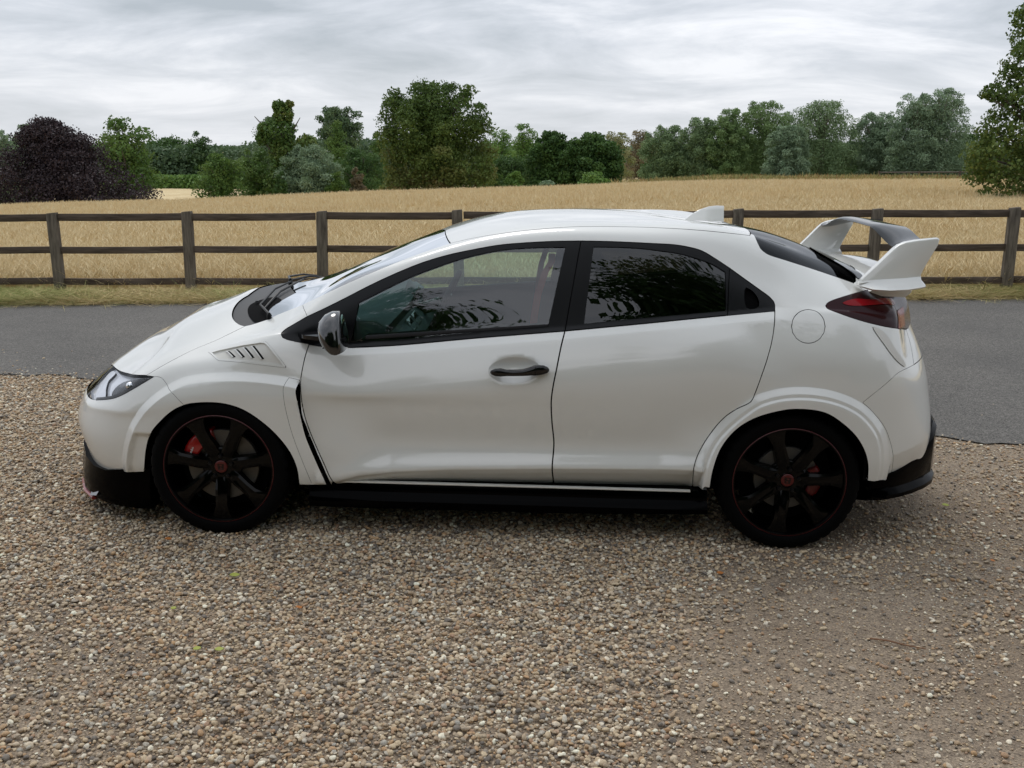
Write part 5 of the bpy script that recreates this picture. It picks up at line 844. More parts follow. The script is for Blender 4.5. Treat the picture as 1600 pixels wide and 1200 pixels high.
def seat(y):
    s=bpy.data.objects.new('front_seat',None); COL.objects.link(s); s.parent=car; s.location=(1.15,y,.30)
    def pad(name,M,sx,sy,sz,m,par=s): return MB().box((-sx,-sy,-sz),(sx,sy,sz),M).build(name,m,par,bevel=min(sx,sy,sz)*.75,auto=60)
    pad('cushion',Matrix.Translation((.12,0,.16))@Matrix.Rotation(math.radians(-8),4,'Y'),.26,.20,.075,REDF)
    for q in (-1,1): pad('side_bolster',Matrix.Translation((.12,q*.235,.19)),.25,.045,.085,FAB)
    B=Matrix.Translation((.46,0,.46))@Matrix.Rotation(math.radians(18),4,'Y')
    pad('backrest',B,.055,.20,.32,REDF)
    for q in (-1,1): pad('side_bolster',B@Matrix.Translation((-.03,q*.23,-.02)),.075,.045,.28,FAB)
    pad('headrest',B@Matrix.Translation((.0,0,.385)),.045,.13,.085,FAB)
for y in (-.36,.36): seat(y)
rs=MB(); M=Matrix.Translation((2.12,0,.48)); rs.box((-.25,-.60,-.08),(.25,.60,.08),M); M=Matrix.Translation((2.45,0,.78))@Matrix.Rotation(math.radians(22),4,'Y'); rs.box((-.06,-.60,-.30),(.06,.60,.30),M)
rs.build('rear_bench',FAB,car,bevel=.04,auto=60)
for y in (-.36,.36): MB().box((-.05,-.12,-.08),(.05,.12,.08),Matrix.Translation((2.56,y,1.12))@Matrix.Rotation(math.radians(20),4,'Y')).build('rear_headrest',FAB,car,bevel=.03,auto=60)
MB().box((.40,-.74,.235),(2.6,.74,.262)).build('cabin_floor',DARK,car)
for sg in (-1,1):   # door cards with a padded top roll, belts on the pillars
    MB().prism([(.62,.90),(.70,.935),(1.10,.965),(1.50,.998),(1.50,.40),(.75,.40)],sg*.735,sg*.765).build('door_card',FAB,fd[0 if sg<0 else 1],auto=40)
    MB().prism([(.66,.912),(1.50,.985),(1.50,1.004),(.66,.931)],sg*.715,sg*.775).build('door_card_roll',FAB,fd[0 if sg<0 else 1],bevel=.008)
    MB().prism([(1.62,.45),(1.62,1.005),(2.30,1.075),(2.36,.45)],sg*.735,sg*.765).build('door_card',FAB,rd[0 if sg<0 else 1],auto=40)
    P=[(1.500,.575,1.300),(1.498,.585,1.262),(1.470,.600,1.215),(1.440,.625,1.12),(1.425,.655,1.02),(1.415,.675,.86)]; V=[];Fb=[]
    for i,(x,y,z) in enumerate(P):
        w=.016; V+=[(x-w,sg*y,z),(x+w,sg*(y+.004),z),(x+w,sg*(y+.006),z),(x-w,sg*(y+.002),z)]
    for i in range(len(P)-1):
        for j in range(4): Fb.append((4*i+j,4*i+(j+1)%4,4*i+4+(j+1)%4,4*i+4+j))
    MB().add(V,Fb).build('seat_belt',BELT,car,auto=40)

# ------------------------------------------------------------------ terrain
def sst(a,b,v): v=np.clip((np.asarray(v,float)-a)/(b-a),0,1); return v*v*(3-2*v)
def gz(x,y):
    """ground height of the whole place"""
    x=np.asarray(x,float); y=np.asarray(y,float)
    A=sst(1.5,7.5,y); z=(1-A)*(-TILT*np.clip(x,-6,8))+A*(-.139+.010*np.clip(x,-30,30))
    a=(x-1.5)/np.maximum(y+5.3,6)                       # bearing from the drive
    zc=np.interp(a,[-.6,-.5,-.37,-.19,0,.10,.18,.5,.9],[-2.9,-2.55,-2.30,-1.66,-1.25,-.98,-.86,-.68,-.5])      # the brow of the field
    zf=np.interp(a,[-.6,-.4,-.2,0,.08,.16,.5,.9],[-6.6,-6.4,-5.6,-3.9,-2.5,-1.85,-1.8,-1.8])                   # the hollow beyond it
    zb=np.interp(a,[-.6,-.4,-.2,0,.1,.5],[-4.6,-4.5,-4.7,-4.0,-2.6,-2.2])
    d=y+5.3; f=np.clip((d-13.5)/(70-13.5),0,1)
    fld=z*(1-f)+zc*f
    fld=np.where(d>70,zc+(zf-zc)*sst(70,104,d),fld); fld=np.where(d>104,zf+(zb-zf)*sst(104,155,d),fld)
    return np.where(y>7.5,fld,z)
def wob(x,y,s,k): return np.sin(x*s+k)*np.cos(y*s*1.3+k*2.1)+.5*np.sin(x*s*2.3+k*3)*np.cos(y*s*2.9+k)
EDGE_N=lambda x:1.72-.170*x+.06*np.sin(x*2.1)+.045*np.sin(x*5.3+1)+.03*np.sin(x*13)+.02*np.sin(x*29+2)    # near edge of the road
EDGE_F=lambda x:7.21+.039*x+.03*np.sin(x*1.7)+.02*np.sin(x*6.1)
def sheet(name,xs,lo,hi,n,m,off,power=1.,label=None,kind='structure'):
    V=[];F_=[]
    for i,x in enumerate(xs):
        a,b=lo(x),hi(x)
        for j in range(n+1): t=(j/n)**power; y=a+(b-a)*t; V.append((x,y,float(gz(x,y))+off))
    for i in range(len(xs)-1):
        for j in range(n): k=i*(n+1)+j; F_.append((k,k+n+1,k+n+2,k+1))
    o=mesh(name,V,F_,m,smooth=True); tag(o,kind=kind); return o
def ground_mat(name,cols,scales,bump=(0,0,0),rough=.95,spec=.2,fine=None):
    """cols: three colours mixed by two noises; fine: (scale, darken colour, threshold)"""
    m=bpy.data.materials.new(name); m.use_nodes=True; nt=m.node_tree; b=nt.nodes['Principled BSDF']; N=nt.nodes.new; L=nt.links.new
    b.inputs['Roughness'].default_value=rough; b.inputs['Specular IOR Level'].default_value=spec
    tc=N('ShaderNodeTexCoord'); src=tc.outputs['Object']; cur=None
    n1=N('ShaderNodeTexNoise'); n1.inputs['Scale'].default_value=scales[0]; n1.inputs['Detail'].default_value=6; L(src,n1.inputs[0])
    n2=N('ShaderNodeTexNoise'); n2.inputs['Scale'].default_value=scales[1]; n2.inputs['Detail'].default_value=5; n2.inputs['Roughness'].default_value=.7; L(src,n2.inputs[0])
    def ramp(n,a,c): r=N('ShaderNodeMapRange'); r.inputs[1].default_value=a; r.inputs[2].default_value=c; L(n.outputs[0],r.inputs[0]); return r.outputs[0]
    x=N('ShaderNodeMix'); x.data_type='RGBA'; L(ramp(n1,.38,.62),x.inputs[0]); x.inputs[6].default_value=(*cols[0],1); x.inputs[7].default_value=(*cols[1],1)
    y=N('ShaderNodeMix'); y.data_type='RGBA'; L(ramp(n2,.45,.70),y.inputs[0]); L(x.outputs[2],y.inputs[6]); y.inputs[7].default_value=(*cols[2],1); out=y.outputs[2]
    if fine:
        v=N('ShaderNodeTexVoronoi'); v.inputs['Scale'].default_value=fine[0]; L(src,v.inputs[0])
        sp=N('ShaderNodeSeparateColor'); L(v.outputs['Color'],sp.inputs[0])
        z=N('ShaderNodeMix'); z.data_type='RGBA'; z.blend_type='MULTIPLY'; z.inputs[0].default_value=fine[1]; L(out,z.inputs[6])
        rr=N('ShaderNodeValToRGB'); rr.color_ramp.elements[0].color=(.35,.33,.32,1); rr.color_ramp.elements[1].color=(1.9,1.85,1.75,1); L(sp.outputs[0],rr.inputs[0]); L(rr.outputs[0],z.inputs[7]); out=z.outputs[2]
    L(out,b.inputs['Base Color'])
    if bump[1]:
        n=N('ShaderNodeTexNoise'); n.inputs['Scale'].default_value=bump[0]; n.inputs['Detail'].default_value=6; n.inputs['Roughness'].default_value=.7; L(src,n.inputs[0])
        bp=N('ShaderNodeBump'); bp.inputs['Strength'].default_value=bump[1]; bp.inputs['Distance'].default_value=bump[2]; L(n.outputs[0],bp.inputs['Height']); L(bp.outputs[0],b.inputs['Normal'])
    return m
DIRT=ground_mat('drive_dirt',[(0.215,0.169,0.125),(0.287,0.233,0.177),(0.180,0.143,0.111)],(1.3,22),(120,.7,.006),fine=(170,.55))
ASPH=ground_mat('worn_asphalt',[(0.102,0.099,0.095),(0.130,0.125,0.118),(0.080,0.078,0.074)],(.7,30),(260,.8,.004),rough=.85,spec=.3,fine=(150,.85))
DRY=ground_mat('dry_field',[(0.630,0.489,0.278),(0.715,0.583,0.352),(0.529,0.403,0.221)],(.35,5),(40,.6,.03))
VERGE=ground_mat('verge_soil',[(0.345,0.253,0.138),(0.230,0.196,0.081),(0.391,0.287,0.161)],(2.0,14),(60,.6,.02))
FARG=ground_mat('far_grass',[(.16,.15,.06),(.30,.23,.10),(.12,.13,.05)],(.05,.6))
xs=np.concatenate([np.linspace(-420,-40,24),np.linspace(-35,-10,14),np.linspace(-9.5,12.5,45),np.linspace(14,40,14),np.linspace(46,420,24)])
sheet('ground',xs,lambda x:-160.,lambda x:1200.,170,FARG,-.05,1.6)
xd=np.linspace(-16,20,145)
sheet('driveway',xd,lambda x:-16.,lambda x:float(EDGE_N(x))+.25,110,DIRT,0.)
xr=np.concatenate([np.linspace(-90,-8,40),np.linspace(-7.5,11,190),np.linspace(12,90,40)])
sheet('road',xr,lambda x:float(EDGE_N(np.clip(x,-14,14))),lambda x:float(EDGE_F(x)),60,ASPH,.010)
sheet('verge',xr,lambda x:float(EDGE_F(x))-.10,lambda x:8.4,8,VERGE,.018)
xf=np.concatenate([np.linspace(-150,-14,80),np.linspace(-13,16,60),np.linspace(17,150,80)])
sheet('field',xf,lambda x:7.9,lambda x:168.,190,DRY,.024,1.6)
# ------------------------------------------------------------------ scattering real stones and grass from point lists
def scatter(name,P,rot,scl,rnd,kinds,protos,mats,label,cat,smooth=True):
    """one mesh of points; geometry nodes put a small solid on each point.  protos: list of node builders"""
    me=bpy.data.meshes.new(name); n=len(P); me.vertices.add(n); me.vertices.foreach_set('co',np.asarray(P,np.float32).ravel())
    for nm,tp,arr in (('rot','FLOAT_VECTOR',rot),('scl','FLOAT_VECTOR',scl),('rnd','FLOAT',rnd),('kd','INT',kinds)):
        at=me.attributes.new(nm,tp,'POINT'); key='vector' if tp=='FLOAT_VECTOR' else 'value'
        at.data.foreach_set(key,np.asarray(arr,np.int32 if tp=='INT' else np.float32).ravel())
    o=link(name,me); tag(o,label,cat,kind='stuff')
    ng=bpy.data.node_groups.new(name+'_nodes','GeometryNodeTree'); ng.interface.new_socket('Geometry',in_out='INPUT',socket_type='NodeSocketGeometry'); ng.interface.new_socket('Geometry',in_out='OUTPUT',socket_type='NodeSocketGeometry')
    N=ng.nodes.new; L=ng.links.new; gi=N('NodeGroupInput'); go=N('NodeGroupOutput'); join=N('GeometryNodeJoinGeometry')
    for i in reversed(range(len(protos))):
        g=protos[i](N,L,i); sm=N('GeometryNodeSetMaterial'); sm.inputs['Material'].default_value=mats[i%len(mats)]; L(g,sm.inputs[0])
        ti=N('GeometryNodeGeometryToInstance'); L(sm.outputs[0],ti.inputs[0]); L(ti.outputs[0],join.inputs[0])
    ip=N('GeometryNodeInstanceOnPoints'); L(gi.outputs[0],ip.inputs['Points']); L(join.outputs[0],ip.inputs['Instance']); ip.inputs['Pick Instance'].default_value=True
    def na(nm,t): a=N('GeometryNodeInputNamedAttribute'); a.data_type=t; a.inputs[0].default_value=nm; return [s for s in a.outputs if s.enabled][0]
    L(na('kd','INT'),ip.inputs['Instance Index']); L(na('rot','FLOAT_VECTOR'),ip.inputs['Rotation']); L(na('scl','FLOAT_VECTOR'),ip.inputs['Scale'])
    L(ip.outputs[0],go.inputs[0]); md=o.modifiers.new('scatter','NODES'); md.node_group=ng; return o
def pebble(N,L,i,sub=2,amp=.55,smooth=True):
    s=N('GeometryNodeMeshIcoSphere'); s.inputs['Radius'].default_value=1; s.inputs['Subdivisions'].default_value=sub
    no=N('ShaderNodeTexNoise'); no.noise_dimensions='4D'; no.inputs['W'].default_value=i*3.7+.5; no.inputs['Scale'].default_value=.9; no.inputs['Detail'].default_value=1.5
    ps=N('GeometryNodeInputPosition'); L(ps.outputs[0],no.inputs['Vector'])
    sb=N('ShaderNodeMath'); sb.operation='SUBTRACT'; sb.inputs[1].default_value=.5; L(no.outputs[0],sb.inputs[0]); ml=N('ShaderNodeMath'); ml.operation='MULTIPLY'; ml.inputs[1].default_value=amp*2; L(sb.outputs[0],ml.inputs[0])
    nn=N('GeometryNodeInputNormal'); sc=N('ShaderNodeVectorMath'); sc.operation='SCALE'; L(nn.outputs[0],sc.inputs[0]); L(ml.outputs[0],sc.inputs['Scale'])
    sp=N('GeometryNodeSetPosition'); L(s.outputs[0],sp.inputs[0]); L(sc.outputs[0],sp.inputs['Offset'])
    sh=N('GeometryNodeSetShadeSmooth'); sh.inputs['Shade Smooth'].default_value=smooth; L(sp.outputs[0],sh.inputs[0]); return sh.outputs[0]
def inst_mat(name,stops,rough=.8,spec=.3,fade=None,trans=0):
    m=bpy.data.materials.new(name); m.use_nodes=True; nt=m.node_tree; b=nt.nodes['Principled BSDF']; N=nt.nodes.new; L=nt.links.new
    b.inputs['Roughness'].default_value=rough; b.inputs['Specular IOR Level'].default_value=spec
    a=N('ShaderNodeAttribute'); a.attribute_type='INSTANCER'; a.attribute_name='rnd'
    r=N('ShaderNodeValToRGB'); r.color_ramp.interpolation='LINEAR'
    while len(r.color_ramp.elements)<len(stops): r.color_ramp.elements.new(.5)
    for e,(p_,c) in zip(r.color_ramp.elements,stops): e.position=p_; e.color=(*c,1)
    L(a.outputs['Fac'],r.inputs[0]); out=r.outputs[0]
    if fade:
        tc=N('ShaderNodeTexCoord'); n=N('ShaderNodeTexNoise'); n.inputs['Scale'].default_value=fade[0]; n.inputs['Detail'].default_value=3; L(tc.outputs['Object'],n.inputs[0])
        mr=N('ShaderNodeMapRange'); mr.inputs[1].default_value=.3; mr.inputs[2].default_value=.7; mr.inputs[3].default_value=1-fade[1]; mr.inputs[4].default_value=1+fade[1]; L(n.outputs[0],mr.inputs[0])
        v=N('ShaderNodeVectorMath'); v.operation='SCALE'; L(out,v.inputs[0]); L(mr.outputs[0],v.inputs['Scale']); out=v.outputs[0]
    L(out,b.inputs['Base Color'])
    return m
STONE=inst_mat('flint_pebbles',[(0,(0.133,0.113,0.094)),(.08,(0.243,0.209,0.174)),(.18,(0.401,0.328,0.244)),(.30,(0.487,0.367,0.234)),(.42,(0.608,0.486,0.323)),(.53,(0.377,0.294,0.205)),(.64,(0.487,0.311,0.164)),(.70,(0.365,0.232,0.149)),(.79,(0.681,0.565,0.408)),(.88,(0.377,0.356,0.308)),(.96,(0.850,0.746,0.578)),(1,(0.850,0.825,0.657))],rough=.72,spec=.35,fade=(1.6,.22))
def frustum(x,y,m=.9):
    """keep what the photograph could see, with a margin for a step to the side"""
    M=cam_matrix().inverted(); M=np.array(M); P=np.stack([x,y,gz(x,y),np.ones(len(x))]); q=M@P; d=-q[2]
    k=800/1582.7; kk=600/1582.7
    return (d>1.4)&(np.abs(q[0])<d*k+m)&(q[1]>-d*kk-m*.6)&(q[1]<d*kk+m)
DIRTLINE=np.array([(1.66,-3.2),(1.76,-2.61),(1.87,-2.04),(2.04,-1.52),(2.24,-1.06),(2.42,-.82),(2.62,-.35),(2.9,.3),(3.0,1.5)])
def cover(x,y):
    e=np.interp(y,DIRTLINE[:,1],DIRTLINE[:,0]); n=wob(x,y,2.6,.7)*.12+wob(x,y,6.,2.)*.06
    d=sst(-.22,.30,x-e+n)                                  # 1 = dirt side
    patch=sst(-.2,.9,wob(x,y,1.9,1.3)+.5*wob(x,y,5,.2)); patch2=sst(-.5,1.,wob(x,y,4.3,2.9))
    r=(1-d)*1.0+d*(.06+.26*patch+.14*patch2+.22*sst(3.6,4.4,x))
    l=sst(.9,.0,x+.35*wob(x,y,1.7,4.))*sst(-1.0,-2.3,y)    # thinner again at the near left
    return r*(1-.45*l)
def jgrid(x0,x1,y0,y1,s):
    X,Y=np.meshgrid(np.arange(x0,x1,s),np.arange(y0,y1,s*.9)); X=X.ravel()+(rng.random(X.size)-.5)*s*1.1; Y=Y.ravel()+(rng.random(Y.size)-.5)*s*1.1; return X,Y
def gravel(name,X,Y,dmin,dmax,p,label,sink=.25,zadd=0.):
    n=len(X); d=dmin+(dmax-dmin)*rng.random(n)**p; r=d/2
    scl=np.stack([r*(.8+.55*rng.random(n)),r*(.75+.35*rng.random(n)),r*(.45+.35*rng.random(n))],1)
    rot=np.stack([(rng.random(n)-.5)*.9,(rng.random(n)-.5)*.9,rng.random(n)*6.28],1)
    Z=gz(X,Y)+scl[:,2]*(1-2*sink*rng.random(n))+zadd
    pr=[pebble,pebble,pebble,lambda N,L,i:pebble(N,L,i,amp=.7),lambda N,L,i:pebble(N,L,i,sub=1,amp=.75,smooth=False),lambda N,L,i:pebble(N,L,i,sub=2,amp=.9)]
    return scatter(name,np.stack([X,Y,Z],1),rot,scl,rng.random(n),rng.integers(0,6,n),pr,[STONE],label,'gravel')
X,Y=jgrid(-5.5,8.5,-3.9,3.4,.0138)
m=frustum(X,Y); X,Y=X[m],Y[m]
c=cover(X,Y); e=Y-EDGE_N(X); 
prob=c*np.where(e>-.25,np.clip(1-(e+.25)/.45,0.0,1)**1.6+.07*np.exp(-np.clip(e,0,9)/.30),1); under=(X>-.5)&(X<3.1)&(Y>-.55)&(Y<.75)
m=(rng.random(len(X))<prob)&~(under&(rng.random(len(X))<.6)); X1,Y1=X[m],Y[m]
lay=rng.random(len(X1))<.34
gravel('gravel',X1,Y1,.0066,.0225,1.8,'loose rounded flint gravel in grey, tan and cream covering the drive',zadd=np.where(lay,(.004+.006*rng.random(len(X1)))*c[m],0))
X,Y=jgrid(-5.5,8.5,-3.9,3.6,.019); m=frustum(X,Y); X,Y=X[m],Y[m]; m=(rng.random(len(X))<.8*np.clip(1-(Y-EDGE_N(X))/.8,0,1)); X,Y=X[m],Y[m]
X2=rng.uniform(-7,9,900); Y2=EDGE_N(X2)+rng.random(900)**1.6*2.6; X=np.concatenate([X,X2]); Y=np.concatenate([Y,Y2])
gravel('grit',X,Y,.003,.010,1.6,'fine grit and small stones pressed into the dirt of the drive')
# ------------------------------------------------------------------ grasses
def tuft(nb,h,spread,w,lean,seed,head=0):
    r=np.random.default_rng(seed); V=[];F_=[]
    for b in range(nb):
        a=r.random()*6.28; rr=spread*r.random()**.5; bx,by=rr*math.cos(a),rr*math.sin(a); ln=lean*(.3+r.random()); hh=h*(.55+.45*r.random()); c2=a+(r.random()-.5)*2
        dx,dy=math.cos(c2)*ln*hh,math.sin(c2)*ln*hh; px,py=-math.sin(c2)*w/2,math.cos(c2)*w/2
        if r.random()<.5: px,py=math.cos(c2)*w/2,math.sin(c2)*w/2
        k=len(V)
        for t,wd in ((0,1),(.45,.9),(.8,.65+head*1.2),(1,.12)): q=(bx+dx*t*t,by+dy*t*t,hh*t*(1-.15*ln*t)); V+=[(q[0]-px*wd,q[1]-py*wd,q[2]),(q[0]+px*wd,q[1]+py*wd,q[2])]
        for j in range(3): F_.append((k+2*j,k+2*j+1,k+2*j+3,k+2*j+2))
    return V,F_
def tuft_obj(name,V,F_,m):
    me=bpy.data.meshes.new(name); me.from_pydata(V,[],F_); me.materials.append(m); me.shade_smooth(); return bpy.data.objects.new(name,me)   # source shape only, never linked
def obj_proto(ob):
    def f(N,L,i): n=N('GeometryNodeObjectInfo'); n.inputs[0].default_value=ob; n.transform_space='ORIGINAL'; return n.outputs['Geometry']
    return f
STRAW=inst_mat('dry_grass_blades',[(0,(0.595,0.456,0.255)),(.3,(0.672,0.531,0.307)),(.6,(0.719,0.581,0.346)),(.85,(0.738,0.631,0.390)),(1,(0.626,0.497,0.281))],rough=.8,spec=.2,fade=(.8,.15))
GREEN=inst_mat('verge_grass_blades',[(0,(0.161,0.218,0.052)),(.25,(0.241,0.287,0.081)),(.45,(0.414,0.380,0.138)),(.65,(0.598,0.460,0.230)),(1,(0.690,0.529,0.299))],rough=.8,spec=.2)
ROUGH=inst_mat('rough_grass_blades',[(0,(.22,.22,.08)),(.4,(.34,.31,.12)),(.7,(.50,.39,.18)),(.9,(.26,.12,.05)),(1,(.40,.34,.14))],rough=.85,spec=.15)
def grass(name,X,Y,h0,h1,mats_,label,seed,nb=16,w=.006,spread=.12,lean=.55,head=0,cap=(0,1)):
    obs=[tuft_obj('grass_tuft',*tuft(nb,1.,spread,w,lean,seed+i,head),mats_) for i in range(4)]
    n=len(X); s=h0+(h1-h0)*rng.random(n); scl=np.stack([s*.9+.1,s*.9+.1,s],1)*1.0; rot=np.stack([(rng.random(n)-.5)*.25,(rng.random(n)-.5)*.25,rng.random(n)*6.28],1)
    scl=np.stack([np.ones(n)*(.7+.6*rng.random(n)),np.ones(n)*(.7+.6*rng.random(n)),s],1)
    return scatter(name,np.stack([X,Y,gz(X,Y)+.01],1),rot,scl,cap[0]+(cap[1]-cap[0])*rng.random(n),rng.integers(0,4,n),[obj_proto(o) for o in obs],[mats_],label,'grass')
def pts_field(y0,y1,dens):
    a=.62; out=[]
    n=int(dens*((y1+5.3)**2-(y0+5.3)**2)*a); d=np.sqrt(rng.random(n)*((y1+5.3)**2-(y0+5.3)**2)+(y0+5.3)**2); s=(rng.random(n)*2-1)*a-.0375
    return 1.5+d*s,d-5.3
X,Y=pts_field(8.25,16,230); grass('field_grass',X,Y,.13,.34,STRAW,'tall dry golden grass standing in the field behind the fence',3,nb=12,w=.0042,spread=.12,lean=.26,head=.8)
X,Y=pts_field(16,34,75); grass('field_grass',X,Y,.14,.36,STRAW,'dry golden grass across the middle of the field',13,nb=13,w=.008,spread=.20,lean=.22,head=.6)
X,Y=pts_field(34,76,15); grass('field_grass',X,Y,.22,.5,STRAW,'pale dry grass on the brow of the field',23,nb=14,w=.018,spread=.40,lean=.2,head=.5)
X,Y=pts_field(76,108,5); a_=(X-1.5)/(Y+5.3); k=a_>.06; grass('rough_grass',X[k],Y[k],.35,.95,ROUGH,'rough greenish grass and docks along the foot of the far trees',33,nb=18,w=.04,spread=.9,lean=.3,head=.5)
X=rng.uniform(-13,16,26000); Y=EDGE_F(X)-.05+rng.random(len(X))**1.1*1.0; pt=sst(-.5,.7,wob(X,Y,1.3,3.)+.5*wob(X,Y,5.,1.)); k=rng.random(len(X))<(.35+.65*pt); X,Y,pt=X[k],Y[k],pt[k]
og=grass('verge_grass',X,Y,.035,.11,GREEN,'short green and straw coloured grass on the verge below the fence',43,nb=14,w=.0055,spread=.08,lean=.6)
og.data.attributes['rnd'].data.foreach_set('value',np.clip(rng.random(len(X))*.62+.42*(1-pt)*(rng.random(len(X))<.8),0,.84).astype(np.float32))
# ------------------------------------------------------------------ post and rail fence
def wood(name,a,b,sc):
    m=mat(name,a,rough=.88,spec=.2,noise=(7,b,.22,6,sc),bump=None); nt=m.node_tree; N=nt.nodes.new; L=nt.links.new
    tc=N('ShaderNodeTexCoord'); mp=N('ShaderNodeMapping'); mp.inputs['Scale'].default_value=sc; L(tc.outputs['Object'],mp.inputs[0]); n=N('ShaderNodeTexNoise'); n.inputs['Scale'].default_value=14; n.inputs['Detail'].default_value=6; L(mp.outputs[0],n.inputs[0])
    bp=N('ShaderNodeBump'); bp.inputs['Strength'].default_value=.8; bp.inputs['Distance'].default_value=.006; L(n.outputs[0],bp.inputs['Height']); L(bp.outputs[0],nt.nodes['Principled BSDF'].inputs['Normal']); return m
WPOST=wood('weathered_post',(.070,.058,.046),(.20,.172,.138),(5,5,.7)); WRAIL=wood('weathered_rail',(.055,.041,.032),(.135,.104,.080),(.6,5,6))
fence=tag(empty('field_fence',(0,8.1,0)),'dark weathered timber post and rail fence between the lane and the golden field','fence')
px_=[-10.5,-8.72,-6.93,-5.134,-3.339,-1.555,.278,2.085,3.899,5.664,7.408,9.19,10.95,12.7]
for i,x in enumerate(px_):
    r=np.random.default_rng(100+i); z0=float(gz(x,8.1)); h=1.075+.02*(r.random()-.5); w=.067; d=.05; lx=.012*(r.random()-.5); rings=[]
    for k,(z,s) in enumerate(((-.15,1),(.2,1.0),(.55,.99),(.85,1.0),(h-.02,.985),(h,.90))):
        j=lambda:.0022*(r.random()-.5)
        rings.append([(x+lx*z*4+w*s*a+j(),w*0+d*s*b+j(),z0+z+(0.006*a if z==h else 0)) for a,b in ((-1,-.8),(-.85,-1),(.85,-1),(1,-.8),(1,.8),(.85,1),(-.85,1),(-1,.8))])
    loft(rings).build('post',WPOST,fence,auto=40)
    if i+1<len(px_):
        x2=px_[i+1]; z2=float(gz(x2,8.1))
        for zc_,hh in ((1.012,.0475),(.580,.045),(.158,.044)):
            ja,jb=.016*(r.random()-.5),.016*(r.random()-.5); xa,xb=x+w-.004,x2-w+.004; rings=[]
            for k in range(7):
                f=k/6; sag=-.006*math.sin(math.pi*f); zz=(z0+ja)*(1-f)+(z2+jb)*f+zc_+sag+.002*(r.random()-.5)
                rings.append([(xa+(xb-xa)*f,.006+b*.019,zz+c*hh*(1+.03*(r.random()-.5))) for b,c in ((-1,-.9),(-.8,-1),(.8,-1),(1,-.9),(1,.9),(.8,1),(-.8,1),(-1,.9))])
            loft(rings).build('rail',WRAIL,fence,auto=40)
# a distant second fence at the far right of the field
f2=tag(empty('far_fence'),'thin distant timber fence beyond the field at the right, before the trees','fence')
P2=[(28.5+i*3.1,82-.55*i) for i in range(8)]
for i,(x,y) in enumerate(P2):
    z=float(gz(x,y)); MB().box((x-.07,y-.07,z),(x+.07,y+.07,z+1.15)).build('post',WRAIL,f2)
    if i<7:
        a,b=P2[i+1]; zb=float(gz(a,b))
        for h in (1.05,.65): MB().tube([(x,y,z+h),(a,b,zb+h)],.055,k=4).build('rail',WPOST,f2,auto=None)
# ------------------------------------------------------------------ fallen leaves and twigs
def leaf_mesh(s,col,curl,m):
    V=[];n=7
    for i in range(n+1):
        t=i/n; w=s*.32*math.sin(math.pi*min(t*1.02,1))**.8; x=(t-.5)*s; z=curl*s*(t-.5)**2
        V+=[(x,-w,z+curl*s*.25*abs(w)/(s*.32+1e-6)),(x,0,z),(x,w,z+curl*s*.3*abs(w)/(s*.32+1e-6))]
    F_=[]
    for i in range(n):
        for j in (0,1): F_.append((3*i+j,3*i+j+1,3*i+4+j,3*i+3+j))
    return V,F_
LY=mat('yellow_green_leaf',(.33,.36,.06),rough=.6); LO=mat('orange_brown_leaf',(.42,.15,.03),rough=.7); LB=mat('brown_leaf',(.20,.10,.05),rough=.8)
for nm,x,y,s,rz,m_,lab in LEAVES:
    V,F_=leaf_mesh(s,None,.5,m_); o=mesh('fallen_leaf',V,F_,{'y':LY,'o':LO,'b':LB}[m_],smooth=True); o.location=(x,y,float(gz(x,y))+.016); o.rotation_euler=(.15,.1,rz)
    sm=o.modifiers.new('thickness','SOLIDIFY'); sm.thickness=.0012; tag(o,lab,'leaf','leaves lying on the drive')
for pts_,r_,lab in TWIGS:
    o=MB().tube([(x,y,float(gz(x,y))+.012+.006*(i%2)) for i,(x,y) in enumerate(pts_)],[r_,r_*.9,r_*.8,r_*.5][:len(pts_)],k=6).build('twig',LB,None,auto=60); tag(o,lab,'twig')

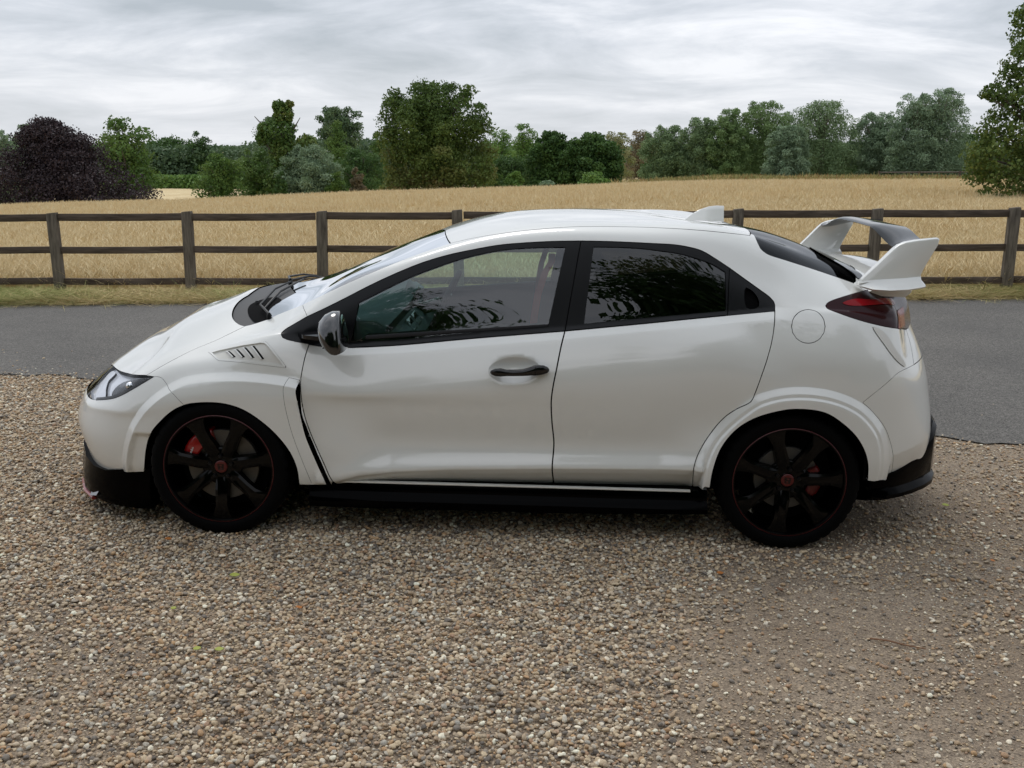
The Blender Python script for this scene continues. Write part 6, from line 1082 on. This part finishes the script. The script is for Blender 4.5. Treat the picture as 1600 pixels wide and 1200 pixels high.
TREES=[
('beech', -38.93, 78.73, 7.89, 3.77, 'copper', 'dome_skirt', 'dark purple copper beech sweeping down to the field at the far left'),
('lime', -40.43, 94.73, 3.83, 4.4, 'mid', 'round', 'mid green broadleaf tree just right of the purple beech'),
('willow', -62.89, 112.73, 2.36, 3.42, 'silver', 'tall', 'pale grey green willow at the left edge behind the purple beech'),
('willow', -61.46, 116.73, 1.96, 4.15, 'silver', 'tall', 'pale willow top showing left of the purple beech crown'),
('oak', -59.82, 159.73, 4.72, 2.85, 'dark', 'round', 'distant green tree in the gap beyond the lower field'),
('oak', -53.64, 154.73, 1.98, 3.89, 'dark', 'round', 'small distant dark tree just left of the ivy covered trunk'),
('ivytree', -28.5, 86.73, 2.42, 1.04, 'mid', 'tall', 'green shrubby base of the ragged ivy covered tree'),
('ash', -27.02, 92.73, 1.98, 1.48, 'mid', 'round', 'dense green tree between the ivy clad tree and the grey willow'),
('oak', -38.85, 144.73, 3.5, 5.76, 'darkgrey', 'round', 'rounded dark oak crown standing above the grey willow'),
('willow', -21.18, 89.73, 2.57, 1.85, 'silver', 'round', 'bushy silver grey willow left of centre at the field edge'),
('oak', -30.21, 146.73, 3.91, 7.28, 'darkgrey', 'spread', 'flat topped oak with sky showing through its high crown'),
('conifer', -25.36, 122.73, 2.49, 4.81, 'mid', 'cone', 'pointed green tree in front of the flat topped oak'),
('ash', -18.93, 102.73, 2.84, 1.48, 'dark', 'round', 'dark green tree filling the hollow left of the big chestnut'),
('hazel', -22.27, 134.73, 1.66, 3.6, 'mid', 'round', 'small green tree top peeping out left of the chestnut'),
('chestnut', -8.38, 80.73, 4.66, 6.81, 'chestnut', 'big', 'huge round horse chestnut with browning leaves at the centre'),
('ash', -5.32, 119.73, 2.17, 3.73, 'mid2', 'round', 'light green tree immediately right of the big chestnut'),
('ash', -2.45, 132.73, 1.88, 4.68, 'mid2', 'round', 'small round tree rising above the dark oaks right of centre'),
('oak', 1.3, 92.73, 2.24, 3.09, 'deep', 'round', 'deep green oak left half of the pair right of centre'),
('oak', 4.91, 90.73, 2.6, 2.95, 'deep', 'round', 'deep green oak right half of the pair sloping to the field'),
('ash', -3.08, 98.73, 2.77, 0.79, 'dark', 'round', 'dark low tree below the skyline right of the chestnut'),
('poplar', 9.83, 134.73, 2.49, 3.67, 'yellow', 'tall', 'yellowish willow behind the right end of the dark oaks'),
('ash', 13.82, 144.73, 2.21, 4.0, 'brownish', 'round', 'thin browning tree top between the yellowish and grey willows'),
('willow', 14.51, 116.73, 2.69, 4.16, 'grey', 'round', 'grey green willow first of the long row on the right'),
('willow', 18.18, 114.73, 2.41, 4.98, 'grey', 'tall', 'windswept grey green willow second in the long row'),
('willow', 21.28, 112.73, 2.3, 5.9, 'green', 'tall', 'tall green willow third in the long row on the right'),
('willow', 25.41, 114.73, 3.06, 6.82, 'green', 'tall', 'broad tall willow with the highest crown of its group'),
('willow', 25.44, 102.73, 2.16, 3.91, 'silver', 'round', 'lower silvery willow in front of the tall row'),
('willow', 30.93, 110.73, 3.78, 6.72, 'grey', 'tall', 'feathery willow with sky notch to its right'),
('willow', 36.8, 110.73, 2.51, 5.45, 'silver', 'tall', 'pointed pale willow right of the sky notch'),
('willow', 39.56, 106.73, 2.48, 7.27, 'silver', 'tall', 'large silver willow with visible pale trunk'),
('willow', 42.47, 107.73, 2.91, 7.85, 'silver', 'tall', 'tallest silver grey willow near the right of the row'),
('oak', 47.52, 112.73, 2.75, 3.47, 'dark', 'round', 'dark tree at the right end of the willow row'),
('thorn', 16.59, 121.73, 4.65, 0.19, 'dark', 'low', 'dark thorn scrub at the foot of the first willows'),
('thorn', 25.49, 121.73, 5.01, 0.07, 'dark', 'low', 'dark undergrowth below the middle willows'),
('thorn', 34.71, 121.73, 4.98, 0.25, 'dark', 'low', 'dark undergrowth below the feathery willow'),
('thorn', 46.91, 121.73, 7.98, 1.05, 'dark', 'low', 'dark undergrowth behind the pale trunk at the right'),
('bush', 0.92, 78.73, 0.88, -0.99, 'silver', 'low', 'small grey bush at the foot of the dark oaks'),
('bush', 4.75, 78.73, 1.39, -0.31, 'mid2', 'low', 'light green bramble bush below the right dark oak'),
('bush', -4.03, 86.73, 1.31, -0.1, 'mid', 'low', 'green bush right of the base of the chestnut'),
('bush', -2.11, 88.73, 1.16, -0.48, 'mid2', 'low', 'pale green bush between the chestnut and dark oaks'),
('bush', -17.63, 94.73, 0.85, -0.31, 'brownish', 'tall', 'dead brown shrub in front of the dark hollow'),
('bush', -23.07, 86.73, 0.81, -0.51, 'dark', 'low', 'dark bush at the left foot of the silver willow'),
('bush', -18.46, 88.73, 1.18, -0.54, 'mid', 'low', 'fresh green bush at the right foot of the silver willow'),
('maple', 20.38, 35.73, 2.51, 8.5, 'autumn', 'lean', 'large near field maple with browning leaves leaning in at the right edge'),
]

# ------------------------------------------------------------------ trees
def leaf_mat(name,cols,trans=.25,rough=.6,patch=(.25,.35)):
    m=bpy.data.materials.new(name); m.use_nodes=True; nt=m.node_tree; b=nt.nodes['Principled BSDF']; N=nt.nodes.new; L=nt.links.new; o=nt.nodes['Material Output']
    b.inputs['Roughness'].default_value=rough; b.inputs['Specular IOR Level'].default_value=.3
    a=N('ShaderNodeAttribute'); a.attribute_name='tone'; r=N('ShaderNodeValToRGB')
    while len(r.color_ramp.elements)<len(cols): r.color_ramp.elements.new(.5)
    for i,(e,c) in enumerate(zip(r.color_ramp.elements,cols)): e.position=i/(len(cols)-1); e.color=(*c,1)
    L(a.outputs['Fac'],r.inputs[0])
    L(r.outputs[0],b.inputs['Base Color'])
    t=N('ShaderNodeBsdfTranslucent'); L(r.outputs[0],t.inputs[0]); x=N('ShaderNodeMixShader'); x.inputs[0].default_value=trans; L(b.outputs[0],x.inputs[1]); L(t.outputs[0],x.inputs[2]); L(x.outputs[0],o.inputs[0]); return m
LM={'copper':leaf_mat('copper_beech_leaves',[(.020,.014,.016),(.034,.022,.025),(.052,.036,.040),(.030,.022,.028)],.15),
'mid':leaf_mat('broadleaf_green',[(0.053,0.106,0.025),(0.084,0.162,0.034),(0.130,0.213,0.048),(0.107,0.153,0.040)]),
'mid2':leaf_mat('light_green',[(0.078,0.155,0.034),(0.122,0.228,0.046),(0.174,0.288,0.070),(0.104,0.198,0.046)]),
'dark':leaf_mat('dark_green',[(0.038,0.083,0.025),(0.056,0.119,0.031),(0.087,0.159,0.043),(0.052,0.100,0.034)]),
'darkgrey':leaf_mat('distant_oak_green',[(0.069,0.119,0.062),(0.095,0.155,0.074),(0.130,0.195,0.090),(0.087,0.131,0.071)]),
'deep':leaf_mat('deep_oak_green',[(0.035,0.079,0.025),(0.052,0.111,0.028),(0.078,0.155,0.037),(0.113,0.195,0.050)]),
'silver':leaf_mat('silver_willow',[(0.139,0.209,0.121),(0.208,0.297,0.178),(0.287,0.387,0.240),(0.174,0.259,0.132)]),
'grey':leaf_mat('grey_willow',[(0.122,0.188,0.085),(0.174,0.259,0.116),(0.234,0.328,0.163),(0.148,0.219,0.093)]),
'green':leaf_mat('green_willow',[(0.113,0.188,0.062),(0.165,0.259,0.090),(0.226,0.328,0.132),(0.139,0.209,0.078)]),
'yellow':leaf_mat('yellow_willow',[(0.208,0.248,0.078),(0.269,0.282,0.116),(0.326,0.332,0.155),(0.195,0.205,0.093)]),
'brownish':leaf_mat('browning_leaves',[(0.180,0.153,0.085),(0.236,0.188,0.109),(0.260,0.222,0.139),(0.146,0.153,0.078)]),
'chestnut':leaf_mat('chestnut_leaves',[(0.056,0.109,0.024),(0.078,0.131,0.028),(0.114,0.170,0.037),(0.180,0.162,0.050),(0.228,0.150,0.059)]),
'ivy':leaf_mat('ivy_leaves',[(0.060,0.119,0.028),(0.095,0.169,0.037),(0.156,0.198,0.046),(0.195,0.162,0.046)]),
'autumn':leaf_mat('maple_leaves',[(0.061,0.101,0.023),(0.103,0.164,0.037),(0.163,0.205,0.049),(0.254,0.211,0.064)],.3)}
BARK=mat('grey_brown_bark',(.060,.048,.038),rough=.9,noise=(3,(.13,.11,.09),.2,5,(1,1,.3))); PBARK=mat('pale_willow_bark',(.16,.14,.11),rough=.9,noise=(3,(.25,.22,.18),.2,5,(1,1,.3)))
def leaves(name,C,Nrm,size,tone,m,parent,asp=.62,flat=.45,r=None):
    """one quad with a fold per leaf clump; C centres, Nrm preferred facing"""
    r=r or rng; n=len(C); d=r.normal(size=(n,3)); d/=np.linalg.norm(d,axis=1)[:,None]; nn=Nrm*flat+d*(1-flat); nn/=np.linalg.norm(nn,axis=1)[:,None]+1e-9
    a=np.cross(nn,r.normal(size=(n,3))); a/=np.linalg.norm(a,axis=1)[:,None]+1e-9; b=np.cross(nn,a); s=size*(.55+.9*r.random(n))[:,None]
    V=np.stack([C-a*s,C-b*s*asp+nn*s*.15,C+a*s,C+b*s*asp+nn*s*.15],1).reshape(-1,3)
    me=bpy.data.meshes.new(name); me.vertices.add(4*n); me.vertices.foreach_set('co',V.astype(np.float32).ravel()); me.loops.add(4*n); me.loops.foreach_set('vertex_index',np.arange(4*n,dtype=np.int32))
    me.polygons.add(n); me.polygons.foreach_set('loop_start',np.arange(0,4*n,4,dtype=np.int32)); me.polygons.foreach_set('loop_total',np.full(n,4,np.int32))
    at=me.attributes.new('tone','FLOAT','POINT'); at.data.foreach_set('value',np.repeat(np.clip(tone,0,1),4).astype(np.float32)); me.update(calc_edges=True)
    return link(name,me,parent,m)
PROF={'round':[(0,.88),(.15,.97),(.40,1),(.65,.95),(.84,.74),(1,.35)],'tall':[(0,.92),(.25,1),(.62,1),(.80,.86),(.93,.58),(1,.25)],'low':[(0,.95),(.4,1),(.75,.75),(1,.25)],
'cone':[(0,.9),(.3,.95),(.6,.62),(.85,.30),(1,.05)],'dome_skirt':[(0,1.0),(.2,.94),(.4,.76),(.6,.54),(.8,.33),(1,.08)],'big':[(0,.97),(.15,1),(.4,1),(.65,.97),(.82,.90),(.93,.70),(1,.35)],
'spread':[(0,.25),(.35,.30),(.55,.75),(.75,1),(.92,.8),(1,.35)],'lean':[(0,.72),(.1,1),(.3,1.0),(.5,.85),(.75,.8),(1,.5)]}
def crown(base,top,hw,prof,nl,r,lobes=26,lobe=.30,gap=.0,skew=0,bottom=0.):
    """leaf centres over clumps that fill the crown's outline"""
    H=top-base; pr=np.array(PROF[prof]); C=[];Nn=[];T=[];LB_=[]
    for i in range(lobes):
        t=bottom+(1-bottom)*((i+.5)/lobes)**.85; w=hw*np.interp(t,pr[:,0],pr[:,1]); rad=hw*lobe*(.65+.6*r.random())*(1 if t<.8 else .75); a=r.random()*6.28; a=a if i%3 else (0. if i%2 else math.pi)+(r.random()-.5)*.8; q=max(0,w-rad*.62)*(r.random()**.28)
        LB_.append((skew*t*hw+q*math.cos(a),q*math.sin(a)*.9,min(base+H*t,top-rad*.78),rad,r.random()))
    for k in range(9): h_=bottom+(1-bottom)*(.12+.085*k); LB_.append((skew*h_*hw+hw*.18*(r.random()-.5),hw*.2*(r.random()-.5),base+H*h_,hw*.50*np.interp(h_,pr[:,0],pr[:,1]),r.random()))
    tot=sum(l[3]**2 for l in LB_)
    for x,y,z,rad,tn in LB_:
        n=max(20,int(nl*rad*rad/tot)); d=r.normal(size=(n,3)); d/=np.linalg.norm(d,axis=1)[:,None]; d[:,2]=np.where((d[:,2]<-.5)&(r.random(n)<.5),-d[:,2],d[:,2])
        bump=1+.22*np.sin(d[:,0]*5+tn*9)*np.cos(d[:,1]*6+tn*5)+.12*np.sin(d[:,2]*9+tn*20); rr=rad*bump*np.where(r.random(n)<.3,.25+.6*r.random(n),.74+.32*r.random(n)**.6)
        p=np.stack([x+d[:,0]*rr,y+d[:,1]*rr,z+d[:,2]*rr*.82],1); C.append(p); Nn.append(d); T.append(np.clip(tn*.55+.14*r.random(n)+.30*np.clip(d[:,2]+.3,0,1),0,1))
    C=np.vstack(C); k=C[:,2]>base-.15*H*.2; return C[k],np.vstack(Nn)[k],np.concatenate(T)[k],LB_
def tree(nm,x,y,hw,top,kind,prof,label,nl=7000,leaf=None,seed=0,trunk=True,group=None,lobes=26,lobe=.30,zb=None,cat=None,bottom=.0,skew=0,bark=None,asp=.62):
    r=np.random.default_rng(seed); zg=float(gz(x,y)) if zb is None else zb; H=top-zg
    hw=hw*(1.22 if nm=='willow' else 1.14 if nm in('oak','ash','lime','conifer') else 1.05 if nm=='chestnut' else 1)
    t=tag(empty(nm if nm.endswith(('tree','bush')) else nm+'_tree',(x,y,zg)),label,cat or ('bush' if prof=='low' or nm=='bush' else 'tree'),group)
    C,Nn,T,LB_=crown(0,H,hw,prof,nl,r,lobes,lobe,skew=skew,bottom=bottom)
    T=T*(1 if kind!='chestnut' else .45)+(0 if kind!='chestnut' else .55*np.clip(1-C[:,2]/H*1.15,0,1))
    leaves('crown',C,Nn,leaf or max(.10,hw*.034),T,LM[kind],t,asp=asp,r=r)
    m=MB(); th=max(.05,hw*.055); m.tube([(0,0,-.3),(hw*.02,0,H*.25),(hw*(.03+skew*.3),0,H*.55),(skew*.7*hw,0,H*.85)],[th*1.5,th,th*.7,th*.2],k=8)
    for l in sorted(LB_,key=lambda q:-q[2])[:14]:
        z0=min(l[2]*.6,H*.5); m.tube([(skew*z0/H*hw,0,z0),((skew*z0/H*hw+l[0])*.55,l[1]*.5,(z0+l[2])*.53),(l[0],l[1],l[2])],[th*.55,th*.3,th*.08],k=5)
    m.build('trunk',bark or BARK,t,auto=50); return t
GR={'willow':'willows along the far side of the field','oak':'oaks beyond the field','ash':'broadleaf trees beyond the field','thorn':'scrub under the far trees','bush':'bushes at the field edge'}
for i,(nm,x,y,hw,top,kind,prof,lab) in enumerate(TREES):
    if nm=='maple': continue
    kw=dict(nl=11000,leaf=None,seed=200+i,group=GR.get(nm))
    if nm=='chestnut': kw.update(nl=60000,lobes=90,lobe=.19,leaf=.105)
    elif nm=='beech': kw.update(nl=62000,lobes=90,lobe=.16,leaf=.095,skew=-.13)
    elif nm=='willow': kw.update(nl=24000,lobes=64,lobe=.19,leaf=.13,bark=PBARK,asp=.32)
    elif prof=='low': kw.update(nl=6000,lobes=22,lobe=.32)
    elif nm=='oak' and kind=='deep': kw.update(nl=24000,lobes=50,lobe=.24,leaf=.12)
    elif prof=='spread': kw.update(nl=13000,lobes=26,lobe=.22,bottom=.35,leaf=.16)
    if nm in('thorn',): kw.update(nl=20000,lobes=40,leaf=.13)
    tree({'thorn':'thorn_bush','bush':'bush'}.get(nm,nm),x,y,hw,top,kind,prof,lab,**kw)
# the ragged ivy covered trunk
t=tag(empty('ivy_covered_tree',(-23.9,91.2,float(gz(-23.9,91.2)))),'ragged dead topped tree smothered in ivy with bare twigs sticking out','tree'); r=np.random.default_rng(5); H0=t.location.z
C=[];Nn=[];T=[]
for x,z,rad,n in ((-.3,3.0,1.5,1500),(0,1.2,1.3,1200),(.3,-.4,1.6,1500),(-.2,-2.0,1.8,1500),(2.2,1.8,1.0,900),(2.4,.6,1.3,1100),(2.5,-1.2,1.7,1400),(1.4,-3.4,2.2,1500),(-1.2,-3.6,1.7,1200),(-1.6,3.2,.75,500),(-2.0,2.3,.55,350),(.2,4.6,.9,800),(-.2,5.3,.6,420),(.8,5.5,.35,180)):
    d=r.normal(size=(n,3)); d/=np.linalg.norm(d,axis=1)[:,None]; rr=rad*(.6+.45*r.random(n)); C.append(np.stack([x+d[:,0]*rr,d[:,1]*rr,z-H0+d[:,2]*rr],1)); Nn.append(d); T.append(r.random()*.5+.4*r.random(n))
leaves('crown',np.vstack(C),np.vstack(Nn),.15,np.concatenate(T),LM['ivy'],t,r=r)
m=MB(); m.tube([(0,0,-.3),(.1,0,4),(0,0,7),(.1,0,5.6-H0)],[.45,.35,.25,.08],k=8)
for a,b,c in ((-2.6,-H0+4.4,-.9),(1.7,-H0+4.3,.6),(-2.0,-H0+2.4,-.6),(1.0,-H0+3.0,.5)): m.tube([(0,0,b-3.2),(a*.5,0,b-1.4),(a,.1,b)],[.16,.10,.03],k=5)
m.build('trunk',BARK,t,auto=50)
# hedge in the gap across the lower field
r=np.random.default_rng(9); n=9000; x=rng.uniform(-1,1,n); h=tag(leaves('hedge',np.stack([-53+13*x,148+1.2*r.normal(size=n)*.8,gz(-53+13*x,np.full(n,148.))+r.random(n)*1.9],1),np.tile([0,-1,.6],(n,1)),.22,r.random(n),LM['mid2'],None,r=r),'clipped green hedge across the gap beyond the lower field','hedge')
# far wood closing the view behind the separate trees
r=np.random.default_rng(19); n=100000; s=r.uniform(-.66,.66,n); d=r.uniform(158,178,n); x=1.5+d*s; y=d-5.3; top=2.1+.75*wob(x,y*0+1,.09,1)+.55*wob(x,y*0+2,.31,2)+.3*wob(x,y*0+1,.9,3); z=gz(x,y)+(top-gz(x,y))*r.random(n)**.75
tag(leaves('far_wood',np.stack([x,y,z],1),np.tile([0,-.8,.6],(n,1)),.30,.5*r.random(n)+.25*wob(x,y,.2,.4)+.25,LM['darkgrey'],None,r=r),'distant dark wood closing the view behind the field trees','wood',kind='stuff')
# the near maple at the right edge
T_=[q for q in TREES if q[0]=='maple'][0]; zg=float(gz(T_[1]+1.5,T_[2])); tx=T_[1]+.3
t=tag(empty('maple_tree',(tx,T_[2],zg)),T_[7],'tree'); r=np.random.default_rng(77); C=[];Nn=[];T=[];sp=[]
for x,y,z,rad,n in ((-0.97,-0.21,1.18,1.70,6077),(-1.76,0.04,1.44,1.10,3028),(-1.37,-0.10,0.26,0.90,2196),(-0.71,0.08,2.50,1.50,4974),(-1.89,0.10,2.37,0.70,1469),(0.34,-0.35,3.81,2.20,9180),(-1.11,-0.39,3.55,0.80,1819),(-1.63,0.27,3.81,0.55,998),(-2.13,-0.19,3.81,0.38,552),(-2.53,-0.21,3.76,0.22,350),(-0.71,0.40,4.87,0.90,2196),(-1.50,-0.02,4.55,0.32,419),(-0.97,0.27,5.79,0.55,998),(-0.55,-0.02,6.71,0.75,1640),(-1.24,0.11,6.50,0.40,600),(-1.32,-0.28,5.26,0.36,507),(-0.39,0.11,7.55,0.70,1469),(0.87,0.29,6.18,2.20,9180),(1.39,0.02,1.18,2.50,11263),(-2.26,0.19,0.87,0.55,998),(1.92,0.14,3.81,2.50,11263),(-2.55,-0.35,1.44,0.35,484)):
    x+=-tx+T_[1]; d=r.normal(size=(n,3)); d/=np.linalg.norm(d,axis=1)[:,None]; cl=.5+.55*r.random(n)**.5; gg=np.sin(d[:,0]*7+z)*np.sin(d[:,1]*6+x*3)*np.sin(d[:,2]*8+rad); k=gg>.06; rr=rad*cl*(1+.25*gg)
    C.append(np.stack([x+d[:,0]*rr,y+d[:,1]*rr,z-zg+d[:,2]*rr*.85],1)[k]); Nn.append(d[k]); T.append((.25*r.random()+.5*r.random(n)+ (.12 if z<2.2 else -.15))[k]); sp.append((x,y,z-zg))
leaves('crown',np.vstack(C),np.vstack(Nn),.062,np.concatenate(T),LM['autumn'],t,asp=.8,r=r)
m=MB(); m.tube([(0,0,-.3),(-.1,0,3),(.2,0,6),(.8,0,9)],[.34,.26,.18,.06],k=10)
for x,y,z in sp: m.tube([(0,0,max(.8,z*.55)),(x*.5,y*.5,z*.8),(x,y,z)],[.10,.055,.012],k=6)
m.build('trunk',BARK,t,auto=50)
b=tree('bush',T_[1]-.55,T_[2]-2.5,.9,float(gz(T_[1],T_[2]-2.5))+.75,'autumn','low','brown green bramble clump spilling into the field under the maple',nl=2600,leaf=.07,seed=91,lobes=16)
# trees behind the camera: they shade the near side of the drive and show in the paint and glass
for i,(x,y,hw,top,kind,lab) in enumerate(BEHIND):
    tree('oak',x,y,hw,top,kind,'big',lab,nl=95000 if i in (0,2) else 16000,leaf=.115 if i in (0,2) else .2,seed=500+i,lobes=80,lobe=.24,group='trees behind the drive',zb=-.1,bottom=.0)

r=np.random.default_rng(31); n=36000; x=rng.uniform(-45,48,n); y=-23-.002*x*x+1.6*r.normal(size=n); z=-.1+r.random(n)*(2.4+.7*np.sin(x*.5)+.5*np.sin(x*1.7))  # unseen row added to darken low reflections in glass and paint
tag(leaves('hedgerow',np.stack([x,y,z],1),np.tile([0,.7,.6],(n,1)),.16,r.random(n),LM['dark'],None,r=r),'overgrown hedgerow added unseen behind the drive to darken low reflections','hedge')
